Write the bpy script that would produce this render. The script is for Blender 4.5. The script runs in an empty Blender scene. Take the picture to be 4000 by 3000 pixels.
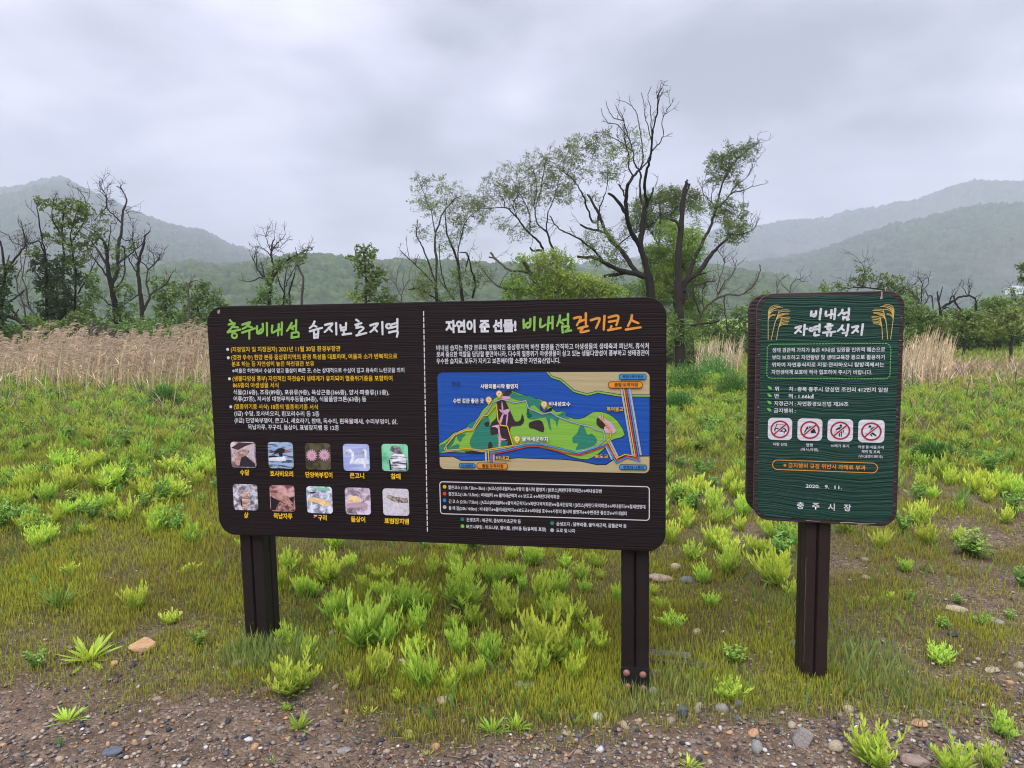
import bpy, bmesh, math, random
import numpy as np
from mathutils import Vector, Matrix
sc = bpy.context.scene
rad = math.radians
# ------------------------------------------------------------------ camera
EYE = 1.55
FPX = 2700.0
PITCH, ROLL = rad(5.6), rad(-1.01)
FW = np.array([0, math.cos(PITCH), -math.sin(PITCH)])
_rt = np.array([1.0, 0, 0]); _up = np.cross(_rt, FW)
RT = math.cos(ROLL)*_rt + math.sin(ROLL)*_up
UP = -math.sin(ROLL)*_rt + math.cos(ROLL)*_up
ORG = np.array([0, 0, EYE])
cam = bpy.data.cameras.new('camera'); camo = bpy.data.objects.new('camera', cam)
sc.collection.objects.link(camo)
m = Matrix.Identity(4)
for i in range(3):
    m[i][0], m[i][1], m[i][2] = RT[i], UP[i], -FW[i]
m.translation = Vector(ORG); camo.matrix_world = m
cam.sensor_width = 36.0; cam.lens = 36.0*FPX/4000.0
cam.clip_start = 0.05; cam.clip_end = 12000
sc.camera = camo
# ------------------------------------------------------------------ sky and sun (overcast)
SUN_EL, SUN_AZ = 58.0, 200.0        # azimuth clockwise from +Y : behind the camera
w = bpy.data.worlds.new('World'); sc.world = w; w.use_nodes = True
nt = w.node_tree; N = nt.nodes; L = nt.links
for n in list(N): N.remove(n)
def nd(t, tree=None, **kw):
    n = (tree or nt).nodes.new(t)
    for k, v in kw.items(): setattr(n, k, v)
    return n
out = nd('ShaderNodeOutputWorld'); bg = nd('ShaderNodeBackground')
sky = nd('ShaderNodeTexSky', sky_type='NISHITA', sun_disc=False)
sky.sun_elevation = rad(SUN_EL); sky.sun_rotation = rad(SUN_AZ)
skm = nd('ShaderNodeVectorMath', operation='SCALE'); skm.inputs[3].default_value = 0.07
L.new(sky.outputs[0], skm.inputs[0])
tc = nd('ShaderNodeTexCoord'); sx = nd('ShaderNodeSeparateXYZ'); L.new(tc.outputs['Generated'], sx.inputs[0])
# cloud layer: direction projected on a flat ceiling, so the clouds get finer towards the horizon
zc = nd('ShaderNodeMath', operation='MAXIMUM'); L.new(sx.outputs[2], zc.inputs[0]); zc.inputs[1].default_value = 0.0
za = nd('ShaderNodeMath', operation='ADD'); L.new(zc.outputs[0], za.inputs[0]); za.inputs[1].default_value = 0.22
dx = nd('ShaderNodeMath', operation='DIVIDE'); L.new(sx.outputs[0], dx.inputs[0]); L.new(za.outputs[0], dx.inputs[1])
dy = nd('ShaderNodeMath', operation='DIVIDE'); L.new(sx.outputs[1], dy.inputs[0]); L.new(za.outputs[0], dy.inputs[1])
cb = nd('ShaderNodeCombineXYZ'); L.new(dx.outputs[0], cb.inputs[0]); L.new(dy.outputs[0], cb.inputs[1]); cb.inputs[2].default_value = 3.7
def noise(vec, scale, det, rough, dist=0.0, tree=None):
    n = nd('ShaderNodeTexNoise', tree); n.inputs['Scale'].default_value = scale; n.inputs['Detail'].default_value = det
    n.inputs['Roughness'].default_value = rough; n.inputs['Distortion'].default_value = dist
    if vec is not None: (tree or nt).links.new(vec, n.inputs['Vector'])
    return n
n1 = noise(cb.outputs[0], 0.62, 5, 0.5, 0.35); n2 = noise(cb.outputs[0], 1.9, 6, 0.5, 0.2)
mx = nd('ShaderNodeMix', data_type='FLOAT'); mx.inputs[0].default_value = 0.36
L.new(n1.outputs['Fac'], mx.inputs[2]); L.new(n2.outputs['Fac'], mx.inputs[3])
cr = nd('ShaderNodeValToRGB'); e = cr.color_ramp.elements
e[0].position = 0.40; e[0].color = (0.25, 0.26, 0.325, 1)
e[1].position = 0.60; e[1].color = (0.88, 0.86, 1.0, 1)
x = cr.color_ramp.elements.new(0.50); x.color = (0.54, 0.54, 0.675, 1)
L.new(mx.outputs[0], cr.inputs[0])
# overcast luminance rises with elevation (CIE overcast sky)
pw = nd('ShaderNodeMath', operation='POWER'); L.new(zc.outputs[0], pw.inputs[0]); pw.inputs[1].default_value = 1.9
mr = nd('ShaderNodeMapRange'); mr.inputs[1].default_value = 0.0; mr.inputs[2].default_value = 1.0
mr.inputs[3].default_value = 0.40; mr.inputs[4].default_value = 2.1; L.new(pw.outputs[0], mr.inputs[0])
# the low sun direction behind the clouds brightens nothing in view: only the elevation term is used
cm = nd('ShaderNodeVectorMath', operation='SCALE'); L.new(cr.outputs[0], cm.inputs[0]); L.new(mr.outputs[0], cm.inputs[3])
ad = nd('ShaderNodeMix', data_type='RGBA'); ad.inputs[0].default_value = 0.95
L.new(skm.outputs[0], ad.inputs[6]); L.new(cm.outputs[0], ad.inputs[7])
L.new(ad.outputs[2], bg.inputs[0]); bg.inputs[1].default_value = 1.0
L.new(bg.outputs[0], out.inputs[0])
w.cycles.sampling_method = 'MANUAL'; w.cycles.sample_map_resolution = 512
sl = bpy.data.lights.new('sun', 'SUN'); sl.energy = 1.5; sl.angle = rad(55); sl.color = (1.0, 0.965, 0.92)
so = bpy.data.objects.new('sun', sl); sc.collection.objects.link(so)
az = rad(SUN_AZ); el = rad(SUN_EL)
sd = Vector((math.sin(az)*math.cos(el), math.cos(az)*math.cos(el), math.sin(el)))
so.rotation_euler = sd.to_track_quat('Z', 'Y').to_euler(); so.location = (0, 0, 30)
sc.view_settings.view_transform = 'Standard'; sc.view_settings.look = 'None'
sc.view_settings.exposure = 1.12; sc.view_settings.gamma = 1.0; sc.view_settings.use_curve_mapping = False
sc.cycles.filter_width = 1.1; sc.cycles.max_bounces = 6; sc.cycles.diffuse_bounces = 3; sc.cycles.glossy_bounces = 2
sc.cycles.transmission_bounces = 3; sc.cycles.volume_bounces = 1; sc.cycles.transparent_max_bounces = 4
# ------------------------------------------------------------------ helpers
COL = sc.collection
def srgb(h):
    h = h.lstrip('#'); v = [int(h[i:i+2], 16)/255 for i in (0, 2, 4)]
    return tuple((c/12.92 if c <= 0.04045 else ((c+0.055)/1.055)**2.4) for c in v)
def raydir(px, py): return FW + RT*(px-2000)/FPX - UP*(py-1500)/FPX
def at(px, py, Y):
    "world point seen at photo pixel (px,py) at the distance Y in front of the camera"
    d = raydir(px, py); return ORG + d*(Y/d[1])
def base_h(x, y):
    x = np.asarray(x, float); y = np.asarray(y, float)
    h = 0.26*(1-np.exp(-np.maximum(0, 0.4-x)/4.0))
    h = h + 0.035*np.sin(x*0.9+1.3)*np.sin(y*0.7+0.4)*np.clip((y-3)/3, 0, 1)
    h = h - 0.04*np.clip(x-1.4, 0, 3)*np.clip((3.5-y)/2, 0, 1)*0.3
    return h
_rg = np.random.RandomState(5)
_lat = _rg.rand(256, 256)
def vnoise(x, y, s):
    "smooth value noise, s = cells per metre"
    x = np.asarray(x, float)*s+1000.3; y = np.asarray(y, float)*s+1000.7
    xi = np.floor(x).astype(int); yi = np.floor(y).astype(int); fx = x-xi; fy = y-yi
    fx = fx*fx*(3-2*fx); fy = fy*fy*(3-2*fy)
    a = _lat[xi % 256, yi % 256]; b = _lat[(xi+1) % 256, yi % 256]
    c = _lat[xi % 256, (yi+1) % 256]; d = _lat[(xi+1) % 256, (yi+1) % 256]
    return (a*(1-fx)+b*fx)*(1-fy)+(c*(1-fx)+d*fx)*fy
def fbm(x, y, s, o=4):
    v = 0; a = 0.5; t = 0
    for i in range(o):
        v = v+a*vnoise(np.asarray(x)+i*17.1, np.asarray(y)-i*9.3, s*2**i); t += a; a *= 0.5
    return v/t
def ground_h(x, y):
    return base_h(x, y) + 0.035*(fbm(x, y, 1.6, 3)-0.5) + 0.010*(fbm(x, y, 14, 2)-0.5)
def hit(px, py, lift=0.0):
    "point of the ground seen at photo pixel (px,py)"
    d = raydir(px, py); t = EYE/max(1e-4, -d[2])
    for _ in range(25):
        P = ORG+d*t; g = float(ground_h(P[0], P[1]))+lift
        t = t + (P[2]-g)/max(1e-4, -d[2])*0.8
    return ORG+d*t
def tag(o, label=None, cat=None, group=None, kind=None):
    if label: o['label'] = label
    if cat: o['category'] = cat
    if group: o['group'] = group
    if kind: o['kind'] = kind
    return o
def empty(name, loc=(0, 0, 0), rz=0.0):
    o = bpy.data.objects.new(name, None); COL.objects.link(o); o.location = loc; o.rotation_euler = (0, 0, rz)
    o.empty_display_size = 0.1; return o
def mesh_obj(name, verts, faces, mat=None, parent=None, smooth=False, cols=None, colname='tint'):
    me = bpy.data.meshes.new(name)
    if isinstance(verts, np.ndarray) and isinstance(faces, np.ndarray):
        nv, nf, k = len(verts), len(faces), faces.shape[1]
        me.vertices.add(nv); me.vertices.foreach_set('co', np.ascontiguousarray(verts, np.float32).ravel())
        me.loops.add(nf*k); me.loops.foreach_set('vertex_index', np.ascontiguousarray(faces, np.int32).ravel())
        me.polygons.add(nf); me.polygons.foreach_set('loop_start', np.arange(0, nf*k, k, dtype=np.int32))
        try: me.polygons.foreach_set('loop_total', np.full(nf, k, np.int32))
        except Exception: pass
        me.update(calc_edges=True)
    else:
        me.from_pydata([tuple(map(float, v)) for v in verts], [], [tuple(int(i) for i in f) for f in faces]); me.update()
    if smooth: me.polygons.foreach_set('use_smooth', np.ones(len(me.polygons), bool))
    if cols is not None:
        at_ = me.color_attributes.new(colname, 'FLOAT_COLOR', 'POINT')
        c4 = np.ones((len(me.vertices), 4), np.float32); c4[:, :3] = cols
        at_.data.foreach_set('color', c4.ravel())
    o = bpy.data.objects.new(name, me); COL.objects.link(o)
    if mat: me.materials.append(mat)
    if parent: o.parent = parent
    return o
def bm_obj(name, bm, mat=None, parent=None, smooth=False):
    me = bpy.data.meshes.new(name); bm.to_mesh(me); bm.free()
    if smooth:
        for p_ in me.polygons: p_.use_smooth = True
    if mat: me.materials.append(mat)
    o = bpy.data.objects.new(name, me); COL.objects.link(o)
    if parent: o.parent = parent
    return o
def material(name, color=(0.5, 0.5, 0.5), rough=0.6, spec=0.5, metal=0.0):
    mt = bpy.data.materials.new(name); mt.use_nodes = True
    b = mt.node_tree.nodes['Principled BSDF']
    b.inputs['Base Color'].default_value = (*color, 1); b.inputs['Roughness'].default_value = rough
    b.inputs['Specular IOR Level'].default_value = spec; b.inputs['Metallic'].default_value = metal
    return mt, mt.node_tree, b
# ------------------------------------------------------------------ wood and print materials
def grain_nodes(t, zf=42.0, xf=1.1, warp=0.05):
    "height field of wire-brushed planks: long irregular horizontal ridges, object coordinates"
    c = nd('ShaderNodeTexCoord', t)
    w1 = noise(c.outputs['Object'], 1.7, 3, 0.5, 0, t)
    sub = nd('ShaderNodeMath', t, operation='SUBTRACT'); t.links.new(w1.outputs['Fac'], sub.inputs[0]); sub.inputs[1].default_value = 0.5
    mu = nd('ShaderNodeMath', t, operation='MULTIPLY'); t.links.new(sub.outputs[0], mu.inputs[0]); mu.inputs[1].default_value = warp*2
    sp = nd('ShaderNodeSeparateXYZ', t); t.links.new(c.outputs['Object'], sp.inputs[0])
    a = nd('ShaderNodeMath', t, operation='ADD'); t.links.new(sp.outputs[2], a.inputs[0]); t.links.new(mu.outputs[0], a.inputs[1])
    cx = nd('ShaderNodeCombineXYZ', t); 
    mxx = nd('ShaderNodeMath', t, operation='MULTIPLY'); t.links.new(sp.outputs[0], mxx.inputs[0]); mxx.inputs[1].default_value = xf
    mz = nd('ShaderNodeMath', t, operation='MULTIPLY'); t.links.new(a.outputs[0], mz.inputs[0]); mz.inputs[1].default_value = zf
    t.links.new(mxx.outputs[0], cx.inputs[0]); t.links.new(mz.outputs[0], cx.inputs[2]); t.links.new(sp.outputs[1], cx.inputs[1])
    g = noise(cx.outputs[0], 1.6, 3, 0.55, 0.1, t)
    return c, g, a
def woodmat(name, color, var=0.25, bump=0.8, dist=0.006, zf=42.0, xf=1.1, warp=0.05, rough=0.62, spec=0.35):
    mt, t, b = material(name, color, rough, spec)
    c, g, a = grain_nodes(t, zf, xf, warp)
    bp = nd('ShaderNodeBump', t); bp.inputs['Strength'].default_value = bump; bp.inputs['Distance'].default_value = dist
    rp = nd('ShaderNodeValToRGB', t); rp.color_ramp.elements[0].position = 0.38; rp.color_ramp.elements[1].position = 0.62
    t.links.new(g.outputs['Fac'], rp.inputs[0]); t.links.new(rp.outputs[0], bp.inputs['Height']); t.links.new(bp.outputs[0], b.inputs['Normal'])
    n2 = noise(c.outputs['Object'], 9, 5, 0.6, 0, t)
    ad_ = nd('ShaderNodeMath', t, operation='MULTIPLY'); t.links.new(rp.outputs[0], ad_.inputs[0]); t.links.new(n2.outputs['Fac'], ad_.inputs[1])
    mxn = nd('ShaderNodeMix', t, data_type='RGBA'); t.links.new(ad_.outputs[0], mxn.inputs[0])
    mxn.inputs[6].default_value = tuple(v*(1-var) for v in color)+(1,); mxn.inputs[7].default_value = tuple(min(1, v*(1+var*1.6)) for v in color)+(1,)
    t.links.new(mxn.outputs[2], b.inputs['Base Color'])
    return mt
PW = {}
def paint(hexc, sign='A'):
    k = (hexc, sign)
    if k not in PW:
        c = tuple(min(0.86, v*PAINT_GAIN) for v in srgb(hexc))
        PW[k] = woodmat('paint_'+hexc.strip('#'), c, 0.05, 0.25 if sign == 'A' else 0.5, 0.002, 42 if sign == 'A' else 30, 1.1 if sign == 'A' else 1.6, 0.05 if sign == 'A' else 0.12, 0.5, 0.4)
    return PW[k]
PAINT_GAIN = 0.64
M_board = woodmat('dark_stained_wood', (0.0120, 0.0076, 0.0080), 0.25, 0.4, 0.003, 105, 0.7, 0.022, 0.6, 0.14)
M_green = woodmat('green_painted_wood', (0.0065, 0.040, 0.028), 0.2, 0.7, 0.004, 78, 1.0, 0.06, 0.55, 0.22)
M_frame = woodmat('brown_painted_rim', (0.028, 0.016, 0.017), 0.35, 0.4, 0.004, 60, 1.5, 0.03, 0.6, 0.35)
def postmat(name, col):
    mt, t, b = material(name, col, 0.6, 0.3)
    c = nd('ShaderNodeTexCoord', t); mp = nd('ShaderNodeMapping', t); mp.inputs['Scale'].default_value = (60, 60, 2.2)
    t.links.new(c.outputs['Object'], mp.inputs[0]); g = noise(mp.outputs[0], 1.0, 4, 0.6, 0.3, t)
    bp = nd('ShaderNodeBump', t); bp.inputs['Strength'].default_value = 0.5; bp.inputs['Distance'].default_value = 0.003
    t.links.new(g.outputs['Fac'], bp.inputs['Height']); t.links.new(bp.outputs[0], b.inputs['Normal'])
    n2 = noise(c.outputs['Object'], 14, 5, 0.7, 0, t)
    r = nd('ShaderNodeValToRGB', t); r.color_ramp.elements[0].position = 0.4; r.color_ramp.elements[0].color = (*[v*0.8 for v in col], 1)
    r.color_ramp.elements[1].position = 0.78; r.color_ramp.elements[1].color = (*[v*2.0 for v in col], 1)
    e2 = r.color_ramp.elements.new(0.66); e2.color = (*[v*1.15 for v in col], 1)
    t.links.new(n2.outputs['Fac'], r.inputs[0]); t.links.new(r.outputs[0], b.inputs['Base Color'])
    return mt
M_post = postmat('dark_brown_post', (0.0115, 0.0068, 0.0065))
M_postB = postmat('weathered_brown_post', (0.019, 0.0098, 0.0085))
M_scuff = material('bare_scuffed_wood', (0.30, 0.25, 0.23), 0.8, 0.2)[0]
M_scuffd = material('dull_worn_wood', (0.11, 0.085, 0.075), 0.8, 0.2)[0]
M_edge = woodmat('weathered_panel_edge', (0.10, 0.085, 0.065), 0.4, 0.5, 0.003, 50, 1, 0.02, 0.8, 0.2)
M_steel = material('black_steel_plate', (0.009, 0.009, 0.012), 0.4, 0.5)[0]
M_bolt, _t, _b = material('rusty_pink_bolt', (0.21, 0.085, 0.065), 0.5, 0.5)
_n = noise(None, 60, 4, 0.6, 0, _t); _r = nd('ShaderNodeValToRGB', _t); _r.color_ramp.elements[0].color = (0.15, 0.06, 0.045, 1); _r.color_ramp.elements[1].color = (0.27, 0.12, 0.095, 1)
_c = nd('ShaderNodeTexCoord', _t); _t.links.new(_c.outputs['Object'], _n.inputs['Vector']); _t.links.new(_n.outputs['Fac'], _r.inputs[0]); _t.links.new(_r.outputs[0], _b.inputs['Base Color'])

class Sign:
    def __init__(s, O, yaw, name, key):
        s.O = np.array(O, float)+ORG; s.yaw = yaw; s.key = key
        s.U = np.array([math.cos(yaw), math.sin(yaw), 0]); s.N = np.array([-math.sin(yaw), math.cos(yaw), 0])
        s.gz = float(ground_h(s.O[0], s.O[1])); s.z0 = s.O[2]-s.gz
        s.root = empty(name, (s.O[0], s.O[1], s.gz), yaw); s.k = 0
    def uv(s, px, py, off=0.0):
        d = raydir(px, py); t = ((s.O+s.N*off-ORG)@s.N)/(d@s.N); P = ORG+d*t-s.O
        return np.array([P@s.U, P[2]+s.z0])
    def c(s, crop, x, y): return s.uv(crop[0]+x*crop[2], crop[1]+y*crop[2])
    def nxt(s, d=0.00012): s.k += 1; return d*s.k
def flat(sg, name, polys, mat, off, parent=None):
    "flat printed shapes (list of outlines in panel coordinates) lying off metres proud of the face"
    V, F = [], []
    for P in polys:
        b0 = len(V); V += [(p[0], -off, p[1]) for p in P]
        a = sum(P[i][0]*P[(i+1) % len(P)][1]-P[(i+1) % len(P)][0]*P[i][1] for i in range(len(P)))
        f = list(range(b0, b0+len(P)))
        F.append(f if a > 0 else f[::-1])
    return mesh_obj(name, V, F, mat, parent or sg.root)
def smooth_line(P, n=6, closed=False):
    P = [np.array(p, float) for p in P]
    if len(P) < 3: return P
    out = []; m_ = len(P)
    for i in range(m_ if closed else m_-1):
        p0 = P[(i-1) % m_] if (closed or i > 0) else P[i]; p1 = P[i]; p2 = P[(i+1) % m_]; p3 = P[(i+2) % m_] if (closed or i+2 < m_) else p2
        for k in range(n):
            t = k/n; out.append(0.5*((2*p1)+(p2-p0)*t+(2*p0-5*p1+4*p2-p3)*t*t+(3*p1-p0-3*p2+p3)*t**3))
    if not closed: out.append(P[-1])
    return out
def ribbon(P, w0, w1=None, closed=False, cap=True):
    "outline ring(s) of a stroke -> (verts, faces) in 2-D"
    P = [np.array(p, float) for p in P]; n = len(P); w1 = w0 if w1 is None else w1
    V, F = [], []
    for i in range(n):
        a = P[i-1] if (i > 0 or closed) else None; b = P[(i+1) % n] if (i < n-1 or closed) else None
        d1 = (P[i]-a) if a is not None else (b-P[i]); d2 = (b-P[i]) if b is not None else (P[i]-a)
        d1 = d1/(np.linalg.norm(d1)+1e-9); d2 = d2/(np.linalg.norm(d2)+1e-9); t = d1+d2
        if np.linalg.norm(t) < 1e-3: t = d1
        t /= np.linalg.norm(t); nn = np.array([-t[1], t[0]])
        c = max(0.45, abs(nn@np.array([-d1[1], d1[0]]))); w_ = (w0+(w1-w0)*i/max(1, n-1))/2/c
        V += [P[i]+nn*w_, P[i]-nn*w_]
    for i in range(n if closed else n-1):
        j = (i+1) % n; F.append((2*i, 2*i+1, 2*j+1, 2*j))
    if cap and not closed:
        for end in (0, n-1):
            c = P[end]; d = (P[0]-P[1]) if end == 0 else (P[-1]-P[-2]); ang = math.atan2(d[1], d[0]); r = (w0 if end == 0 else w1)/2
            ids = [2*end+1, 2*end] if end else [2*end, 2*end+1]
            a0 = ang-math.pi/2
            k0 = len(V); arc = [c+r*np.array([math.cos(a0+math.pi*k/6), math.sin(a0+math.pi*k/6)]) for k in range(1, 6)]
            V += arc; p_first = V[2*end+1] if end else V[2*end]
            F.append(tuple([ids[0]]+list(range(k0, k0+5))+[ids[1]]))
    return V, F
def strokes(sg, name, lines, w, mat, off, parent=None, step=0.00010, taper=1.0, closed=False):
    V, F = [], []
    for i, P in enumerate(lines):
        v, f = ribbon(P, w, w*taper, closed); b0 = len(V); o_ = off+step*i
        V += [(p[0], -o_, p[1]) for p in v]
        for q in f:
            qq = [b0+k for k in q]
            a = sum(V[qq[i_]][0]*V[qq[(i_+1) % len(qq)]][2]-V[qq[(i_+1) % len(qq)]][0]*V[qq[i_]][2] for i_ in range(len(qq)))
            F.append(qq if a > 0 else qq[::-1])
    return mesh_obj(name, V, F, mat, parent or sg.root)
def rrect(u0, v0, u1, v1, r, seg=8):
    pts = []
    for cx_, cy_, a0 in ((u1-r, v1-r, 0), (u0+r, v1-r, 90), (u0+r, v0+r, 180), (u1-r, v0+r, 270)):
        for k in range(seg+1):
            a = rad(a0+90*k/seg); pts.append((cx_+r*math.cos(a), cy_+r*math.sin(a)))
    return pts
def quad_round(c4, r, seg=6):
    "rounded quadrilateral from 4 corners (tl,tr,br,bl)"
    pts = []
    for i in range(4):
        p = np.array(c4[i]); a = np.array(c4[i-1]); b = np.array(c4[(i+1) % 4])
        da = (a-p)/np.linalg.norm(a-p); db = (b-p)/np.linalg.norm(b-p); A = p+da*r; B = p+db*r
        for k in range(seg+1):
            t = k/seg; pts.append((1-t)**2*A+2*t*(1-t)*(p*0.8+(A+B)*0.1)+t*t*B)
    return pts
def disc(c, r, n=20, sx_=1.0): return [(c[0]+sx_*r*math.cos(2*math.pi*k/n), c[1]+r*math.sin(2*math.pi*k/n)) for k in range(n)]
def slab(sg, name, outline, y0, y1, mat, bev=0.003, parent=None, edge=None):
    bm = bmesh.new(); vs = [bm.verts.new((p[0], y0, p[1])) for p in outline]
    f = bm.faces.new(vs); bm.normal_update()
    if f.normal.y > 0: f.normal_flip()
    r = bmesh.ops.extrude_face_region(bm, geom=[f]); 
    for v in [g for g in r['geom'] if isinstance(g, bmesh.types.BMVert)]: v.co.y = y1
    bmesh.ops.recalc_face_normals(bm, faces=bm.faces)
    ed = [e for e in bm.edges if abs(e.verts[0].co.y-e.verts[1].co.y) < 1e-6]
    if bev: bmesh.ops.bevel(bm, geom=ed, offset=bev, segments=2, affect='EDGES', profile=0.6)
    o = bm_obj(name, bm, mat, parent or sg.root)
    if edge:
        o.data.materials.append(edge)
        for p_ in o.data.polygons:
            if abs(p_.normal.y) < 0.5: p_.material_index = 1
    return o
# ---- text
_texts = []
_fc = None
def text(sg, s, crop, xl, bl, xr, br, h, hexc, bold=0.02, off=None, outline=None, name='lettering', parent=None, kindsign='A'):
    _texts.append((sg, s, crop, xl, bl, xr, br, h, hexc, bold, off, outline, name, parent, kindsign))
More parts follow.
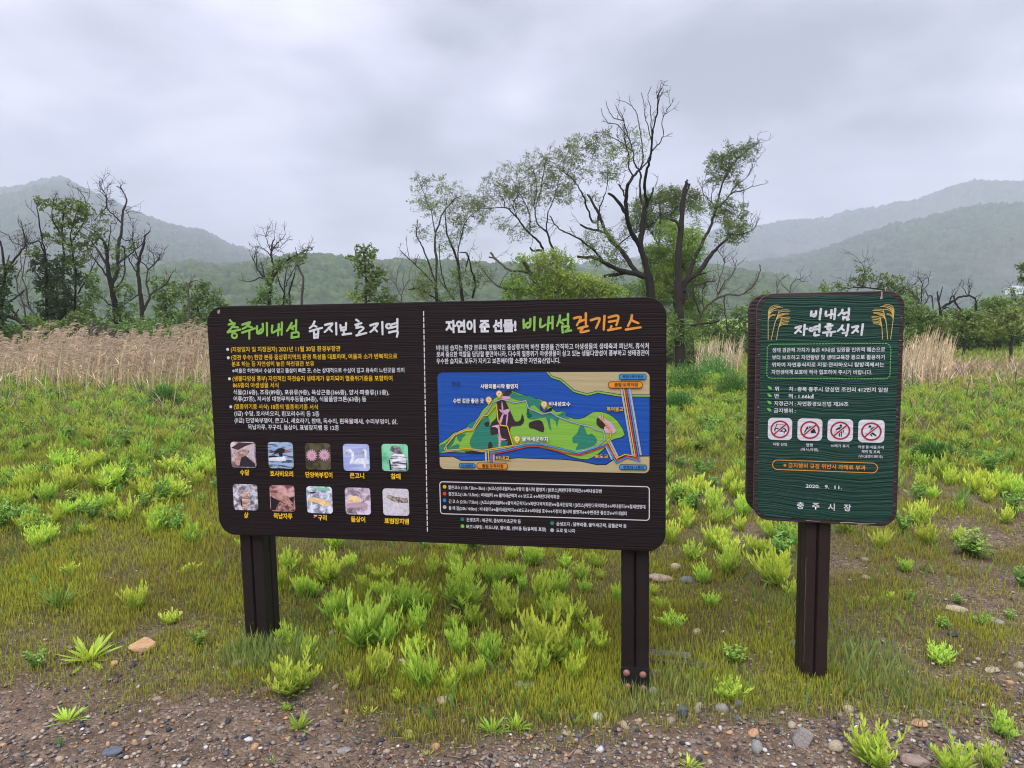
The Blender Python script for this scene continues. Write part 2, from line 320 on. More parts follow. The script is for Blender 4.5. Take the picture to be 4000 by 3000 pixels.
# outlines of the sans-serif letters used on the two signs, keyed by code point:
# advance width, then one closed outline after another as x, y pairs (1/90 em, shifted by 0.1 and 0.35 em)
GLYPHS = {
33:[24,[16,80,17,71,19,55,20,51,21,50,23,51,23,55,26,71,26,80,25,90,21,94,17,90],[21,41,17,40,16,36,17,32,21,31,25,32,27,36,25,40]],40:[29,[24,52,25,68,30,82,37,94,32,94,23,82,17,68,15,52,17,37,23,23,32,11,37,11,30,23,25,37]],
41:[29,[23,52,22,37,17,23,10,11,15,11,24,23,30,37,32,52,30,68,24,82,15,94,10,94,17,82,22,68]],44:[20,[14,21,22,26,25,34,23,40,18,43,15,41,13,37,14,34,18,32,17,27,14,23]],46:[20,[19,41,15,40,13,36,15,32,19,31,23,32,24,36,23,40]],
47:[25,[10,31,16,31,34,94,27,94]],48:[45,[51,62,49,79,42,90,31,94,21,90,14,79,12,62,14,46,21,35,31,31,42,35,49,46],[42,62,41,50,37,42,31,39,26,42,22,50,21,62,22,75,26,83,31,85,37,83,41,75]],49:[45,[36,93,27,93,27,31,36,31]],
50:[45,[51,40,27,40,38,54,45,65,47,75,44,85,38,91,28,94,21,92,13,88,13,77,20,83,27,85,35,82,38,74,37,67,33,60,27,51,19,41,12,32,12,31,51,31]],51:[45,[16,83,22,85,27,85,34,83,37,76,34,70,25,67,25,59,35,56,38,49,36,42,28,39,22,40,15,44,15,34,21,32,28,31,38,33,45,40,47,49,45,58,38,64,44,69,46,78,44,86,38,92,28,94,22,93,16,91]],
52:[45,[45,94,41,94,10,56,10,52,36,52,36,31,45,31,45,52,51,52,51,60,45,60],[36,77,36,60,22,60]],53:[45,[45,93,18,93,18,61,30,61,37,57,40,50,36,42,27,39,20,40,14,44,14,34,21,32,28,31,39,33,46,40,48,50,46,61,38,67,26,70,26,85,45,85]],
54:[45,[38,94,24,82,16,68,13,52,15,41,22,33,33,31,42,33,48,40,51,49,49,58,42,65,34,67,28,66,24,64,28,73,35,81,43,87],[22,55,27,58,32,59,39,56,42,49,39,42,32,39,26,41,22,47]],55:[45,[53,93,13,93,13,85,40,85,17,34,25,31]],
56:[45,[51,48,49,57,43,63,48,69,50,76,48,85,41,91,32,94,22,91,16,85,13,76,15,69,21,63,14,57,12,48,15,39,22,33,32,31,42,33,49,39],[41,76,39,70,32,67,25,70,22,76,25,83,32,85,39,83],[42,49,40,42,31,39,24,42,21,49,24,56,32,59,39,56]],
57:[45,[26,31,39,42,47,56,50,71,48,83,41,91,31,94,21,91,15,84,12,76,15,66,21,60,30,58,35,58,39,60,36,52,30,44,20,37],[21,76,24,83,31,85,38,82,41,74,41,69,36,67,31,66,24,69]],58:[20,[19,73,15,71,13,67,15,64,19,62,23,64,24,67,23,71],[19,41,15,40,13,36,15,32,19,31,23,32,24,36,23,40]],
65:[60,[42,93,35,93,9,31,18,31,26,50,52,50,60,31,69,31],[38,80,48,58,29,58]],66:[51,[16,31,37,31,49,34,56,40,58,48,56,55,51,61,43,64,50,69,52,77,51,85,44,91,34,93,16,93],[25,85,33,85,41,82,43,76,40,69,30,67,25,67],[25,59,35,59,45,56,49,49,46,43,36,39,25,39]],
91:[30,[38,93,17,93,17,12,38,12,38,19,25,19,25,86,38,86]],93:[30,[10,12,31,12,31,93,10,93,10,86,23,86,23,19,10,19]],104:[45,[23,93,14,93,14,31,23,31,23,60,28,65,33,66,38,64,41,57,41,31,49,31,49,56,47,65,42,71,35,73,28,71,23,67]],
107:[43,[50,72,41,72,23,52,43,31,54,31,33,52],[23,93,15,93,15,31,23,31]],109:[69,[14,72,14,31,22,31,22,61,27,65,32,66,38,64,40,57,40,31,48,31,48,61,52,65,57,66,63,64,65,57,65,31,73,31,73,57,71,65,67,71,60,73,52,71,46,65,41,71,34,73,28,71,22,67,22,72]],
126:[53,[11,49,18,54,24,55,29,54,35,52,41,50,46,49,53,50,59,54,59,62,53,58,47,56,42,57,36,59,30,61,25,63,18,61,11,57]],183:[23,[21,68,17,66,15,63,17,59,21,57,25,59,26,63,25,66]],8251:[57,[24,41,18,47,52,82,58,76],[52,41,18,76,24,82,58,47],[13,62,15,66,19,67,23,66,24,62,23,58,19,57,15,58],[32,42,34,46,38,47,41,46,43,42,41,39,38,38,34,39],[32,81,34,84,38,86,41,84,43,81,41,77,38,76,34,77],[51,62,53,66,57,67,60,66,62,62,60,58,57,57,53,58]],
8544:[24,[25,97,25,31,17,31,17,97]],8545:[48,[25,97,25,31,17,31,17,97],[49,97,49,31,41,31,41,97]],8596:[120,[46,31,18,60,46,89,51,84,42,75,37,70,31,65,26,61,27,62,31,63,35,64,38,64,100,64,104,64,107,63,111,62,112,61,107,65,101,70,96,75,87,84,92,89,121,60,92,31,87,37,96,46,100,49,104,53,108,56,112,59,111,58,107,57,104,57,100,57,38,57,35,57,31,57,27,58,26,59,30,56,34,53,38,49,42,46,51,37]],
13218:[90,[58,31,65,31,65,63,67,68,70,69,73,68,74,62,74,31,80,31,80,63,82,68,86,69,88,68,89,62,89,31,97,31,97,63,94,73,88,76,83,74,80,69,78,74,73,76,68,75,64,69,63,75,58,75],[74,82,97,82,97,87,85,87,92,93,96,101,93,107,85,110,79,108,74,104,77,101,80,104,84,105,88,103,89,100,87,95,82,91,74,85],[16,31,24,31,24,42,32,52,44,31,52,31,37,58,51,75,42,75,24,53,24,101,16,101]],
44032:[83,[69,106,69,25,76,25,76,67,89,67,89,73,76,73,76,106],[18,97,18,91,48,91,43,73,31,58,14,46,18,40,39,55,51,75,55,97]],44036:[83,[69,106,69,46,77,46,77,75,89,75,89,81,77,81,77,106],[17,100,17,93,47,93,42,80,30,69,14,62,17,56,37,66,50,81,55,100],[26,52,26,26,80,26,80,32,33,32,33,52]],
44040:[83,[69,106,69,65,77,65,77,81,89,81,89,88,77,88,77,106],[17,102,17,96,46,96,42,84,31,75,14,69,16,62,37,71,50,84,55,102],[25,31,25,25,80,25,80,31,32,31,32,41,77,41,77,61,25,61,25,55,69,55,69,46,25,46]],
44053:[83,[51,56,37,54,28,49,25,40,28,32,37,27,51,25,65,27,74,32,78,40,74,49,65,54],[51,50,61,49,68,46,70,40,68,35,61,32,51,31,41,32,34,35,32,40,34,46,41,49],[69,106,69,57,77,57,77,79,89,79,89,85,77,85,77,106],[17,100,17,94,47,94,42,81,30,70,14,63,17,57,37,67,50,81,55,100]],
44061:[83,[27,54,27,48,75,48,75,24,82,24,82,54],[57,104,57,58,64,58,64,79,75,79,75,58,82,58,82,106,75,106,75,86,64,86,64,104],[17,100,17,94,41,94,37,81,28,71,14,63,18,57,35,68,45,82,49,100]],44081:[83,[55,55,41,53,31,48,28,40,31,32,41,27,55,25,70,27,80,32,83,40,80,48,70,53],[55,49,66,48,73,45,76,40,73,35,66,32,55,31,45,32,38,35,35,40,38,45,45,48],[57,104,57,59,64,59,64,78,75,78,75,56,82,56,82,106,75,106,75,85,64,85,64,104],[17,99,17,93,41,93,37,80,28,70,14,62,18,56,35,67,45,81,49,99]],
44144:[83,[54,73,54,67,73,67,73,24,80,24,80,106,73,106,73,73],[17,97,17,91,47,91,42,73,32,58,14,46,18,40,39,56,51,75,54,97]],44148:[83,[55,81,55,75,73,75,73,46,80,46,80,106,73,106,73,81],[19,100,19,93,48,93,42,80,31,69,15,61,18,55,38,65,51,80,56,100],[29,52,29,26,83,26,83,32,37,32,37,52]],
44221:[83,[54,56,40,54,30,49,27,41,30,32,40,27,54,25,68,27,78,32,81,41,78,49,68,54],[54,50,64,49,71,46,74,41,71,35,64,32,54,31,44,32,37,35,34,41,37,46,44,49],[19,100,19,94,47,94,43,81,31,70,15,63,18,57,33,64,45,73,53,85,73,85,73,74,52,74,52,68,73,68,73,57,80,57,80,106,73,106,73,91,55,91,55,100]],
44228:[83,[76,106,76,24,83,24,83,106],[17,96,17,89,41,89,37,73,28,59,13,47,18,42,31,52,40,64,46,77,59,77,59,63,44,63,44,57,59,57,59,29,66,29,66,104,59,104,59,83,47,83,48,96]],44256:[83,[21,98,21,92,71,92,71,90,71,79,70,67,68,53,75,52,77,67,78,79,78,90,78,98],[42,71,42,42,14,42,14,36,87,36,87,42,50,42,50,71]],
44260:[83,[22,101,22,95,70,95,70,89,70,81,68,72,76,71,77,80,78,89,78,95,78,101],[44,82,44,65,14,65,14,59,87,59,87,65,51,65,51,82],[23,51,23,26,80,26,80,32,30,32,30,51]],44275:[83,[22,102,22,96,70,96,70,90,70,83,68,74,76,73,77,82,78,90,78,96,78,102],[44,84,44,68,14,68,14,62,87,62,87,68,51,68,51,84],[46,55,46,52,42,42,33,35,19,31,22,25,33,28,43,34,50,41,57,34,67,28,78,25,81,31,67,35,58,42,54,52,54,55]],
44284:[83,[17,97,17,91,51,91,51,83,50,73,49,61,56,60,58,74,58,85,58,93,58,97],[14,42,29,42,47,43,64,45,63,51,37,49,37,74,30,74,30,49,13,49],[68,106,68,24,76,24,76,66,89,66,89,72,76,72,76,106]],44288:[83,[18,100,18,93,51,93,51,88,50,81,49,72,56,71,58,81,58,89,58,95,58,100],[14,58,30,58,47,59,64,61,64,66,38,64,38,81,30,81,30,64,13,64],[69,106,69,45,77,45,77,73,88,73,88,79,77,79,77,106],[25,50,25,26,79,26,79,32,33,32,33,50]],
44368:[83,[21,98,21,92,71,92,71,89,71,78,70,67,68,53,76,53,78,66,78,78,78,89,78,98],[52,69,52,42,39,42,39,69,31,69,31,42,14,42,14,36,87,36,87,42,59,42,59,69]],44396:[83,[14,66,14,59,46,59,46,24,54,24,54,59,87,59,87,66,75,66,77,76,77,86,77,94,77,101,23,101,23,95,70,95,70,94,70,86,69,76,68,66]],
44400:[83,[14,70,14,64,47,64,47,44,54,44,54,64,87,64,87,70,76,70,77,80,78,88,78,95,78,102,23,102,23,95,70,95,70,88,70,80,68,70],[23,52,23,26,79,26,79,32,30,32,30,52]],44428:[83,[20,101,20,95,51,95,49,75,13,74,14,68,36,68,36,50,43,50,43,68,66,71,66,76,56,75,58,85,58,92,58,98,58,101],[55,62,55,56,73,56,73,44,80,44,80,106,73,106,73,62],[25,51,25,26,82,26,82,32,32,32,32,51]],
44508:[83,[14,65,14,59,32,59,32,25,40,25,40,59,60,59,60,25,68,25,68,59,87,59,87,65,75,65,76,77,77,87,77,95,77,101,23,101,23,95,70,95,70,87,69,77,67,65]],44537:[83,[21,53,21,47,71,47,71,24,78,24,78,53],[14,72,14,66,87,66,87,72,76,72,77,81,78,90,78,96,78,102,23,102,23,96,70,96,70,89,70,81,68,72]],
44540:[83,[14,68,14,62,87,62,87,68,76,68,77,79,78,87,78,95,78,101,23,101,23,95,70,95,70,87,70,79,68,68],[23,53,23,26,80,26,80,32,31,32,31,53]],44552:[83,[23,54,23,26,78,26,78,54],[71,49,71,32,30,32,30,49],[14,72,14,66,87,66,87,72,76,72,77,81,78,89,78,96,78,102,23,102,23,95,70,95,70,89,70,81,68,72]],
44553:[83,[23,59,23,26,78,26,78,59,70,59,70,49,30,49,30,59],[30,43,70,43,70,32,30,32],[14,73,14,67,87,67,87,73,76,73,77,82,78,90,78,96,78,102,23,102,23,96,70,96,70,90,70,82,68,73]],44592:[83,[73,106,73,24,80,24,80,106],[18,97,18,91,49,91,44,73,33,58,14,46,18,40,40,55,53,75,56,97]],
44596:[83,[73,106,73,47,80,47,80,106],[19,100,19,94,49,94,43,80,32,69,15,62,18,56,38,66,52,81,57,100],[27,51,27,26,82,26,82,32,35,32,35,51]],44600:[83,[73,106,73,64,80,64,80,106],[19,102,19,96,48,96,43,84,32,75,15,69,18,63,38,71,51,84,56,102],[28,31,28,25,83,25,83,31,35,31,35,41,80,41,80,60,28,60,28,55,73,55,73,46,28,46]],
44618:[83,[73,106,73,61,80,61,80,106],[19,100,19,94,49,94,44,82,32,72,15,66,18,60,39,68,52,82,57,100],[26,32,26,26,82,26,82,32,70,32,70,51,81,51,81,57,27,57,27,51,38,51,38,32],[46,51,63,51,63,32,46,32]],
44760:[83,[76,106,76,24,83,24,83,106],[15,96,15,90,27,90,25,75,21,61,14,47,19,44,28,61,32,78,33,96],[61,104,61,74,50,74,51,96,36,96,36,90,45,90,44,74,40,57,32,42,38,39,43,48,47,58,49,68,61,68,61,29,68,29,68,104]],
44844:[83,[19,98,19,92,37,92,37,83,35,71,32,57,39,56,43,73,44,86,45,95,45,98],[48,69,48,43,14,43,14,36,87,36,87,43,56,43,56,69],[51,98,51,92,71,92,71,82,70,71,68,57,76,56,78,71,79,83,79,92,79,98]],44984:[83,[52,100,52,94,71,94,71,87,70,78,68,66,42,66,45,80,46,91,46,98,46,100,19,100,19,94,38,94,38,87,37,78,34,66,14,66,14,60,46,60,46,24,54,24,54,60,87,60,87,66,76,66,78,79,79,89,79,97,79,100]],
45208:[83,[69,106,69,25,76,25,76,67,89,67,89,73,76,73,76,106],[17,51,17,45,23,45,36,45,48,47,62,49,61,55,48,53,36,52,24,51,24,98,17,98]],45210:[83,[22,56,22,50,40,50,40,24,48,24,48,56],[52,56,52,50,69,50,69,24,77,24,77,56],[69,106,69,60,77,60,77,80,89,80,89,86,77,86,77,106],[17,73,17,66,24,66,36,67,48,68,62,70,61,76,48,74,36,73,25,73,25,101,17,101]],
45212:[83,[17,68,17,62,24,62,36,62,49,63,62,65,61,72,48,69,36,68,25,68,25,100,17,100],[69,106,69,47,77,47,77,75,89,75,89,82,77,82,77,106],[26,53,26,26,80,26,80,32,34,32,34,53]],45225:[83,[25,59,25,26,77,26,77,59,69,59,69,49,33,49,33,59],[33,42,69,42,69,32,33,32],[69,106,69,63,77,63,77,82,89,82,89,88,77,88,77,106],[17,74,17,67,24,67,36,68,49,69,62,71,61,77,48,75,36,74,25,74,25,102,17,102]],
45236:[83,[57,104,57,29,64,29,64,67,75,67,75,24,82,24,82,106,75,106,75,73,64,73,64,104],[17,52,17,46,23,46,32,46,41,47,52,48,51,55,42,53,33,52,25,52,25,96,17,96]],45380:[83,[50,80,50,74,73,74,73,46,80,46,80,106,73,106,73,95,50,95,50,89,73,89,73,80],[28,51,28,26,83,26,83,32,36,32,36,51],[18,64,18,58,24,58,36,58,48,59,60,61,59,67,48,65,37,64,26,64,26,100,18,100]],
45458:[83,[14,69,14,63,87,63,87,69,54,69,54,79,79,79,79,85,31,85,31,104,23,104,23,79,47,79,47,69],[21,32,21,26,80,26,80,32,67,32,67,49,79,49,79,55,22,55,22,49,34,49,34,32],[41,49,59,49,59,32,41,32]],45712:[83,[14,42,14,36,87,36,87,42],[23,99,23,63,79,63,79,69,30,69,30,99]],
45716:[83,[13,64,13,58,87,58,87,64],[23,103,23,75,79,75,79,81,31,81,31,103],[23,50,23,26,79,26,79,33,30,33,30,50]],45768:[83,[73,106,73,24,80,24,80,106],[19,52,19,45,25,45,38,46,51,47,65,49,64,56,51,54,38,52,26,52,26,98,19,98]],
45796:[83,[69,106,69,24,76,24,76,68,89,68,89,74,76,74,76,106],[17,98,17,45,23,45,37,45,50,46,62,47,61,54,49,52,38,51,24,51,24,92,55,92,55,98]],45800:[83,[69,106,69,47,77,47,77,76,89,76,89,82,77,82,77,106],[17,99,17,61,24,61,38,62,50,62,61,64,61,70,50,69,39,68,25,68,25,93,53,93,53,99],[26,53,26,26,80,26,80,32,33,32,33,53]],
45804:[83,[17,101,17,68,23,68,38,68,50,69,61,71,61,77,50,75,38,74,24,74,24,95,53,95,53,101],[69,106,69,65,77,65,77,83,89,83,89,89,77,89,77,106],[25,32,25,26,80,26,80,32,32,32,32,41,77,41,77,61,25,61,25,55,69,55,69,46,25,46]],
45812:[83,[26,56,26,26,77,26,77,56],[69,50,69,32,33,32,33,50],[69,106,69,60,77,60,77,80,89,80,89,86,77,86,77,106],[17,100,17,64,24,64,38,65,50,65,61,67,61,73,50,72,39,71,25,71,25,94,53,94,53,100]],45817:[83,[51,56,36,54,27,49,24,40,27,32,36,27,51,25,65,27,74,32,77,40,74,49,65,54],[51,50,61,49,68,45,70,40,68,35,61,32,51,31,40,32,34,35,31,40,34,45,40,49],[69,106,69,58,77,58,77,79,89,79,89,85,77,85,77,106],[17,100,17,64,23,64,38,64,50,65,61,67,61,73,50,71,39,70,24,70,24,94,53,94,53,100]],
45824:[83,[57,104,57,29,64,29,64,67,75,67,75,24,83,24,83,106,75,106,75,73,64,73,64,104],[16,96,16,45,22,45,33,45,42,45,52,47,51,53,43,52,34,51,24,51,24,90,47,90,47,96]],46020:[83,[23,99,23,62,47,62,47,41,14,41,14,35,87,35,87,41,54,41,54,62,79,62,79,68,30,68,30,93,78,93,78,99]],
46021:[83,[22,51,22,45,71,45,71,24,78,24,78,51],[23,103,23,75,47,75,47,65,14,65,14,59,87,59,87,65,54,65,54,75,79,75,79,81,30,81,30,97,78,97,78,103]],46028:[83,[14,71,14,65,87,65,87,71,54,71,54,78,78,78,78,84,31,84,31,97,77,97,77,103,23,103,23,78,47,78,47,71],[23,31,23,25,80,25,80,31,30,31,30,39,78,39,78,58,22,58,22,52,70,52,70,45,23,45]],
46041:[83,[50,54,35,52,26,47,22,39,26,31,35,26,50,25,65,26,75,31,78,39,75,47,65,52],[50,48,61,47,68,44,71,39,68,34,61,31,50,30,39,31,32,34,30,39,32,44,39,47],[23,102,23,75,47,75,47,66,14,66,14,60,87,60,87,66,54,66,54,75,78,75,78,81,30,81,30,96,78,96,78,102]],
46104:[83,[72,106,72,24,80,24,80,106],[15,42,32,42,50,43,68,45,67,51,44,49,44,65,62,65,62,71,27,71,27,92,61,92,61,98,20,98,20,65,37,65,37,49,14,48]],46160:[83,[24,101,24,70,78,70,78,76,31,76,31,95,77,95,77,101],[13,59,13,53,46,53,46,25,54,25,54,53,87,53,87,59]],
46168:[83,[23,31,23,25,80,25,80,31,30,31,30,39,78,39,78,58,54,58,54,66,87,66,87,72,14,72,14,66,47,66,47,58,22,58,22,52,70,52,70,45,23,45],[23,103,23,78,78,78,78,84,31,84,31,97,77,97,77,103]],46300:[83,[14,42,14,36,87,36,87,42],[23,98,23,61,79,61,79,67,30,67,30,92,78,92,78,98]],
46308:[83,[14,72,14,66,87,66,87,72],[23,103,23,78,78,78,78,85,31,85,31,97,77,97,77,103],[23,31,23,25,80,25,80,31,30,31,30,40,78,40,78,59,22,59,22,53,70,53,70,45,23,45]],46321:[83,[14,67,14,61,87,61,87,67],[50,54,35,52,26,47,22,39,26,31,35,26,50,25,65,26,75,31,78,39,75,47,65,52],[50,48,61,47,68,44,71,39,68,35,61,32,50,31,39,32,32,35,30,39,32,44,39,47],[23,103,23,75,78,75,78,81,30,81,30,97,78,97,78,103]],
46524:[83,[77,106,77,24,84,24,84,106],[50,75,50,69,61,69,61,29,68,29,68,104,61,104,61,75],[16,96,16,46,19,46,25,46,34,47,33,53,23,52,23,90,32,90,32,96],[36,96,36,46,40,46,48,46,57,48,57,54,43,52,43,90,55,90,55,96]],
46972:[83,[69,106,69,24,76,24,76,67,89,67,89,74,76,74,76,106],[17,98,17,92,46,92,46,75,17,75,17,44,23,44,37,44,50,45,62,47,62,53,50,51,38,51,24,50,24,69,53,69,53,98]],46973:[83,[24,52,24,46,69,46,69,25,77,25,77,52],[17,101,17,95,46,95,46,84,17,84,17,61,23,61,37,61,50,62,62,63,61,69,49,68,38,67,24,67,24,78,53,78,53,101],[69,106,69,56,77,56,77,79,89,79,89,85,77,85,77,106]],
46989:[83,[25,57,25,26,77,26,77,57,69,57,69,47,33,47,33,57],[33,41,69,41,69,32,33,32],[69,106,69,61,77,61,77,80,89,80,89,86,77,86,77,106],[17,102,17,96,46,96,46,86,17,86,17,63,23,63,37,63,50,64,62,66,61,72,49,70,38,69,24,69,24,80,53,80,53,102]],
46993:[83,[51,54,36,53,27,47,24,39,27,31,36,26,51,25,65,26,74,31,77,39,74,47,65,53],[51,48,61,47,68,44,70,39,68,35,61,31,51,30,40,31,34,35,31,39,34,44,40,47],[69,106,69,57,77,57,77,79,89,79,89,86,77,86,77,106],[17,101,17,95,46,95,46,85,17,85,17,61,23,61,37,62,50,62,62,64,61,70,49,69,38,68,24,68,24,79,53,79,53,101]],
47049:[83,[51,54,36,53,27,47,24,39,27,31,36,26,51,25,65,26,74,31,77,39,74,47,65,53],[51,48,61,47,68,44,70,39,68,35,61,31,51,30,40,31,34,35,31,39,34,44,40,47],[69,106,69,57,77,57,77,70,89,70,89,76,77,76,77,87,89,87,89,93,77,93,77,106],[17,101,17,95,46,95,46,85,17,85,17,61,23,61,37,62,50,62,62,64,61,70,49,69,38,68,24,68,24,79,53,79,53,101]],
47112:[83,[75,106,75,24,83,24,83,106],[16,97,16,91,38,91,38,75,16,75,16,45,22,45,32,45,42,45,52,47,52,53,42,52,33,51,23,51,23,69,45,69,45,97],[59,104,59,77,49,77,49,71,59,71,59,29,66,29,66,104]],47196:[83,[23,62,23,56,47,56,47,41,14,41,14,35,87,35,87,41,54,41,54,56,80,56,80,62,30,62,30,75,78,75,78,100,23,100,23,94,71,94,71,81,23,81]],
47308:[83,[23,62,23,56,34,56,34,41,14,41,14,35,87,35,87,41,67,41,67,56,80,56,80,62,30,62,30,75,78,75,78,100,23,100,23,94,71,94,71,81,23,81],[41,41,41,56,60,56,60,41]],47336:[83,[23,71,23,65,80,65,80,71,30,71,30,81,78,81,78,103,22,103,22,97,71,97,71,87,23,87],[13,57,13,50,46,50,46,24,54,24,54,50,87,50,87,57]],
47355:[83,[13,65,13,59,47,59,47,51,54,51,54,59,87,59,87,65],[46,49,46,46,43,39,33,33,19,30,21,25,33,27,43,31,50,38,57,31,67,27,79,25,82,30,68,33,58,39,54,46,54,49],[23,76,23,70,79,70,79,76,30,76,30,84,78,84,78,104,23,104,23,98,70,98,70,90,23,90]],
47448:[83,[13,57,13,51,33,51,33,24,40,24,40,51,61,51,61,24,68,24,68,51,87,51,87,57],[23,72,23,66,80,66,80,72,30,72,30,82,78,82,78,103,22,103,22,97,71,97,71,87,23,87]],47480:[83,[13,61,13,55,87,55,87,61],[23,48,23,26,80,26,80,32,31,32,31,48],[23,74,23,68,79,68,79,74,30,74,30,83,78,83,78,103,23,103,23,97,70,97,70,89,23,89]],
47532:[83,[73,106,73,24,80,24,80,106],[18,98,18,92,48,92,48,75,18,75,18,44,25,44,39,44,52,45,66,47,65,53,52,51,39,51,26,50,26,69,56,69,56,98]],47536:[83,[73,106,73,46,80,46,80,106],[27,51,27,26,82,26,82,32,35,32,35,51],[18,100,18,94,47,94,47,82,18,82,18,58,24,58,39,58,51,59,64,60,63,66,51,65,39,64,25,64,25,76,54,76,54,100]],
47548:[83,[73,106,73,58,80,58,80,106],[28,53,28,26,80,26,80,53],[73,47,73,32,35,32,35,47],[18,101,18,95,47,95,47,85,18,85,18,61,24,61,38,62,51,62,64,64,63,70,51,69,38,68,25,68,25,79,54,79,54,101]],47564:[83,[17,99,17,61,54,61,54,99],[47,93,47,67,24,67,24,93],[69,106,69,46,77,46,77,75,89,75,89,81,77,81,77,106],[26,52,26,26,80,26,80,32,33,32,33,52]],
47581:[83,[17,100,17,65,54,65,54,100],[47,94,47,71,24,71,24,94],[51,55,36,53,27,48,24,40,27,32,36,26,51,25,65,26,74,32,77,40,74,48,65,53],[51,49,61,48,68,45,70,40,68,35,61,32,51,31,40,32,34,35,31,40,34,45,40,48],[69,106,69,58,77,58,77,79,89,79,89,86,77,86,77,106]],
47588:[83,[16,96,16,46,47,46,47,96],[40,91,40,52,23,52,23,91],[57,104,57,29,65,29,65,68,76,68,76,24,83,24,83,106,76,106,76,74,65,74,65,104]],47728:[83,[46,92,46,51,24,51,24,92],[54,80,73,80,73,64,54,64],[73,106,73,86,54,86,54,98,17,98,17,45,54,45,54,58,73,58,73,24,80,24,80,106]],
47732:[83,[47,93,47,67,25,67,25,93],[54,85,73,85,73,74,54,74],[73,106,73,92,54,92,54,99,17,99,17,61,54,61,54,68,73,68,73,46,80,46,80,106],[28,52,28,26,82,26,82,32,36,32,36,52]],47736:[83,[48,96,48,74,25,74,25,96],[55,89,73,89,73,80,55,80],[73,106,73,95,55,95,55,102,17,102,17,68,55,68,55,75,73,75,73,64,80,64,80,106],[28,32,28,26,83,26,83,32,36,32,36,40,80,40,80,60,28,60,28,54,73,54,73,46,28,46]],
47784:[83,[71,93,71,67,29,67,29,93],[22,99,22,61,47,61,47,41,14,41,14,35,87,35,87,41,54,41,54,61,78,61,78,99]],47785:[83,[70,97,70,81,30,81,30,97],[22,50,22,44,70,44,70,24,78,24,78,50],[14,65,14,59,87,59,87,65,54,65,54,75,78,75,78,103,23,103,23,75,47,75,47,65]],
47924:[83,[23,101,23,70,78,70,78,101],[70,95,70,76,30,76,30,95],[13,59,13,53,46,53,46,25,54,25,54,53,87,53,87,59]],47925:[83,[23,103,23,75,78,75,78,103],[70,97,70,81,30,81,30,97],[22,50,22,44,70,44,70,24,78,24,78,50,54,50,54,61,87,61,87,67,14,67,14,61,47,61,47,50]],
47932:[83,[23,103,23,78,77,78,77,103],[70,97,70,84,30,84,30,97],[23,31,23,25,80,25,80,31,30,31,30,39,78,39,78,58,54,58,54,66,87,66,87,72,14,72,14,66,46,66,46,58,22,58,22,52,70,52,70,45,23,45]],48120:[83,[18,98,18,45,56,45,56,98],[48,92,48,51,25,51,25,92],[73,106,73,24,80,24,80,106]],
48143:[83,[18,101,18,67,56,67,56,101],[48,95,48,73,25,73,25,95],[73,106,73,59,80,59,80,106],[51,62,51,54,27,54,27,48,51,48,47,40,37,34,23,31,26,25,38,28,48,33,54,40,61,33,71,28,82,25,85,31,72,34,62,40,58,48,82,48,82,54,58,54,58,62]],
48148:[83,[17,99,17,44,55,44,55,99,47,99,47,78,24,78,24,99],[24,72,47,72,47,50,24,50],[69,106,69,24,76,24,76,68,89,68,89,74,76,74,76,106]],48152:[83,[17,100,17,60,55,60,55,100,47,100,47,86,24,86,24,100],[24,81,47,81,47,66,24,66],[69,106,69,46,77,46,77,75,89,75,89,81,77,81,77,106],[26,52,26,26,80,26,80,32,33,32,33,52]],
48156:[83,[17,103,17,67,55,67,55,103,47,103,47,91,24,91,24,103],[24,85,47,85,47,73,24,73],[69,106,69,64,77,64,77,82,89,82,89,88,77,88,77,106],[25,31,25,25,80,25,80,31,32,31,32,40,77,40,77,60,25,60,25,54,69,54,69,46,25,46]],
48169:[83,[51,55,36,53,27,48,24,40,27,32,36,26,51,25,65,26,74,32,77,40,74,48,65,53],[51,49,61,48,68,45,70,40,68,35,61,32,51,31,40,32,34,35,31,40,34,45,40,48],[17,101,17,63,55,63,55,101,47,101,47,89,24,89,24,101],[24,83,47,83,47,69,24,69],[69,106,69,57,77,57,77,79,89,79,89,86,77,86,77,106]],
48192:[83,[29,54,29,26,82,26,82,54],[75,48,75,32,36,32,36,48],[17,101,17,63,49,63,49,101,42,101,42,88,24,88,24,101],[24,82,42,82,42,69,24,69],[58,104,58,60,65,60,65,79,75,79,75,59,82,59,82,106,75,106,75,86,65,86,65,104]],
48260:[83,[24,72,47,72,47,51,24,51],[17,100,17,45,54,45,54,70,73,70,73,24,80,24,80,106,73,106,73,76,54,76,54,100,47,100,47,78,24,78,24,100]],48264:[83,[25,80,47,80,47,66,25,66],[17,100,17,59,54,59,54,77,73,77,73,46,80,46,80,106,73,106,73,83,54,83,54,100,47,100,47,86,25,86,25,100],[28,51,28,26,82,26,82,32,36,32,36,51]],
48276:[83,[25,83,47,83,47,69,25,69],[28,55,28,26,80,26,80,55],[73,49,73,32,35,32,35,49],[73,106,73,85,54,85,54,101,47,101,47,88,25,88,25,101,17,101,17,63,54,63,54,79,73,79,73,59,80,59,80,106]],48277:[83,[25,83,47,83,47,71,25,71],[28,58,28,26,80,26,80,58,73,58,73,48,36,48,36,58],[36,42,73,42,73,32,36,32],[73,106,73,86,54,86,54,102,47,102,47,89,25,89,25,102,17,102,17,64,54,64,54,80,73,80,73,61,80,61,80,106]],
48320:[83,[25,80,47,80,47,66,25,66],[73,85,73,73,54,73,54,85],[17,100,17,59,54,59,54,67,73,67,73,46,80,46,80,106,73,106,73,91,54,91,54,100,47,100,47,86,25,86,25,100],[28,51,28,26,82,26,82,32,36,32,36,51]],
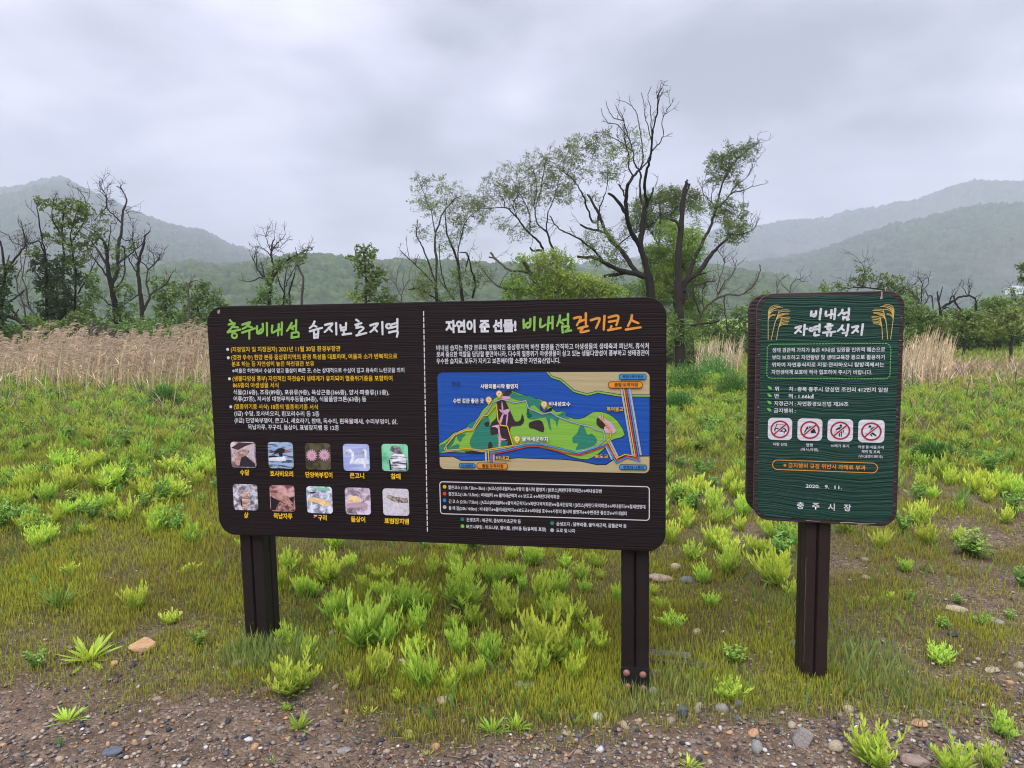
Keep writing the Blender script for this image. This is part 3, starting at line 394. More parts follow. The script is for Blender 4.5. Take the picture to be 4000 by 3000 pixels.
48372:[83,[30,80,71,80,71,65,30,65],[22,100,22,59,47,59,47,41,14,41,14,35,87,35,87,41,54,41,54,59,78,59,78,100,71,100,71,86,30,86,30,100]],48373:[83,[22,50,22,44,70,44,70,24,78,24,78,50],[31,89,70,89,70,80,31,80],[23,104,23,74,47,74,47,64,14,64,14,58,87,58,87,64,54,64,54,74,77,74,77,104,70,104,70,95,31,95,31,104]],
48376:[83,[31,87,70,87,70,76,31,76],[14,61,14,55,87,55,87,61,54,61,54,70,77,70,77,103,70,103,70,93,31,93,31,103,23,103,23,70,47,70,47,61],[23,49,23,26,79,26,79,32,30,32,30,49]],48512:[83,[23,103,23,67,78,67,78,103,70,103,70,91,30,91,30,103],[30,85,70,85,70,74,30,74],[13,58,13,52,46,52,46,24,54,24,54,52,87,52,87,58]],
48513:[83,[23,104,23,74,77,74,77,104,70,104,70,95,31,95,31,104],[31,89,70,89,70,80,31,80],[22,51,22,44,70,44,70,24,78,24,78,51,54,51,54,60,87,60,87,66,14,66,14,60,47,60,47,51]],48516:[83,[23,103,23,71,77,71,77,103,70,103,70,93,31,93,31,103],[31,87,70,87,70,77,31,77],[13,63,13,57,47,57,47,41,55,41,55,57,87,57,87,63],[23,48,23,26,79,26,79,32,30,32,30,48]],
48520:[83,[23,105,23,78,77,78,77,105,70,105,70,97,31,97,31,105],[31,91,70,91,70,84,31,84],[23,31,23,25,80,25,80,31,30,31,30,39,78,39,78,57,54,57,54,65,87,65,87,71,14,71,14,65,46,65,46,57,22,57,22,52,70,52,70,44,23,44]],
48708:[83,[73,106,73,24,80,24,80,106],[18,99,18,44,56,44,56,99,49,99,49,78,26,78,26,99],[26,72,49,72,49,50,26,50]],48736:[83,[15,98,15,44,38,44,38,98,31,98,31,77,21,77,21,98],[21,71,31,71,31,50,21,50],[42,98,42,44,64,44,64,98,58,98,58,77,48,77,48,98],[48,71,58,71,58,50,48,50],[71,106,71,24,78,24,78,68,89,68,89,74,78,74,78,106]],
49100:[83,[20,102,20,67,47,67,47,102,40,102,40,91,27,91,27,102],[27,85,40,85,40,73,27,73],[53,102,53,67,81,67,81,102,73,102,73,91,61,91,61,102],[61,85,73,85,73,73,61,73],[13,58,13,52,46,52,46,24,54,24,54,52,87,52,87,58]],
49104:[83,[20,103,20,71,47,71,47,103,40,103,40,93,27,93,27,103],[27,87,40,87,40,77,27,77],[53,103,53,71,80,71,80,103,73,103,73,93,60,93,60,103],[60,87,73,87,73,77,60,77],[13,63,13,57,47,57,47,41,55,41,55,57,87,57,87,63],[23,48,23,26,79,26,79,32,30,32,30,48]],
49324:[83,[33,99,33,84,31,70,23,57,12,48,17,42,25,48,32,58,37,69,42,58,49,50,57,43,61,49,51,58,44,70,41,84,41,99],[69,106,69,24,76,24,76,67,89,67,89,73,76,73,76,106]],49328:[83,[33,101,33,91,31,79,24,69,13,63,17,57,26,62,33,69,37,78,42,70,49,63,57,59,61,65,50,71,43,80,41,91,41,101],[69,106,69,46,77,46,77,75,89,75,89,81,77,81,77,106],[26,52,26,26,80,26,80,32,34,32,34,52]],
49332:[83,[33,103,33,97,31,85,24,76,13,70,17,64,26,69,33,76,37,84,42,77,48,71,57,67,61,73,50,78,43,87,41,97,41,103],[69,106,69,63,77,63,77,82,89,82,89,88,77,88,77,106],[25,31,25,25,80,25,80,31,32,31,32,40,77,40,77,60,25,60,25,54,69,54,69,46,25,46]],
49333:[83,[52,58,52,52,69,52,69,25,77,25,77,58],[33,103,33,96,31,85,24,75,13,69,17,63,26,68,33,75,37,83,42,75,48,69,57,65,61,71,50,77,43,85,41,96,41,103],[22,58,22,52,41,52,41,45,22,45,22,25,27,25,38,25,47,26,54,27,53,33,46,32,39,31,29,31,29,39,48,39,48,58],[69,106,69,62,77,62,77,82,89,82,89,88,77,88,77,106]],
49345:[83,[51,54,36,53,27,48,24,40,27,31,36,26,51,25,65,26,74,31,77,40,74,48,65,53],[51,48,61,47,68,44,70,40,68,35,61,32,51,31,40,32,34,35,31,40,34,44,40,47],[33,102,33,93,31,82,24,72,13,65,17,59,26,64,33,71,37,80,42,72,48,66,57,62,60,68,50,73,43,82,41,93,41,102],[69,106,69,57,77,57,77,79,89,79,89,85,77,85,77,106]],
49352:[83,[31,98,31,83,28,69,22,57,13,48,17,42,25,48,30,57,34,67,38,57,43,50,50,44,55,50,46,58,40,70,38,83,38,98],[58,104,58,29,65,29,65,67,76,67,76,24,83,24,83,106,76,106,76,73,65,73,65,104]],49373:[83,[55,54,41,52,31,47,28,39,31,31,41,26,55,25,70,26,79,31,83,39,79,47,70,52],[55,48,66,47,73,44,75,39,73,34,66,31,55,30,45,31,38,34,36,39,38,44,45,47],[31,101,31,90,28,81,23,72,14,66,18,60,25,64,30,71,34,78,38,71,43,66,50,62,54,68,45,73,40,81,38,90,38,101],[58,104,58,58,65,58,65,78,75,78,75,56,82,56,82,106,75,106,75,84,65,84,65,104]],
49436:[83,[73,106,73,78,54,78,54,72,73,72,73,24,80,24,80,106],[34,99,34,84,32,69,24,56,13,48,18,42,27,48,34,58,38,69,43,58,50,49,59,43,63,49,52,57,45,70,42,84,42,99]],49437:[83,[26,53,26,47,73,47,73,24,80,24,80,53],[73,106,73,89,55,89,55,83,73,83,73,58,80,58,80,106],[34,102,34,93,31,82,24,72,14,66,18,59,26,64,33,71,38,80,42,72,49,66,57,61,61,67,51,73,44,82,41,93,41,102]],
49440:[83,[73,106,73,87,55,87,55,81,73,81,73,45,80,45,80,106],[34,101,34,91,31,79,24,69,14,63,18,57,26,62,33,69,38,78,42,70,49,63,57,59,61,64,51,71,44,80,41,91,41,101],[28,52,28,26,82,26,82,32,36,32,36,52]],
49452:[83,[28,55,28,26,80,26,80,55],[73,49,73,32,35,32,35,49],[55,90,55,84,73,84,73,59,80,59,80,106,73,106,73,90],[34,102,34,94,31,83,24,73,14,67,17,61,26,66,33,73,38,81,42,73,49,67,57,63,61,69,51,75,44,83,41,94,41,102]],
49457:[83,[54,55,39,54,30,48,27,40,30,32,39,26,54,25,68,26,77,32,81,40,77,48,68,54],[54,49,64,48,71,45,73,40,71,35,64,32,54,31,43,32,36,35,34,40,36,45,43,48],[34,101,34,93,31,81,24,72,13,65,17,59,26,64,33,71,38,80,42,72,49,66,57,62,61,67,51,73,44,82,41,93,41,101],[55,89,55,83,73,83,73,58,80,58,80,106,73,106,73,89]],
49548:[83,[46,61,46,41,14,41,14,35,87,35,87,41,54,41,54,61],[46,100,46,94,42,82,30,72,16,66,20,60,32,64,43,72,50,83,58,72,68,64,81,60,84,66,70,72,58,82,54,94,54,100]],49549:[83,[22,51,22,45,70,45,70,24,78,24,78,51],[47,77,47,65,14,65,14,59,87,59,87,65,54,65,54,77],[46,105,46,101,42,91,32,83,18,79,21,73,33,77,43,83,50,91,57,83,68,77,80,73,83,79,69,83,58,91,54,101,54,105]],
49552:[83,[23,50,23,26,79,26,79,32,30,32,30,50],[47,76,47,62,14,62,14,56,87,56,87,62,54,62,54,76],[46,104,46,100,42,90,32,81,18,77,21,71,33,75,43,81,50,90,57,81,67,75,79,71,82,77,68,81,58,90,54,100,54,104]],
49688:[83,[46,103,46,98,42,88,31,79,17,75,20,69,33,73,43,79,50,88,58,79,68,73,80,69,83,75,69,80,58,88,54,98,54,103],[14,60,14,54,46,54,46,24,54,24,54,54,87,54,87,60]],49788:[83,[72,46,72,32,34,32,34,46],[72,106,72,57,80,57,80,106],[15,63,37,64,37,52,26,52,26,26,80,26,80,52,45,52,45,64,67,66,67,72,49,70,30,69,14,69],[37,104,37,100,34,91,28,85,17,80,21,75,29,78,36,83,41,90,46,84,52,79,61,76,64,81,54,85,47,92,45,100,45,104]],
49828:[83,[14,42,14,35,87,35,87,42],[46,100,46,94,42,81,31,71,17,65,20,59,32,64,43,72,50,82,57,72,68,64,80,59,84,65,70,71,58,81,54,94,54,100]],49845:[83,[23,57,23,26,77,26,77,57,70,57,70,48,30,48,30,57],[30,42,70,42,70,32,30,32],[14,69,14,63,87,63,87,69],[46,105,46,101,42,92,32,84,18,80,20,75,33,78,43,84,50,92,58,84,68,78,80,75,83,80,69,84,58,92,54,101,54,105]],
49884:[83,[73,106,73,24,80,24,80,106],[35,99,35,84,32,69,24,56,13,48,18,41,27,48,34,57,39,69,44,58,51,49,60,43,64,49,53,57,45,70,42,84,42,99]],49885:[83,[26,53,26,47,73,47,73,24,80,24,80,53],[73,106,73,57,80,57,80,106],[35,102,35,94,32,83,25,73,14,66,18,60,27,65,34,72,39,81,43,73,50,66,59,62,63,68,52,74,45,83,42,94,42,102]],
49900:[83,[73,106,73,60,80,60,80,106],[28,55,28,26,80,26,80,55],[73,49,73,32,35,32,35,49],[35,103,35,95,32,83,25,74,14,68,18,62,27,66,34,73,39,82,43,74,50,68,59,63,63,69,52,75,45,84,42,95,42,103]],50024:[83,[60,76,60,70,74,70,74,24,82,24,82,106,74,106,74,76],[47,99,47,80,47,71,45,61,40,52,35,61,32,71,32,80,32,99,25,99,25,80,24,69,20,58,12,48,17,43,22,48,26,55,28,62,31,55,34,48,40,42,45,48,49,55,51,62,54,55,57,48,63,43,67,48,60,58,56,69,55,80,55,99]],
50277:[83,[62,104,62,99,61,92,57,85,50,80,44,86,40,92,38,99,38,104,31,104,31,99,29,91,24,84,15,79,19,74,26,78,31,83,35,89,38,82,43,77,50,73,57,77,62,82,66,88,69,82,74,77,81,74,85,79,76,84,71,91,70,99,70,104],[22,50,22,44,70,44,70,24,78,24,78,50,54,50,54,62,87,62,87,68,14,68,14,62,47,62,47,50]],
50416:[83,[14,42,14,35,87,35,87,42],[63,99,63,89,61,81,57,72,50,66,43,73,39,81,38,89,38,99,31,99,31,89,29,80,23,71,14,64,18,59,25,63,30,70,34,77,38,69,43,63,50,58,57,62,63,69,66,76,70,69,75,63,82,59,86,64,77,70,72,79,70,89,70,99]],
50500:[83,[35,100,24,96,17,86,15,71,17,56,24,46,35,43,46,46,53,56,56,71,53,86,46,96],[35,93,42,90,47,83,48,71,47,60,42,52,35,50,28,52,23,60,22,71,23,83,28,90],[69,106,69,24,76,24,76,67,89,67,89,73,76,73,76,106]],
50521:[83,[36,101,25,99,18,92,15,82,18,72,25,65,36,63,47,65,55,72,57,82,55,92,47,99],[36,95,43,93,48,89,50,82,48,75,43,71,36,69,29,71,24,75,22,82,24,89,29,93],[51,55,36,53,27,48,24,40,27,32,36,26,51,25,65,26,74,32,77,40,74,48,65,53],[51,49,61,48,68,45,70,40,68,35,61,32,51,31,40,32,34,35,31,40,34,45,40,48],[69,106,69,58,77,58,77,79,89,79,89,86,77,86,77,106]],
50556:[83,[35,100,24,96,17,86,15,71,17,56,24,46,35,43,46,46,53,56,56,71,53,86,46,96],[35,93,42,90,47,83,48,71,47,60,42,52,35,50,28,52,23,60,22,71,23,83,28,90],[69,106,69,24,76,24,76,55,89,55,89,61,76,61,76,79,89,79,89,86,76,86,76,106]],
50577:[83,[36,101,25,99,18,92,15,82,18,72,25,65,36,63,47,65,55,72,57,82,55,92,47,99],[36,95,43,93,48,89,50,82,48,75,43,71,36,69,29,71,24,75,22,82,24,89,29,93],[51,55,36,53,27,48,24,40,27,32,36,26,51,25,65,26,74,32,77,40,74,48,65,53],[51,49,61,48,68,45,70,40,68,35,61,32,51,31,40,32,34,35,31,40,34,45,40,48],[69,106,69,58,77,58,77,70,88,70,88,76,77,76,77,88,88,88,88,94,77,94,77,106]],
50581:[83,[36,102,25,100,18,93,15,84,18,74,25,67,36,65,47,67,55,74,57,84,55,93,47,100],[36,96,43,94,48,90,50,84,48,77,43,73,36,71,29,73,24,77,22,84,24,90,29,94],[69,106,69,62,77,62,77,73,88,73,88,79,77,79,77,89,88,89,88,95,77,95,77,106],[26,31,26,26,79,26,79,31,33,31,33,39,76,39,76,45,33,45,33,52,77,52,77,58,26,58]],
50612:[83,[35,93,42,90,47,83,48,71,47,60,42,52,35,50,28,52,24,60,22,71,24,83,28,90],[73,106,73,75,55,75,52,88,45,97,35,100,25,96,18,86,15,71,18,56,25,46,35,43,45,46,52,55,55,69,73,69,73,24,80,24,80,106]],
50613:[83,[26,53,26,47,73,47,73,24,80,24,80,53],[36,95,43,93,48,89,50,82,48,75,43,70,36,69,29,70,24,75,22,82,24,89,29,93],[36,101,25,99,18,92,15,82,18,72,25,65,36,62,46,64,53,70,56,79,73,79,73,58,80,58,80,106,73,106,73,85,56,85,53,94,46,99]],
50633:[83,[36,95,43,93,48,89,50,82,48,75,43,71,36,69,29,71,24,75,22,82,24,89,29,93],[54,56,39,54,30,49,27,40,30,32,39,27,54,25,68,27,77,32,81,40,77,49,68,54],[54,50,64,49,71,45,73,40,71,35,64,32,54,31,43,32,36,35,34,40,36,45,43,49],[73,106,73,85,56,85,53,94,46,99,36,101,25,99,17,92,15,82,17,72,25,65,36,63,46,65,53,70,56,79,73,79,73,58,80,58,80,106]],
50640:[83,[76,106,76,24,83,24,83,106],[32,92,37,90,41,82,42,71,41,59,37,52,32,49,26,52,23,59,21,71,23,82,26,90],[32,99,23,96,17,86,14,71,17,56,23,46,32,42,41,46,47,54,49,68,59,68,59,29,66,29,66,104,59,104,59,74,49,74,46,88,40,96]],
50668:[83,[35,93,42,90,47,83,48,71,47,60,42,52,35,50,28,52,24,60,22,71,24,83,28,90],[54,82,73,82,73,62,55,62,55,71],[73,106,73,88,52,88,48,94,42,98,35,100,25,96,18,86,15,71,18,56,25,46,35,43,42,44,48,49,53,56,73,56,73,24,80,24,80,106]],
50669:[83,[26,53,26,47,73,47,73,24,80,24,80,53],[36,95,43,93,48,89,50,82,48,75,43,70,36,69,29,70,24,75,22,82,24,89,29,93],[73,88,73,76,56,76,57,82,56,88],[36,101,25,99,18,92,15,82,18,72,25,65,36,62,42,63,48,66,52,70,73,70,73,58,80,58,80,106,73,106,73,94,52,94,48,98,42,100]],
50672:[83,[36,94,43,92,48,87,50,80,48,73,43,68,36,67,29,68,24,73,22,80,24,87,29,92],[73,87,73,74,56,74,57,80,56,87],[36,101,25,98,18,91,15,80,18,70,25,63,36,60,42,61,48,63,52,68,73,68,73,46,80,46,80,106,73,106,73,93,52,93,48,97,42,100],[29,52,29,26,83,26,83,32,36,32,36,52]],
50689:[83,[36,95,43,93,48,88,50,82,48,75,43,70,36,69,29,70,24,75,22,82,24,88,29,93],[54,56,39,54,30,49,27,40,30,32,39,27,54,25,68,27,77,32,81,40,77,49,68,54],[54,50,64,49,71,45,73,40,71,35,64,32,54,31,43,32,36,35,34,40,36,45,43,49],[56,88,73,88,73,75,56,75,57,82],[73,106,73,94,52,94,45,99,36,101,25,99,18,92,15,82,18,72,25,65,36,62,45,64,52,69,73,69,73,58,80,58,80,106]],
50715:[83,[75,106,75,51,82,51,82,106],[33,94,41,90,44,81,41,71,33,68,24,71,21,81,24,90],[60,87,60,75,50,75,51,81,50,87],[33,100,23,98,17,91,14,81,17,71,23,64,33,61,41,63,47,68,60,68,60,59,67,59,67,104,60,104,60,93,47,93,41,98],[51,55,51,52,47,42,37,35,24,31,27,25,38,28,48,34,55,42,62,34,72,28,84,25,86,31,73,35,63,42,59,52,59,55]],
50724:[83,[50,95,62,93,70,87,73,79,70,71,62,66,50,64,39,66,31,71,28,79,31,87,39,93],[14,41,14,35,87,35,87,41,54,41,54,58,67,61,76,69,80,79,76,91,66,98,50,101,35,98,25,91,21,79,24,69,33,61,47,58,47,41]],
50732:[83,[50,99,62,98,69,95,71,91,69,86,62,83,50,82,39,83,32,86,29,91,32,95,39,98],[14,71,14,65,87,65,87,71,54,71,54,77,67,79,76,84,79,91,75,99,66,103,50,105,35,103,25,99,22,91,25,84,33,79,46,77,46,71],[23,31,23,25,80,25,80,31,30,31,30,39,78,39,78,58,22,58,22,52,70,52,70,45,23,45]],
50773:[83,[50,53,36,51,27,47,24,39,27,31,36,26,50,25,65,26,74,31,77,39,74,47,65,51],[50,47,61,46,67,43,70,39,67,34,61,31,50,31,40,32,33,34,31,39,33,43,40,46],[38,97,47,95,51,88,47,81,38,78,29,81,25,88,29,95],[69,106,69,54,77,54,77,77,88,77,88,83,77,83,77,106],[38,103,28,101,21,96,18,88,20,81,26,76,35,73,35,66,13,65,14,59,30,59,47,60,65,63,64,68,42,66,42,73,51,76,56,81,58,88,56,96,49,101]],
50836:[83,[50,95,62,93,70,88,73,80,70,72,62,67,50,65,39,67,31,72,28,80,31,88,39,93],[50,101,35,98,25,91,21,80,22,73,26,67,32,63,32,41,14,41,14,35,87,35,87,41,69,41,69,63,75,67,79,73,80,80,76,91,66,98],[39,41,39,60,50,59,62,60,62,41]],
50857:[83,[50,53,35,52,26,47,22,39,26,31,35,26,50,25,65,26,75,31,78,39,75,47,65,52],[50,48,61,47,68,44,71,39,68,34,61,31,50,30,39,31,32,34,30,39,32,44,39,47],[50,99,61,97,69,94,71,89,69,84,61,81,50,80,39,81,32,84,29,89,32,94,39,97],[50,104,35,103,25,97,22,89,24,82,32,77,32,66,14,66,14,60,87,60,87,66,69,66,69,77,76,82,79,89,75,97,65,103],[39,66,39,75,50,74,61,75,61,66]],
50864:[83,[50,103,35,100,25,94,22,85,25,75,35,69,50,67,65,69,75,75,79,85,75,94,65,100],[50,97,61,95,68,91,71,85,68,79,61,74,50,73,39,74,32,79,29,85,32,91,39,95],[13,59,13,53,46,53,46,24,54,24,54,53,87,53,87,59]],
50872:[83,[50,105,35,103,25,99,22,91,25,83,35,78,50,77,66,78,75,83,79,91,75,99,66,103],[50,99,62,98,69,95,71,91,69,86,62,83,50,82,39,83,32,86,29,91,32,95,39,98],[23,31,23,25,80,25,80,31,30,31,30,40,78,40,78,58,54,58,54,65,87,65,87,71,14,71,14,65,46,65,46,58,22,58,22,52,70,52,70,45,23,45]],
50896:[83,[40,103,29,101,22,96,20,88,22,81,29,76,40,74,50,76,57,81,59,88,57,96,50,101],[40,97,49,95,52,88,49,82,40,80,30,82,27,88,30,95],[14,62,37,62,37,47,44,47,44,63,66,65,66,71,48,69,29,68,13,68],[56,58,56,52,73,52,73,44,80,44,80,106,73,106,73,58],[25,50,25,26,82,26,82,32,32,32,32,50]],
50900:[83,[40,104,29,103,22,99,19,92,22,86,29,81,40,80,50,81,57,86,60,92,57,99,50,103],[40,99,49,97,53,92,49,87,40,85,30,87,26,92,30,97],[14,70,35,70,35,58,43,58,43,70,67,72,66,77,48,76,30,75,13,75],[56,67,56,62,73,62,73,58,80,58,80,106,73,106,73,67],[26,31,26,25,83,25,83,31,33,31,33,38,80,38,80,55,26,55,26,50,73,50,73,43,26,43]],
50948:[83,[40,102,29,100,22,94,19,85,22,77,29,71,40,69,51,71,58,77,61,85,58,94,51,100],[40,96,50,93,54,85,50,78,40,75,30,78,27,85,30,93],[73,106,73,24,80,24,80,106],[14,55,37,56,37,27,44,27,44,56,68,59,67,65,48,63,30,62,13,62]],
50976:[83,[50,103,35,100,25,94,22,85,25,75,35,69,50,67,65,69,75,75,79,85,75,94,65,100],[50,97,61,95,68,91,71,85,68,79,61,75,50,73,39,75,32,79,29,85,32,91,39,95],[13,60,13,53,32,53,32,24,40,24,40,53,60,53,60,24,68,24,68,53,87,53,87,60]],
50977:[83,[50,104,35,102,25,97,22,88,25,80,35,75,50,73,65,75,75,80,79,88,75,97,65,102],[50,98,61,97,69,94,71,88,69,83,61,80,50,79,39,80,32,83,29,88,32,94,39,97],[22,50,22,44,70,44,70,24,78,24,78,50,68,50,68,61,87,61,87,67,14,67,14,61,33,61,33,50],[40,61,60,61,60,50,40,50]],
51004:[83,[50,101,35,98,25,90,21,78,25,66,35,59,50,56,65,59,76,66,80,78,76,90,65,98],[50,95,62,93,70,87,73,78,70,70,62,64,50,62,39,64,31,70,28,78,31,87,39,93],[14,41,14,35,87,35,87,41]],51008:[83,[14,63,14,57,87,57,87,63],[50,103,35,101,25,96,22,87,25,78,35,73,50,71,65,73,75,78,79,87,75,96,65,101],[50,97,61,96,69,92,71,87,69,81,61,78,50,77,39,78,32,81,29,87,32,92,39,96],[23,50,23,26,79,26,79,32,30,32,30,50]],
51012:[83,[50,104,35,103,25,98,22,90,25,83,35,78,50,76,66,78,75,83,79,90,75,98,66,103],[50,99,62,98,69,95,71,90,69,86,62,83,50,82,39,83,32,86,29,90,32,95,39,98],[14,71,14,65,87,65,87,71],[23,31,23,25,80,25,80,31,30,31,30,40,78,40,78,58,22,58,22,52,70,52,70,45,23,45]],
51032:[83,[40,100,29,98,21,91,18,81,21,71,29,64,40,62,51,64,59,71,62,81,59,91,51,98],[40,94,47,92,52,87,54,81,52,74,47,70,40,68,32,70,27,74,25,81,27,87,32,92],[72,106,72,24,80,24,80,106],[15,42,31,42,49,43,68,46,67,51,49,49,30,49,14,49]],
51060:[83,[73,106,73,24,80,24,80,106],[37,100,26,96,19,86,16,71,19,56,26,46,37,43,48,46,55,56,58,71,55,86,48,96],[37,93,44,90,49,83,51,71,49,60,44,52,37,50,30,52,25,60,24,71,25,83,30,90]],51064:[83,[73,106,73,46,80,46,80,106],[37,100,26,98,18,91,15,80,18,70,26,63,37,60,47,63,55,70,58,80,55,91,47,98],[37,94,44,92,49,87,50,80,49,73,44,68,37,67,29,68,24,73,23,80,24,87,29,92],[28,52,28,26,83,26,83,32,35,32,35,52]],
51068:[83,[36,103,26,101,18,94,15,85,18,75,26,69,36,67,47,69,55,75,57,85,55,94,47,101],[36,97,43,95,48,91,50,85,48,79,43,75,36,73,29,75,24,79,23,85,24,91,29,95],[73,106,73,64,80,64,80,106],[28,32,28,26,83,26,83,32,35,32,35,41,80,41,80,60,28,60,28,54,73,54,73,46,28,46]],
51077:[83,[73,106,73,62,80,62,80,106],[28,58,28,26,80,26,80,58,73,58,73,48,35,48,35,58],[35,42,73,42,73,32,35,32],[37,102,26,100,18,93,15,83,18,73,26,67,37,65,48,67,55,73,58,83,55,93,48,100],[37,96,44,94,49,90,50,83,49,77,44,72,37,71,29,72,24,77,23,83,24,90,29,94]],
51080:[83,[73,106,73,59,80,59,80,106],[37,101,26,99,18,92,15,82,18,72,26,66,37,63,48,66,55,72,58,82,55,92,48,99],[37,95,44,93,49,89,50,82,49,75,44,71,37,69,29,71,24,75,23,82,24,89,29,93],[64,56,64,51,63,45,59,38,52,32,46,38,42,44,41,51,41,56,34,56,34,51,32,44,26,36,17,31,21,26,28,29,34,35,37,41,41,34,46,29,52,25,59,29,64,35,67,41,71,35,77,29,84,26,87,31,79,36,73,43,71,51,71,56]],
51088:[83,[15,98,15,91,34,91,34,81,31,67,23,55,12,46,17,40,25,47,32,56,37,67,42,57,49,48,58,42,62,48,51,56,44,68,41,81,41,91,59,91,59,98],[69,106,69,24,76,24,76,67,89,67,89,73,76,73,76,106]],51109:[83,[51,55,36,53,27,48,24,40,27,32,36,26,51,25,65,26,74,32,77,40,74,48,65,53],[51,49,61,48,68,45,70,40,68,35,61,32,51,31,40,32,34,35,31,40,34,45,40,48],[15,100,15,94,34,94,34,91,31,79,24,70,13,64,17,58,26,63,33,70,37,78,42,71,49,65,57,61,61,67,50,72,43,81,41,91,41,94,59,94,59,100],[69,106,69,57,77,57,77,79,89,79,89,85,77,85,77,106]],
51137:[83,[55,54,41,52,31,47,28,39,31,31,41,26,55,25,70,26,79,31,83,39,79,47,70,52],[55,48,66,47,73,44,75,39,73,35,66,32,55,31,45,32,38,35,36,39,38,44,45,47],[15,99,15,93,30,93,30,89,28,79,23,71,14,65,18,59,25,63,30,69,34,76,38,70,43,65,49,61,53,67,45,72,39,80,37,89,37,93,52,93,52,99],[58,104,58,59,65,59,65,78,75,78,75,56,82,56,82,106,75,106,75,84,65,84,65,104]],
51200:[83,[56,76,56,70,73,70,73,24,80,24,80,106,73,106,73,76],[16,98,16,91,34,91,34,82,31,68,24,55,13,46,17,41,26,47,33,57,38,68,43,57,50,48,59,42,63,48,52,56,45,68,42,82,42,91,60,91,60,98]],51201:[83,[26,53,26,47,73,47,73,24,80,24,80,53],[16,100,16,94,34,94,34,91,32,80,24,71,14,64,18,59,26,63,33,70,38,79,43,71,49,65,58,60,61,66,51,72,44,81,42,91,42,94,60,94,60,100],[73,106,73,85,57,85,57,78,73,78,73,57,80,57,80,106]],
51204:[83,[73,106,73,83,57,83,57,77,73,77,73,46,80,46,80,106],[29,51,29,26,83,26,83,32,36,32,36,51],[16,99,16,93,34,93,34,89,32,78,24,69,14,63,18,57,26,61,33,68,38,77,43,69,49,63,58,58,61,64,51,70,44,79,42,89,42,93,60,93,60,99]],
51216:[83,[28,54,28,26,80,26,80,54],[73,48,73,32,35,32,35,48],[73,106,73,86,57,86,57,79,73,79,73,58,80,58,80,106],[16,101,16,95,34,95,34,92,32,81,24,71,14,65,18,59,26,64,33,71,38,79,43,72,49,65,58,61,61,67,51,73,44,81,42,92,42,95,60,95,60,101]],
51221:[83,[54,55,39,53,30,48,27,40,30,32,39,26,54,25,68,26,77,32,81,40,77,48,68,53],[54,49,64,48,71,45,73,40,71,35,64,32,54,30,43,32,36,35,34,40,36,45,43,48],[73,106,73,85,57,85,57,79,73,79,73,57,80,57,80,106],[16,100,16,94,34,94,34,91,32,80,24,70,14,64,18,58,26,63,33,70,38,79,43,71,49,65,58,60,61,66,51,72,44,81,42,91,42,94,60,94,60,100]],
51228:[83,[75,106,75,24,83,24,83,106],[59,104,59,77,46,77,46,71,59,71,59,29,66,29,66,104],[15,96,15,90,30,90,30,83,28,68,22,56,13,46,17,41,24,47,30,56,34,66,38,57,43,49,50,43,55,48,45,57,39,69,37,83,37,90,52,90,52,96]],
51312:[83,[47,61,47,41,14,41,14,35,87,35,87,41,54,41,54,61],[20,99,20,92,46,92,46,91,42,78,31,69,17,64,20,58,32,62,43,70,50,80,58,70,69,63,81,58,84,64,70,69,59,79,54,91,54,92,81,92,81,99]],51316:[83,[20,102,20,96,45,96,42,87,31,80,18,76,21,70,33,73,44,79,50,88,57,79,67,73,80,70,83,76,69,80,59,87,55,96,80,96,80,102],[23,49,23,26,79,26,79,32,30,32,30,49],[47,76,47,62,14,62,14,56,87,56,87,62,54,62,54,76]],
51328:[83,[23,52,23,26,78,26,78,52],[71,46,71,32,30,32,30,46],[20,103,20,97,45,97,41,89,31,83,18,80,20,74,33,77,44,82,50,90,57,82,68,77,80,74,83,80,70,83,59,89,55,97,80,97,80,103],[14,66,14,60,87,60,87,66,54,66,54,78,47,78,47,66]],
51333:[83,[50,53,35,51,26,46,22,39,26,31,35,26,50,25,65,26,75,31,78,39,75,46,65,51],[50,47,61,46,68,43,71,39,68,34,61,31,50,30,39,31,32,34,30,39,32,43,39,46],[14,65,14,59,87,59,87,65,54,65,54,77,47,77,47,65],[20,102,20,96,45,96,41,88,31,82,18,79,20,73,33,76,44,82,50,89,57,82,68,76,80,73,83,79,70,82,59,88,55,96,80,96,80,102]],
51339:[83,[50,46,37,44,29,41,26,35,29,29,37,25,50,24,64,25,72,29,75,35,72,41,64,44],[50,40,63,39,67,35,63,31,50,29,38,31,33,35,38,39],[13,72,13,66,87,66,87,72,54,72,54,82,47,82,47,72],[20,103,20,98,45,98,41,90,31,85,17,82,20,77,33,79,44,84,50,92,57,84,68,79,81,77,83,82,70,85,60,90,55,98,80,98,80,103],[47,63,47,55,20,55,20,50,80,50,80,55,54,55,54,63]],
51452:[83,[20,101,20,95,46,95,46,94,42,84,32,77,18,72,21,66,33,70,43,76,50,85,57,76,68,70,80,66,83,72,69,77,59,84,54,94,54,95,80,95,80,101],[14,60,14,53,46,53,46,25,54,25,54,53,87,53,87,60]],51456:[83,[20,102,20,96,45,96,42,87,31,80,18,76,21,70,33,73,44,79,50,88,57,79,67,73,80,70,83,76,69,80,59,87,55,96,80,96,80,102],[13,64,13,58,47,58,47,41,55,41,55,58,87,58,87,64],[23,49,23,26,79,26,79,32,30,32,30,49]],
51473:[83,[50,47,61,46,68,44,71,39,68,34,61,31,50,30,39,31,32,34,30,39,32,44,39,46],[14,68,14,62,47,62,47,53,33,51,25,46,22,39,26,31,35,26,50,25,65,26,75,31,78,39,75,46,67,51,54,53,54,62,87,62,87,68],[20,102,20,96,45,96,41,88,31,82,18,79,20,73,33,76,44,81,50,89,57,81,68,76,80,73,83,79,70,82,59,88,55,96,80,96,80,102]],
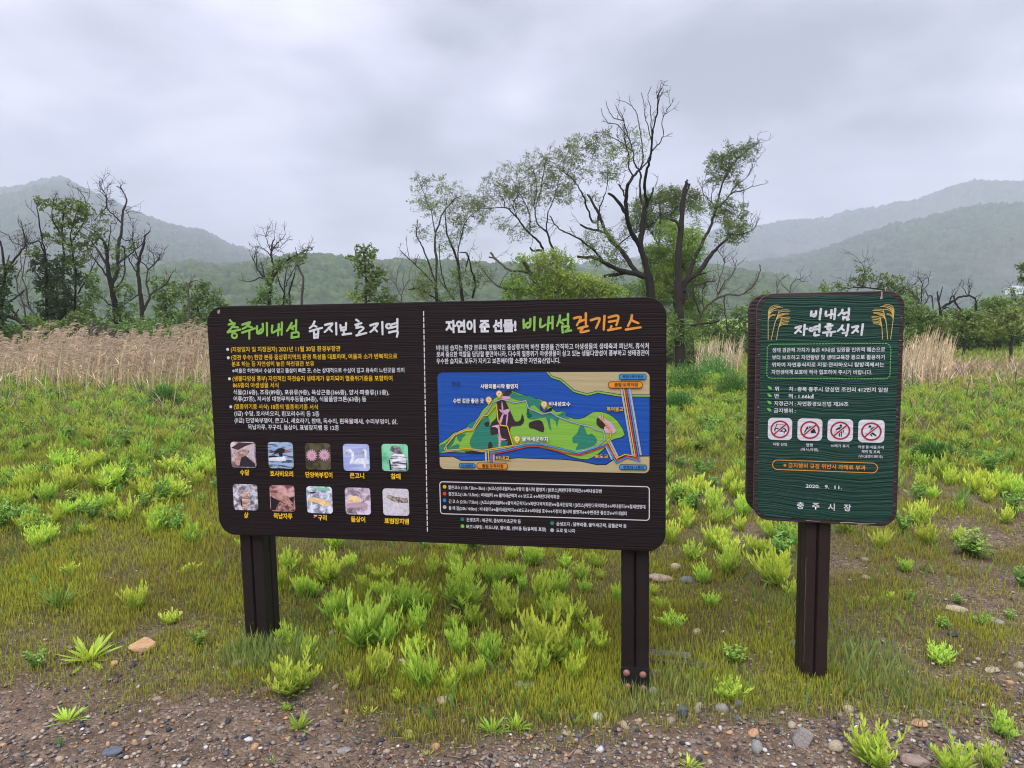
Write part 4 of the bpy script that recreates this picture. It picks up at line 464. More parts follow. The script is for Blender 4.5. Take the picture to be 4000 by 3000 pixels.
51648:[83,[73,106,73,24,80,24,80,106],[16,98,16,91,35,91,35,81,32,67,24,55,14,46,18,40,27,47,34,56,39,67,44,57,51,48,60,42,64,48,53,56,46,68,43,81,43,91,62,91,62,98]],51649:[83,[73,106,73,57,80,57,80,106],[26,52,26,46,73,46,73,24,80,24,80,52],[17,100,17,94,35,94,35,91,33,80,25,71,15,65,18,59,27,63,34,70,39,79,44,71,51,65,59,60,63,66,53,72,45,81,43,91,43,94,61,94,61,100]],
51652:[83,[73,106,73,46,80,46,80,106],[17,99,17,93,35,93,35,89,33,78,25,68,15,62,18,56,27,61,34,68,39,76,44,69,51,62,59,58,63,64,53,70,45,78,43,89,43,93,61,93,61,99],[28,52,28,26,83,26,83,32,35,32,35,52]],
51687:[83,[52,59,52,25,78,25,78,59,72,59,72,49,59,49,59,59],[59,43,72,43,72,31,59,31],[42,101,42,95,48,95,48,91,47,85,45,78,40,72,36,78,33,85,33,91,33,95,38,95,38,101,15,101,15,95,26,95,26,91,24,83,20,76,13,70,16,65,22,69,26,74,29,79,31,73,35,68,40,64,45,68,49,73,51,79,54,73,58,69,64,65,68,70,60,76,56,83,55,91,55,95,64,95,64,101],[71,106,71,64,78,64,78,82,89,82,89,89,78,89,78,106],[22,31,22,25,27,25,36,25,43,26,50,27,49,33,43,32,37,31,30,31,30,40,48,40,48,58,22,58,22,53,40,53,40,45,22,45]],
52264:[83,[33,104,33,92,15,92,15,86,33,86,33,80,31,66,23,54,13,46,17,40,25,46,32,55,37,65,42,56,48,47,56,42,60,47,50,55,43,67,41,80,41,86,59,86,59,92,41,92,41,104],[69,106,69,24,76,24,76,66,89,66,89,73,76,73,76,106]],
52265:[83,[24,52,24,46,69,46,69,24,77,24,77,52],[34,106,34,96,16,96,16,90,34,90,34,88,31,78,24,69,14,64,17,58,26,62,33,68,38,76,42,69,49,63,58,59,61,65,51,71,44,79,41,88,41,90,59,90,59,96,41,96,41,106],[69,106,69,56,77,56,77,78,89,78,89,84,77,84,77,106]],
52280:[83,[26,54,26,26,77,26,77,54],[69,48,69,32,33,32,33,48],[34,106,34,96,16,96,16,90,34,90,34,89,31,79,24,71,14,65,17,59,26,64,33,70,38,77,42,70,49,65,58,61,61,67,51,72,44,80,41,89,41,90,59,90,59,96,41,96,41,106],[69,106,69,58,77,58,77,79,89,79,89,85,77,85,77,106]],
52292:[83,[30,103,30,91,15,91,15,85,30,85,30,81,28,68,22,56,13,47,17,41,24,47,30,56,34,65,38,56,43,49,50,43,55,49,45,57,39,68,37,81,37,85,53,85,53,91,37,91,37,103],[58,104,58,29,65,29,65,67,76,67,76,24,83,24,83,106,76,106,76,73,65,73,65,104]],
52376:[83,[56,73,56,67,73,67,73,24,80,24,80,106,73,106,73,73],[34,104,34,92,16,92,16,86,34,86,34,80,32,66,24,54,14,46,18,40,26,46,33,55,38,65,43,55,50,47,58,42,62,47,52,55,44,66,42,80,42,86,60,86,60,92,42,92,42,104]],
52377:[83,[26,52,26,46,73,46,73,24,80,24,80,52],[73,106,73,82,57,82,57,76,73,76,73,56,80,56,80,106],[34,106,34,96,16,96,16,90,34,90,34,88,31,77,24,69,14,63,17,57,26,62,33,68,38,76,42,69,49,63,58,59,61,65,51,70,44,78,41,88,41,90,59,90,59,96,41,96,41,106]],
52380:[83,[34,105,34,95,16,95,16,89,34,89,34,86,31,76,24,67,14,61,17,55,26,60,33,66,38,74,42,67,49,61,58,57,62,62,51,68,44,76,41,86,41,89,59,89,59,95,41,95,41,105],[73,106,73,81,56,81,56,75,73,75,73,45,80,45,80,106],[29,50,29,26,83,26,83,32,36,32,36,50]],
52384:[83,[34,106,34,98,16,98,16,92,34,92,34,90,31,81,24,74,13,69,17,63,26,67,33,73,38,80,43,73,50,68,59,65,62,70,51,75,44,82,41,90,41,92,59,92,59,98,41,98,41,106],[73,106,73,86,57,86,57,80,73,80,73,63,80,63,80,106],[28,31,28,25,83,25,83,31,36,31,36,40,80,40,80,59,28,59,28,53,73,53,73,46,28,46]],
52488:[83,[47,59,47,41,14,41,14,35,87,35,87,41,54,41,54,59],[47,104,47,93,20,93,20,87,47,87,42,76,32,67,18,62,20,57,33,60,43,67,50,75,57,67,68,60,80,57,83,62,69,67,58,76,54,87,80,87,80,93,54,93,54,104]],
52524:[83,[35,106,35,99,17,99,17,93,35,93,33,87,26,82,16,79,18,74,27,76,34,80,39,86,44,81,51,77,59,74,62,80,52,83,45,87,43,93,60,93,60,99,43,99,43,106],[14,62,30,62,47,63,65,65,64,71,43,69,43,77,35,77,35,68,13,68],[24,31,24,25,80,25,80,31,31,31,31,39,77,39,77,56,24,56,24,51,69,51,69,44,24,44],[69,106,69,60,77,60,77,80,88,80,88,86,77,86,77,106]],
52628:[83,[14,57,14,50,47,50,47,24,54,24,54,50,87,50,87,57],[47,106,47,96,21,96,21,90,47,90,42,80,32,73,18,69,21,63,33,66,43,72,50,80,57,72,68,66,80,63,82,69,68,73,58,80,54,90,80,90,80,96,54,96,54,106]],
52629:[83,[22,50,22,44,70,44,70,25,78,25,78,50,54,50,54,59,87,59,87,65,14,65,14,59,47,59,47,50],[21,98,21,92,46,92,42,84,32,78,18,75,20,69,33,72,43,77,50,84,57,77,68,72,80,69,83,75,69,78,58,84,54,92,80,92,80,98,54,98,54,106,47,106,47,98]],
52636:[83,[23,31,23,25,80,25,80,31,30,31,30,39,78,39,78,57,54,57,54,64,87,64,87,70,14,70,14,64,47,64,47,57,22,57,22,51,70,51,70,44,23,44],[21,99,21,93,46,93,41,86,31,81,17,79,20,73,33,76,43,80,50,86,57,80,68,76,81,73,83,79,69,81,59,86,54,93,80,93,80,99,54,99,54,106,47,106,47,99]],
52649:[83,[50,46,61,45,68,42,71,38,68,34,61,31,50,30,39,31,32,34,30,38,32,42,39,45],[14,66,14,60,47,60,47,52,33,50,25,45,22,38,26,31,35,26,50,25,65,26,75,31,78,38,75,45,67,50,54,52,54,60,87,60,87,66],[21,98,21,92,46,92,42,84,32,79,18,76,20,70,33,73,43,77,50,84,57,77,68,73,80,70,83,76,69,79,59,84,54,92,80,92,80,98,54,98,54,106,47,106,47,98]],
52712:[83,[73,106,73,24,80,24,80,106],[37,106,37,97,19,97,19,91,37,91,34,82,27,76,17,72,20,66,29,69,36,74,41,81,45,75,52,70,60,67,63,73,53,77,47,83,44,91,62,91,62,97,44,97,44,106],[14,54,37,54,37,27,44,27,44,55,68,57,67,63,49,61,30,60,13,60]],
52824:[83,[73,106,73,24,80,24,80,106],[36,104,36,92,17,92,17,86,36,86,36,80,33,66,26,54,15,46,19,40,28,46,35,55,40,65,45,55,52,47,61,42,65,47,54,55,46,66,43,80,43,86,62,86,62,92,43,92,43,104]],52896:[83,[29,54,29,26,82,26,82,54],[75,48,75,32,36,32,36,48],[18,100,18,94,42,94,40,86,14,84,15,78,38,80,32,73,25,67,14,62,18,56,36,67,46,82,50,100],[57,104,57,59,64,59,64,79,75,79,75,58,82,58,82,106,75,106,75,85,64,85,64,104]],
53076:[83,[22,98,22,92,71,92,71,90,71,78,20,76,21,70,70,73,67,53,75,53,77,68,78,80,78,90,78,98],[42,63,42,42,14,42,14,36,87,36,87,42,50,42,50,63]],53356:[83,[14,42,14,36,87,36,87,42],[22,98,22,92,71,92,71,88,71,75,20,73,21,67,70,69,67,49,75,48,77,63,78,76,78,88,78,98]],
53360:[83,[14,66,14,60,87,60,87,66,75,66,77,77,78,86,78,95,78,102,23,102,23,95,70,95,70,85,21,84,22,78,70,80,68,66],[23,52,23,26,79,26,79,32,30,32,30,52]],53412:[83,[73,106,73,24,80,24,80,106],[20,97,20,91,49,91,47,77,15,75,17,68,44,71,38,61,28,52,15,44,19,38,42,54,54,75,57,97]],
53444:[83,[17,99,17,58,23,58,38,58,50,59,60,60,60,66,49,65,38,64,25,64,25,76,53,76,53,82,25,82,25,93,54,93,54,99],[69,106,69,46,77,46,77,74,89,74,89,81,77,81,77,106],[26,51,26,26,80,26,80,32,33,32,33,51]],
53456:[83,[26,54,26,26,77,26,77,54],[69,48,69,32,33,32,33,48],[17,101,17,62,23,62,38,62,50,63,60,64,60,70,49,69,38,68,25,68,25,79,53,79,53,85,25,85,25,95,54,95,54,101],[69,106,69,58,77,58,77,79,89,79,89,86,77,86,77,106]],
53468:[83,[17,97,17,45,22,45,34,45,43,45,52,47,52,53,43,52,34,51,24,51,24,69,48,69,48,75,24,75,24,91,49,91,49,97],[58,104,58,29,65,29,65,67,76,67,76,24,83,24,83,106,76,106,76,73,65,73,65,104]],53552:[83,[56,75,56,69,73,69,73,24,80,24,80,106,73,106,73,75],[17,98,17,44,23,44,37,44,49,45,61,46,60,53,49,51,38,50,25,50,25,70,51,70,51,76,25,76,25,92,55,92,55,98]],
53668:[83,[23,103,23,68,46,68,46,60,13,60,13,54,87,54,87,60,54,60,54,68,78,68,78,74,31,74,31,83,76,83,76,89,31,89,31,97,78,97,78,103],[23,48,23,26,79,26,79,32,30,32,30,48]],53804:[83,[13,57,13,50,47,50,47,24,54,24,54,50,87,50,87,57],[23,102,23,65,79,65,79,71,31,71,31,81,76,81,76,87,31,87,31,96,78,96,78,102]],
53945:[83,[13,63,13,57,87,57,87,63],[22,49,22,43,70,43,70,24,77,24,77,49],[23,104,23,71,78,71,78,76,31,76,31,85,76,85,76,90,31,90,31,98,78,98,78,104]],54028:[83,[13,45,29,45,46,46,64,48,64,53,51,52,51,91,60,91,60,97,14,97,14,91,23,91,23,51,13,51],[31,91,44,91,44,52,31,51],[69,106,69,24,76,24,76,67,89,67,89,73,76,73,76,106]],
54252:[83,[20,65,20,59,46,59,46,41,14,41,14,35,87,35,87,41,54,41,54,59,80,59,80,65,68,65,68,92,80,92,80,98,20,98,20,92,33,92,33,65],[40,92,60,92,60,65,40,65]],54364:[83,[20,66,20,60,34,60,34,41,14,41,14,34,87,34,87,41,66,41,66,60,80,60,80,66,68,66,68,92,80,92,80,98,20,98,20,92,33,92,33,66],[41,41,41,60,59,60,59,41],[40,92,60,92,60,66,40,66]],
54400:[83,[21,83,21,77,80,77,80,83,68,83,68,98,80,98,80,104,20,104,20,98,33,98,33,83],[40,98,60,98,60,83,40,83],[23,31,23,25,80,25,80,31,30,31,30,39,78,39,78,57,54,57,54,64,87,64,87,70,14,70,14,64,46,64,46,57,22,57,22,51,70,51,70,44,23,44]],
54413:[83,[50,47,61,46,68,43,70,39,68,34,61,31,50,30,39,31,32,34,30,39,32,43,39,46],[14,66,14,60,47,60,47,52,34,50,25,46,22,39,26,31,35,26,50,25,65,26,75,31,78,39,75,46,67,50,54,52,54,60,87,60,87,66],[21,80,21,74,80,74,80,80,68,80,68,97,80,97,80,103,20,103,20,97,33,97,33,80],[40,97,60,97,60,80,40,80]],
54540:[83,[14,70,14,64,87,64,87,70],[21,82,21,76,80,76,80,82,68,82,68,98,80,98,80,103,20,103,20,98,33,98,33,82],[40,98,60,98,60,82,40,82],[23,31,23,25,80,25,80,31,30,31,30,39,78,39,78,57,22,57,22,51,70,51,70,44,23,44]],
54588:[83,[73,106,73,24,80,24,80,106],[14,45,30,45,48,46,66,48,66,53,53,52,53,91,62,91,62,97,15,97,15,91,24,91,24,51,13,51],[32,91,45,91,45,52,32,51]],54609:[83,[73,106,73,56,80,56,80,106],[53,54,39,52,29,47,26,40,29,31,39,26,53,25,68,26,77,31,81,40,77,47,68,52],[53,48,64,47,71,44,73,40,71,35,64,32,53,31,43,32,36,35,33,40,36,44,43,47],[16,62,31,62,48,63,65,65,65,70,53,69,53,93,61,93,61,99,17,99,17,93,25,93,25,68,15,68],[32,93,46,93,46,69,32,68]],
54616:[83,[37,80,27,78,20,71,18,61,20,52,27,45,37,43,48,45,55,52,57,61,55,71,48,78],[37,74,47,70,50,61,47,52,37,49,28,52,25,61,28,70],[69,106,69,24,76,24,76,66,89,66,89,72,76,72,76,106],[34,105,34,93,13,93,13,87,61,87,61,93,41,93,41,105]],
54620:[83,[38,86,27,84,21,78,18,70,21,62,27,57,38,55,48,57,55,62,57,70,55,78,48,84],[38,80,47,77,50,70,47,64,38,61,29,64,25,70,29,77],[69,106,69,45,77,45,77,73,89,73,89,79,77,79,77,106],[34,106,34,96,14,96,14,90,62,90,62,96,41,96,41,106],[26,50,26,26,80,26,80,32,33,32,33,50]],
54624:[83,[38,89,27,87,21,83,18,76,21,69,27,64,38,62,48,64,55,69,57,76,55,83,48,87],[38,84,47,81,50,76,47,70,38,68,29,70,25,76,29,81],[69,106,69,61,77,61,77,80,89,80,89,87,77,87,77,106],[25,31,25,25,80,25,80,31,32,31,32,39,77,39,77,57,25,57,25,51,69,51,69,44,25,44],[34,107,34,99,14,99,14,93,62,93,62,99,41,99,41,107]],
54632:[83,[26,52,26,26,77,26,77,52],[69,46,69,32,33,32,33,46],[38,87,27,85,21,80,18,73,21,65,27,60,38,58,48,60,55,65,57,73,55,80,48,85],[38,81,47,79,50,73,47,66,38,64,29,66,25,73,29,79],[69,106,69,57,77,57,77,78,89,78,89,84,77,84,77,106],[34,107,34,97,14,97,14,91,62,91,62,97,41,97,41,107]],
54644:[83,[34,80,25,78,18,72,16,62,18,52,25,46,34,43,43,46,49,52,51,62,49,72,43,78],[34,74,41,71,44,62,41,53,34,50,26,53,23,62,26,71],[30,104,30,92,13,92,13,86,54,86,54,92,37,92,37,104],[58,104,58,28,65,28,65,66,75,66,75,24,82,24,82,106,75,106,75,72,65,72,65,104]],
54665:[83,[34,86,25,84,19,79,16,72,19,65,25,60,34,58,43,60,49,65,51,72,49,79,43,84],[34,80,41,78,44,72,41,66,34,64,26,66,23,72,26,78],[55,53,41,51,31,47,28,39,31,31,41,26,55,25,70,26,79,31,83,39,79,47,70,51],[55,47,66,46,73,43,75,39,73,34,66,31,55,30,45,31,38,34,36,39,38,43,45,46],[58,104,58,57,65,57,65,78,75,78,75,54,82,54,82,106,75,106,75,84,65,84,65,104],[30,105,30,96,13,96,13,90,54,90,54,96,37,96,37,105]],
54801:[83,[37,88,27,86,21,81,18,73,21,65,27,60,37,59,46,60,53,65,55,73,53,81,46,86],[37,82,45,80,48,73,45,67,37,64,28,67,25,73,28,80],[28,54,28,26,80,26,80,54,73,54,73,46,35,46,35,54],[35,40,73,40,73,31,35,31],[73,106,73,87,59,87,59,81,73,81,73,71,59,71,59,65,73,65,73,58,80,58,80,106],[33,107,33,98,14,98,14,92,59,92,59,98,40,98,40,107]],
54805:[83,[37,87,27,85,21,80,18,72,21,64,27,58,37,57,46,58,53,64,55,72,53,80,46,85],[37,81,45,78,48,72,45,65,37,62,28,65,25,72,28,78],[54,52,39,51,30,46,27,39,30,31,39,26,54,25,68,26,78,31,81,39,78,46,68,51],[54,47,64,46,71,43,73,39,71,34,64,31,54,30,43,31,37,34,34,39,37,43,43,46],[73,106,73,86,59,86,59,80,73,80,73,71,59,71,59,64,73,64,73,53,80,53,80,106],[33,107,33,97,14,97,14,91,59,91,59,97,40,97,40,107]],
54840:[83,[50,76,60,75,67,72,69,67,67,62,60,59,50,57,40,59,33,62,31,67,33,72,40,75],[47,105,47,94,17,94,17,88,83,88,83,94,54,94,54,105],[50,82,36,81,27,75,24,67,26,59,34,54,47,51,47,40,14,40,14,34,87,34,87,40,54,40,54,51,66,54,74,59,77,67,74,75,64,81]],
54872:[83,[38,84,47,82,50,76,47,71,38,69,30,71,27,76,30,82],[69,106,69,42,77,42,77,71,88,71,88,77,77,77,77,106],[25,46,25,26,79,26,79,32,33,32,33,46],[38,89,28,87,22,83,19,76,21,70,27,66,35,64,35,58,13,58,14,52,30,52,47,53,65,55,64,60,42,58,42,64,50,66,56,70,57,76,55,83,48,87],[35,106,35,98,15,98,15,92,62,92,62,98,42,98,42,106]],
54876:[83,[38,87,47,85,50,81,47,77,38,75,30,77,27,81,30,85],[69,106,69,58,77,58,77,79,88,79,88,85,77,85,77,106],[24,31,24,25,80,25,80,31,31,31,31,38,77,38,77,54,24,54,24,49,69,49,69,43,24,43],[38,92,28,91,22,87,19,81,21,76,27,72,35,71,35,66,13,65,14,60,30,60,47,61,65,63,64,68,42,66,42,71,50,72,56,76,57,81,55,87,48,91],[35,107,35,100,15,100,15,94,62,94,62,100,42,100,42,107]],
54924:[83,[72,106,72,24,80,24,80,106],[40,79,49,77,53,70,49,64,40,61,31,64,28,70,31,77],[40,85,30,83,23,78,21,70,23,63,28,58,37,55,37,47,14,46,15,40,31,40,49,41,68,43,67,49,44,47,44,55,53,58,58,63,60,70,57,78,51,83],[37,106,37,96,16,96,16,90,65,90,65,96,44,96,44,106]],
54925:[83,[40,85,49,83,53,78,49,73,40,71,32,73,28,78,32,83],[73,106,73,51,80,51,80,106],[26,48,26,42,73,42,73,24,80,24,80,48],[37,106,37,99,17,99,17,93,64,93,64,99,44,99,44,106],[15,54,31,54,49,55,67,57,66,62,44,60,44,66,52,68,58,72,60,78,57,84,51,88,40,90,30,88,23,84,21,78,23,72,28,68,37,66,37,60,14,60]],
55036:[83,[34,87,25,86,19,82,17,75,19,69,25,65,34,63,43,65,49,69,52,75,49,82,43,86],[34,82,42,80,45,75,42,70,34,68,27,70,24,75,27,80],[75,106,75,24,82,24,82,106],[31,105,31,96,14,96,14,91,54,91,54,96,38,96,38,105],[45,48,45,42,60,42,60,29,67,29,67,104,60,104,60,48],[13,52,30,53,30,29,38,29,38,53,56,55,55,61,41,59,25,59,12,58]],
55092:[83,[50,86,36,85,27,80,24,73,27,65,36,61,50,59,64,61,74,65,77,73,73,80,64,85],[50,81,60,80,67,77,69,73,67,69,60,66,50,65,40,66,34,69,31,73,34,77,40,80],[14,54,14,48,33,48,33,24,40,24,40,48,61,48,61,24,68,24,68,48,87,48,87,54],[47,106,47,97,17,97,17,91,83,91,83,97,54,97,54,106]],
55152:[83,[73,106,73,42,80,42,80,106],[40,88,30,87,23,83,21,76,23,69,30,65,40,63,51,65,57,69,60,76,57,83,51,87],[40,83,49,81,53,76,49,71,40,69,31,71,28,76,31,81],[15,52,31,52,49,53,67,55,66,61,48,59,30,58,14,58],[37,106,37,98,17,98,17,92,64,92,64,98,44,98,44,106],[27,47,27,26,83,26,83,32,35,32,35,47]],
}
def _font(s, bold):
    cu = bpy.data.curves.new('lettering', 'CURVE'); cu.dimensions = '2D'; cu.fill_mode = 'BOTH'; cu.offset = bold; x = 0.0
    for ch in s:
        if ord(ch) not in GLYPHS: x += 0.26; continue
        g_ = GLYPHS[ord(ch)]; adv = g_[0]/90
        for fl in g_[1:]:
            c_ = [(fl[k]/90-0.1, fl[k+1]/90-0.35) for k in range(0, len(fl), 2)]
            sp = cu.splines.new('POLY'); sp.points.add(len(c_)-1); sp.use_cyclic_u = True
            sp.points.foreach_set('co', [v for p in c_ for v in (p[0]+x, p[1], 0, 1)])
        x += adv
    o = bpy.data.objects.new('lettering', cu); COL.objects.link(o); return o
def build_texts():
    jobs = []
    ref = _font('\ubb3c', 0.0)
    for t in _texts:
        jobs.append((t, _font(t[1], t[9]), _font(t[1], t[9]+t[11][1]) if t[11] else None))
    bpy.context.view_layer.update(); dg = bpy.context.evaluated_depsgraph_get()
    def grab(o):
        me = bpy.data.meshes.new_from_object(o.evaluated_get(dg)); n = len(me.vertices)
        co = np.zeros(n*3); me.vertices.foreach_get('co', co); return me, co.reshape(-1, 3)
    _, rc = grab(ref); rb, rt_ = rc[:, 1].min(), rc[:, 1].max()
    for t, o, o2 in jobs:
        sg, s, crop, xl, bl, xr, br, h, hexc, bold, off, outline, name, parent, ks = t
        p0 = sg.c(crop, xl, bl); p1 = sg.c(crop, xr, br); pt = sg.c(crop, xl, bl-h)
        H = abs(pt[1]-p0[1]); v0 = (p0[1]+p1[1])/2
        me, co = grab(o); x0, x1 = co[:, 0].min(), co[:, 0].max(); sxx = (p1[0]-p0[0])/(x1-x0); szz = H/(rt_-rb)
        off_ = off if off is not None else sg.nxt(0.00004)+(0.0014 if ks == 'A' else 0.0032)
        def put(me, co, offy, mat, nm):
            q = np.zeros_like(co); q[:, 0] = p0[0]+(co[:, 0]-x0)*sxx; q[:, 1] = -offy; q[:, 2] = v0+(co[:, 1]-rb)*szz
            me.vertices.foreach_set('co', q.astype(np.float32).ravel()); me.materials.clear(); me.materials.append(mat)
            for p_ in me.polygons[:1]: pass
            me.update(); ob = bpy.data.objects.new(nm, me); COL.objects.link(ob); ob.parent = parent or sg.root
            return ob
        put(me, co, off_+0.0003, paint(hexc, ks), name)
        if o2:
            me2, co2 = grab(o2); put(me2, co2, off_, paint(outline[0], ks), 'lettering_outline')
    for o in [ref]+[j[1] for j in jobs]+[j[2] for j in jobs if j[2]]:
        c_ = o.data; bpy.data.objects.remove(o); bpy.data.curves.remove(c_)
YEL, WHT, GRN, ORA, BLK = '#F6C61E', '#E9EAF2', '#94CE58', '#F4A23F', '#0E0E14'
# ================================================================== A : the wide information board
A = Sign((-1.302, 2.974, 0.064), -0.172, 'information_board', 'A')
tag(A.root, 'wide dark brown wooden information board with a blue river map, on two posts', 'sign')
AW = 1.924; zt = A.z0; zb = A.z0-1.0
slab(A, 'panel', rrect(0, zb, AW, zt, 0.075, 10), 0.0, 0.032, M_board, 0.004)
def groove_post(sg, name, u0, u1, y0, y1, zlo, zhi, mat):
    g = 0.006; cx_ = (u0+u1)/2; cy_ = (y0+y1)/2; b_ = 0.006
    o_ = [(u0+b_, y0), (cx_-g, y0), (cx_, y0+g*2.0), (cx_+g, y0), (u1-b_, y0), (u1, y0+b_), (u1, cy_-g), (u1-g*1.6, cy_), (u1, cy_+g), (u1, y1-b_), (u1-b_, y1),
          (u0+b_, y1), (u0, y1-b_), (u0, cy_+g), (u0+g*1.6, cy_), (u0, cy_-g), (u0, y0+b_)]
    V = [(x_, y_, zlo) for x_, y_ in o_]+[(x_, y_, zhi) for x_, y_ in o_]; n = len(o_)
    F = [(i, (i+1) % n, n+(i+1) % n, n+i) for i in range(n)]+[tuple(range(n))[::-1], tuple(range(n, 2*n))]
    return mesh_obj(name, V, F, mat, sg.root)
def zg(sg, u, y=0.08):
    P = sg.O+sg.U*u+sg.N*y; return float(ground_h(P[0], P[1]))-sg.gz
posts = []
for (u0, u1) in ((0.072, 0.186), (1.750, 1.861)):
    g0 = zg(A, (u0+u1)/2)
    posts.append(groove_post(A, 'post', u0, u1, 0.034, 0.147, g0-0.06, zt-0.06, M_post))
    pl = mesh_obj('base_plate', *(lambda V: (V, [(0, 1, 2, 3), (4, 7, 6, 5), (0, 4, 5, 1), (1, 5, 6, 2), (2, 6, 7, 3), (3, 7, 4, 0)]))(
        [(u0-0.002, 0.0275, g0-0.05), (u1+0.002, 0.0275, g0-0.05), (u1+0.002, 0.0275, g0+(0.108 if u0 > 1 else 0.02)), (u0-0.002, 0.0275, g0+(0.108 if u0 > 1 else 0.02)),
         (u0-0.002, 0.1535, g0-0.05), (u1+0.002, 0.1535, g0-0.05), (u1+0.002, 0.1535, g0+(0.108 if u0 > 1 else 0.02)), (u0-0.002, 0.1535, g0+(0.108 if u0 > 1 else 0.02))]), M_steel, A.root)
    if u0 > 1:
        for bu, bz in ((u0+0.021, 0.086), (u1-0.024, 0.083), (u0+0.026, 0.027), (u1-0.022, 0.024)):
            bm = bmesh.new(); bmesh.ops.create_uvsphere(bm, u_segments=16, v_segments=8, radius=0.0145)
            bmesh.ops.scale(bm, vec=(1, 0.72, 1), verts=bm.verts); bmesh.ops.translate(bm, vec=(bu, 0.026, g0+bz), verts=bm.verts)
            bm_obj('bolt', bm, M_bolt, pl, True)
C1 = (800, 1140, .4069); C2 = (800, 1640, .4069); C3 = (1640, 1140, .4521); C4 = (1680, 1430, .4069); C5 = (1680, 1860, .434)
C6 = (2900, 1120, .31339); C7 = (2900, 1600, .30137); T2 = (1980, 1200, .44094); T3 = (3080, 1170, .25197)
M1 = (1680, 1440, .44118); M2 = (2130, 1440, .44118)
B2 = 0.012
for row in [
 ('(지정일자 및 지정권자) 2021년 11월 30일 환경부장관', 253, 575, 1305, 573, 48, YEL),
 ('(경관 우수) 한강 본류 중상류지역의 환경 특성을 대표하며, 여울과 소가 반복적으로', 258, 652, 1850, 645, 48, YEL),
 ('분포 하는 등 자연성이 높은 하천경관 보유', 261, 715, 1053, 713, 46, YEL),
 ('※여울은 하천에서 수심이 얕고 물살이 빠른 곳, 소는 상대적으로 수심이 깊고 유속이 느린곳을 의미', 267, 777, 1917, 775, 42, WHT),
 ('(생물다양성 풍부) 자연적인 하천습지 생태계가 유지되어 멸종위기종을 포함하여', 270, 857, 1803, 855, 48, YEL),
 ('865종의 야생생물 서식', 273, 920, 711, 920, 46, YEL),
 ('식물(216종), 조류(89종), 포유류(9종), 육상곤충(366종), 양서·파충류(11종),', 277, 985, 1772, 990, 46, WHT),
 ('어류(27종), 저서성 대형무척추동물(84종), 식물플랑크톤(63종) 등', 280, 1048, 1553, 1056, 46, WHT),
 ('(멸종위기종 서식) 18종의 멸종위기종 서식', 283, 1125, 1088, 1128, 46, YEL),
 ('(Ⅰ급) 수달, 호사비오리, 흰꼬리수리 등 3종', 287, 1190, 1103, 1195, 46, WHT),
 ('(Ⅱ급) 단양쑥부쟁이, 큰고니, 새호라기, 참매, 독수리, 흰목물떼새, 수리부엉이, 삵,', 290, 1255, 1852, 1270, 46, WHT),
 ('묵납자루, 꾸구리, 돌상어, 표범장지뱀 등 12종', 418, 1320, 1291, 1328, 46, WHT)]:
    text(A, row[0], C1, row[1], row[2], row[3], row[4], row[5], row[6], B2)
for x_, y_ in ((221, 552), (227, 633), (238, 834), (251, 1103)): flat(A, 'bullet', [disc(A.c(C1, x_, y_), 0.0065)], paint(WHT), 0.0012)
dl = []
pa, pb = A.uv(1655, 1217), A.uv(1671, 2081); nds = 38
for i in range(nds):
    t0 = i/nds; t1 = t0+0.66/nds; dl.append([pa+(pb-pa)*t0, pa+(pb-pa)*t1])
strokes(A, 'dashed_divider', dl, 0.0042, paint(WHT), 0.0012)
for s_, a_, b_, c_ in (('수달', 342, 530, 432), ('호사비오리', 630, 543, 852), ('단양쑥부쟁이', 970, 553, 1228), ('큰고니', 1395, 560, 1533), ('참매', 1788, 568, 1882),
                     ('삵', 380, 940, 425), ('묵납자루', 664, 948, 845), ('꾸구리', 1047, 963, 1175), ('돌상어', 1406, 980, 1543), ('표범장지뱀', 1728, 997, 1962)):
    text(A, s_, C2, a_, b_-1, c_, b_+1, 50, YEL, 0.035, name='caption')
text(A, '자연이 준 선물!', C3, 222, 348, 838, 345, 98, WHT, 0.05)
text(A, '비내섬 습지는 한강 본류의 전형적인 중상류지역 하천 환경을 간직하고 야생생물의 생태축과 피난처, 휴식처', C3, 145, 505, 1978, 493, 46, WHT, 0.014)
text(A, '로써 중요한 역할을 담당할 뿐만아니라, 다수의 멸종위기 야생생물이 살고 있는 생물다양성이 풍부하고 생태경관이', C3, 146, 562, 1979, 552, 46, WHT, 0.014)
text(A, '우수한 습지로, 모두가 지키고 보존해야할 소중한 자연유산입니다.', C3, 145, 621, 1213, 618, 46, WHT, 0.014)
text(A, '짧은코스 (1.0h / 2km~3km) : [A코스]비내쉼터↔사랑의 불시착 촬영지 / [B코스]복탄다목적회관↔비내섬강변', C5, 166, 112, 1545, 155, 33, WHT, 0.014)
text(A, '중간코스(1.5h / 5.5km) : 비내쉼터 ↔ 물억새군락지 ↔ 보도교 ↔복탄다목적회관', C5, 168, 174, 1165, 204, 33, WHT, 0.014)
text(A, '긴 코 스 (2.5h / 7.5km) : [A코스]비내쉼터↔물억새군락지↔복탄다목적회관↔철새전망대 / [B코스]복탄다목적회관↔비내쉼터↔철새전망대', C5, 170, 235, 1937, 300, 33, WHT, 0.014)
text(A, '둘 레 길(2.0h / 4.0km) : 비내쉼터↔물억새군락지↔보도교↔비내섬 호수↔사랑의 불시착 촬영지↔수변경관 좋은곳↔비내쉼터', C5, 170, 297, 1770, 357, 33, WHT, 0.014)
text(A, '건생초지 : 쑥군락, 좀보리사초군락 등', C5, 329, 407, 818, 424, 33, WHT, 0.014)
text(A, '버드나무림 : 버드나무, 왕버들, 선버들 등(유목림 포함)', C5, 329, 468, 1045, 496, 33, WHT, 0.014)
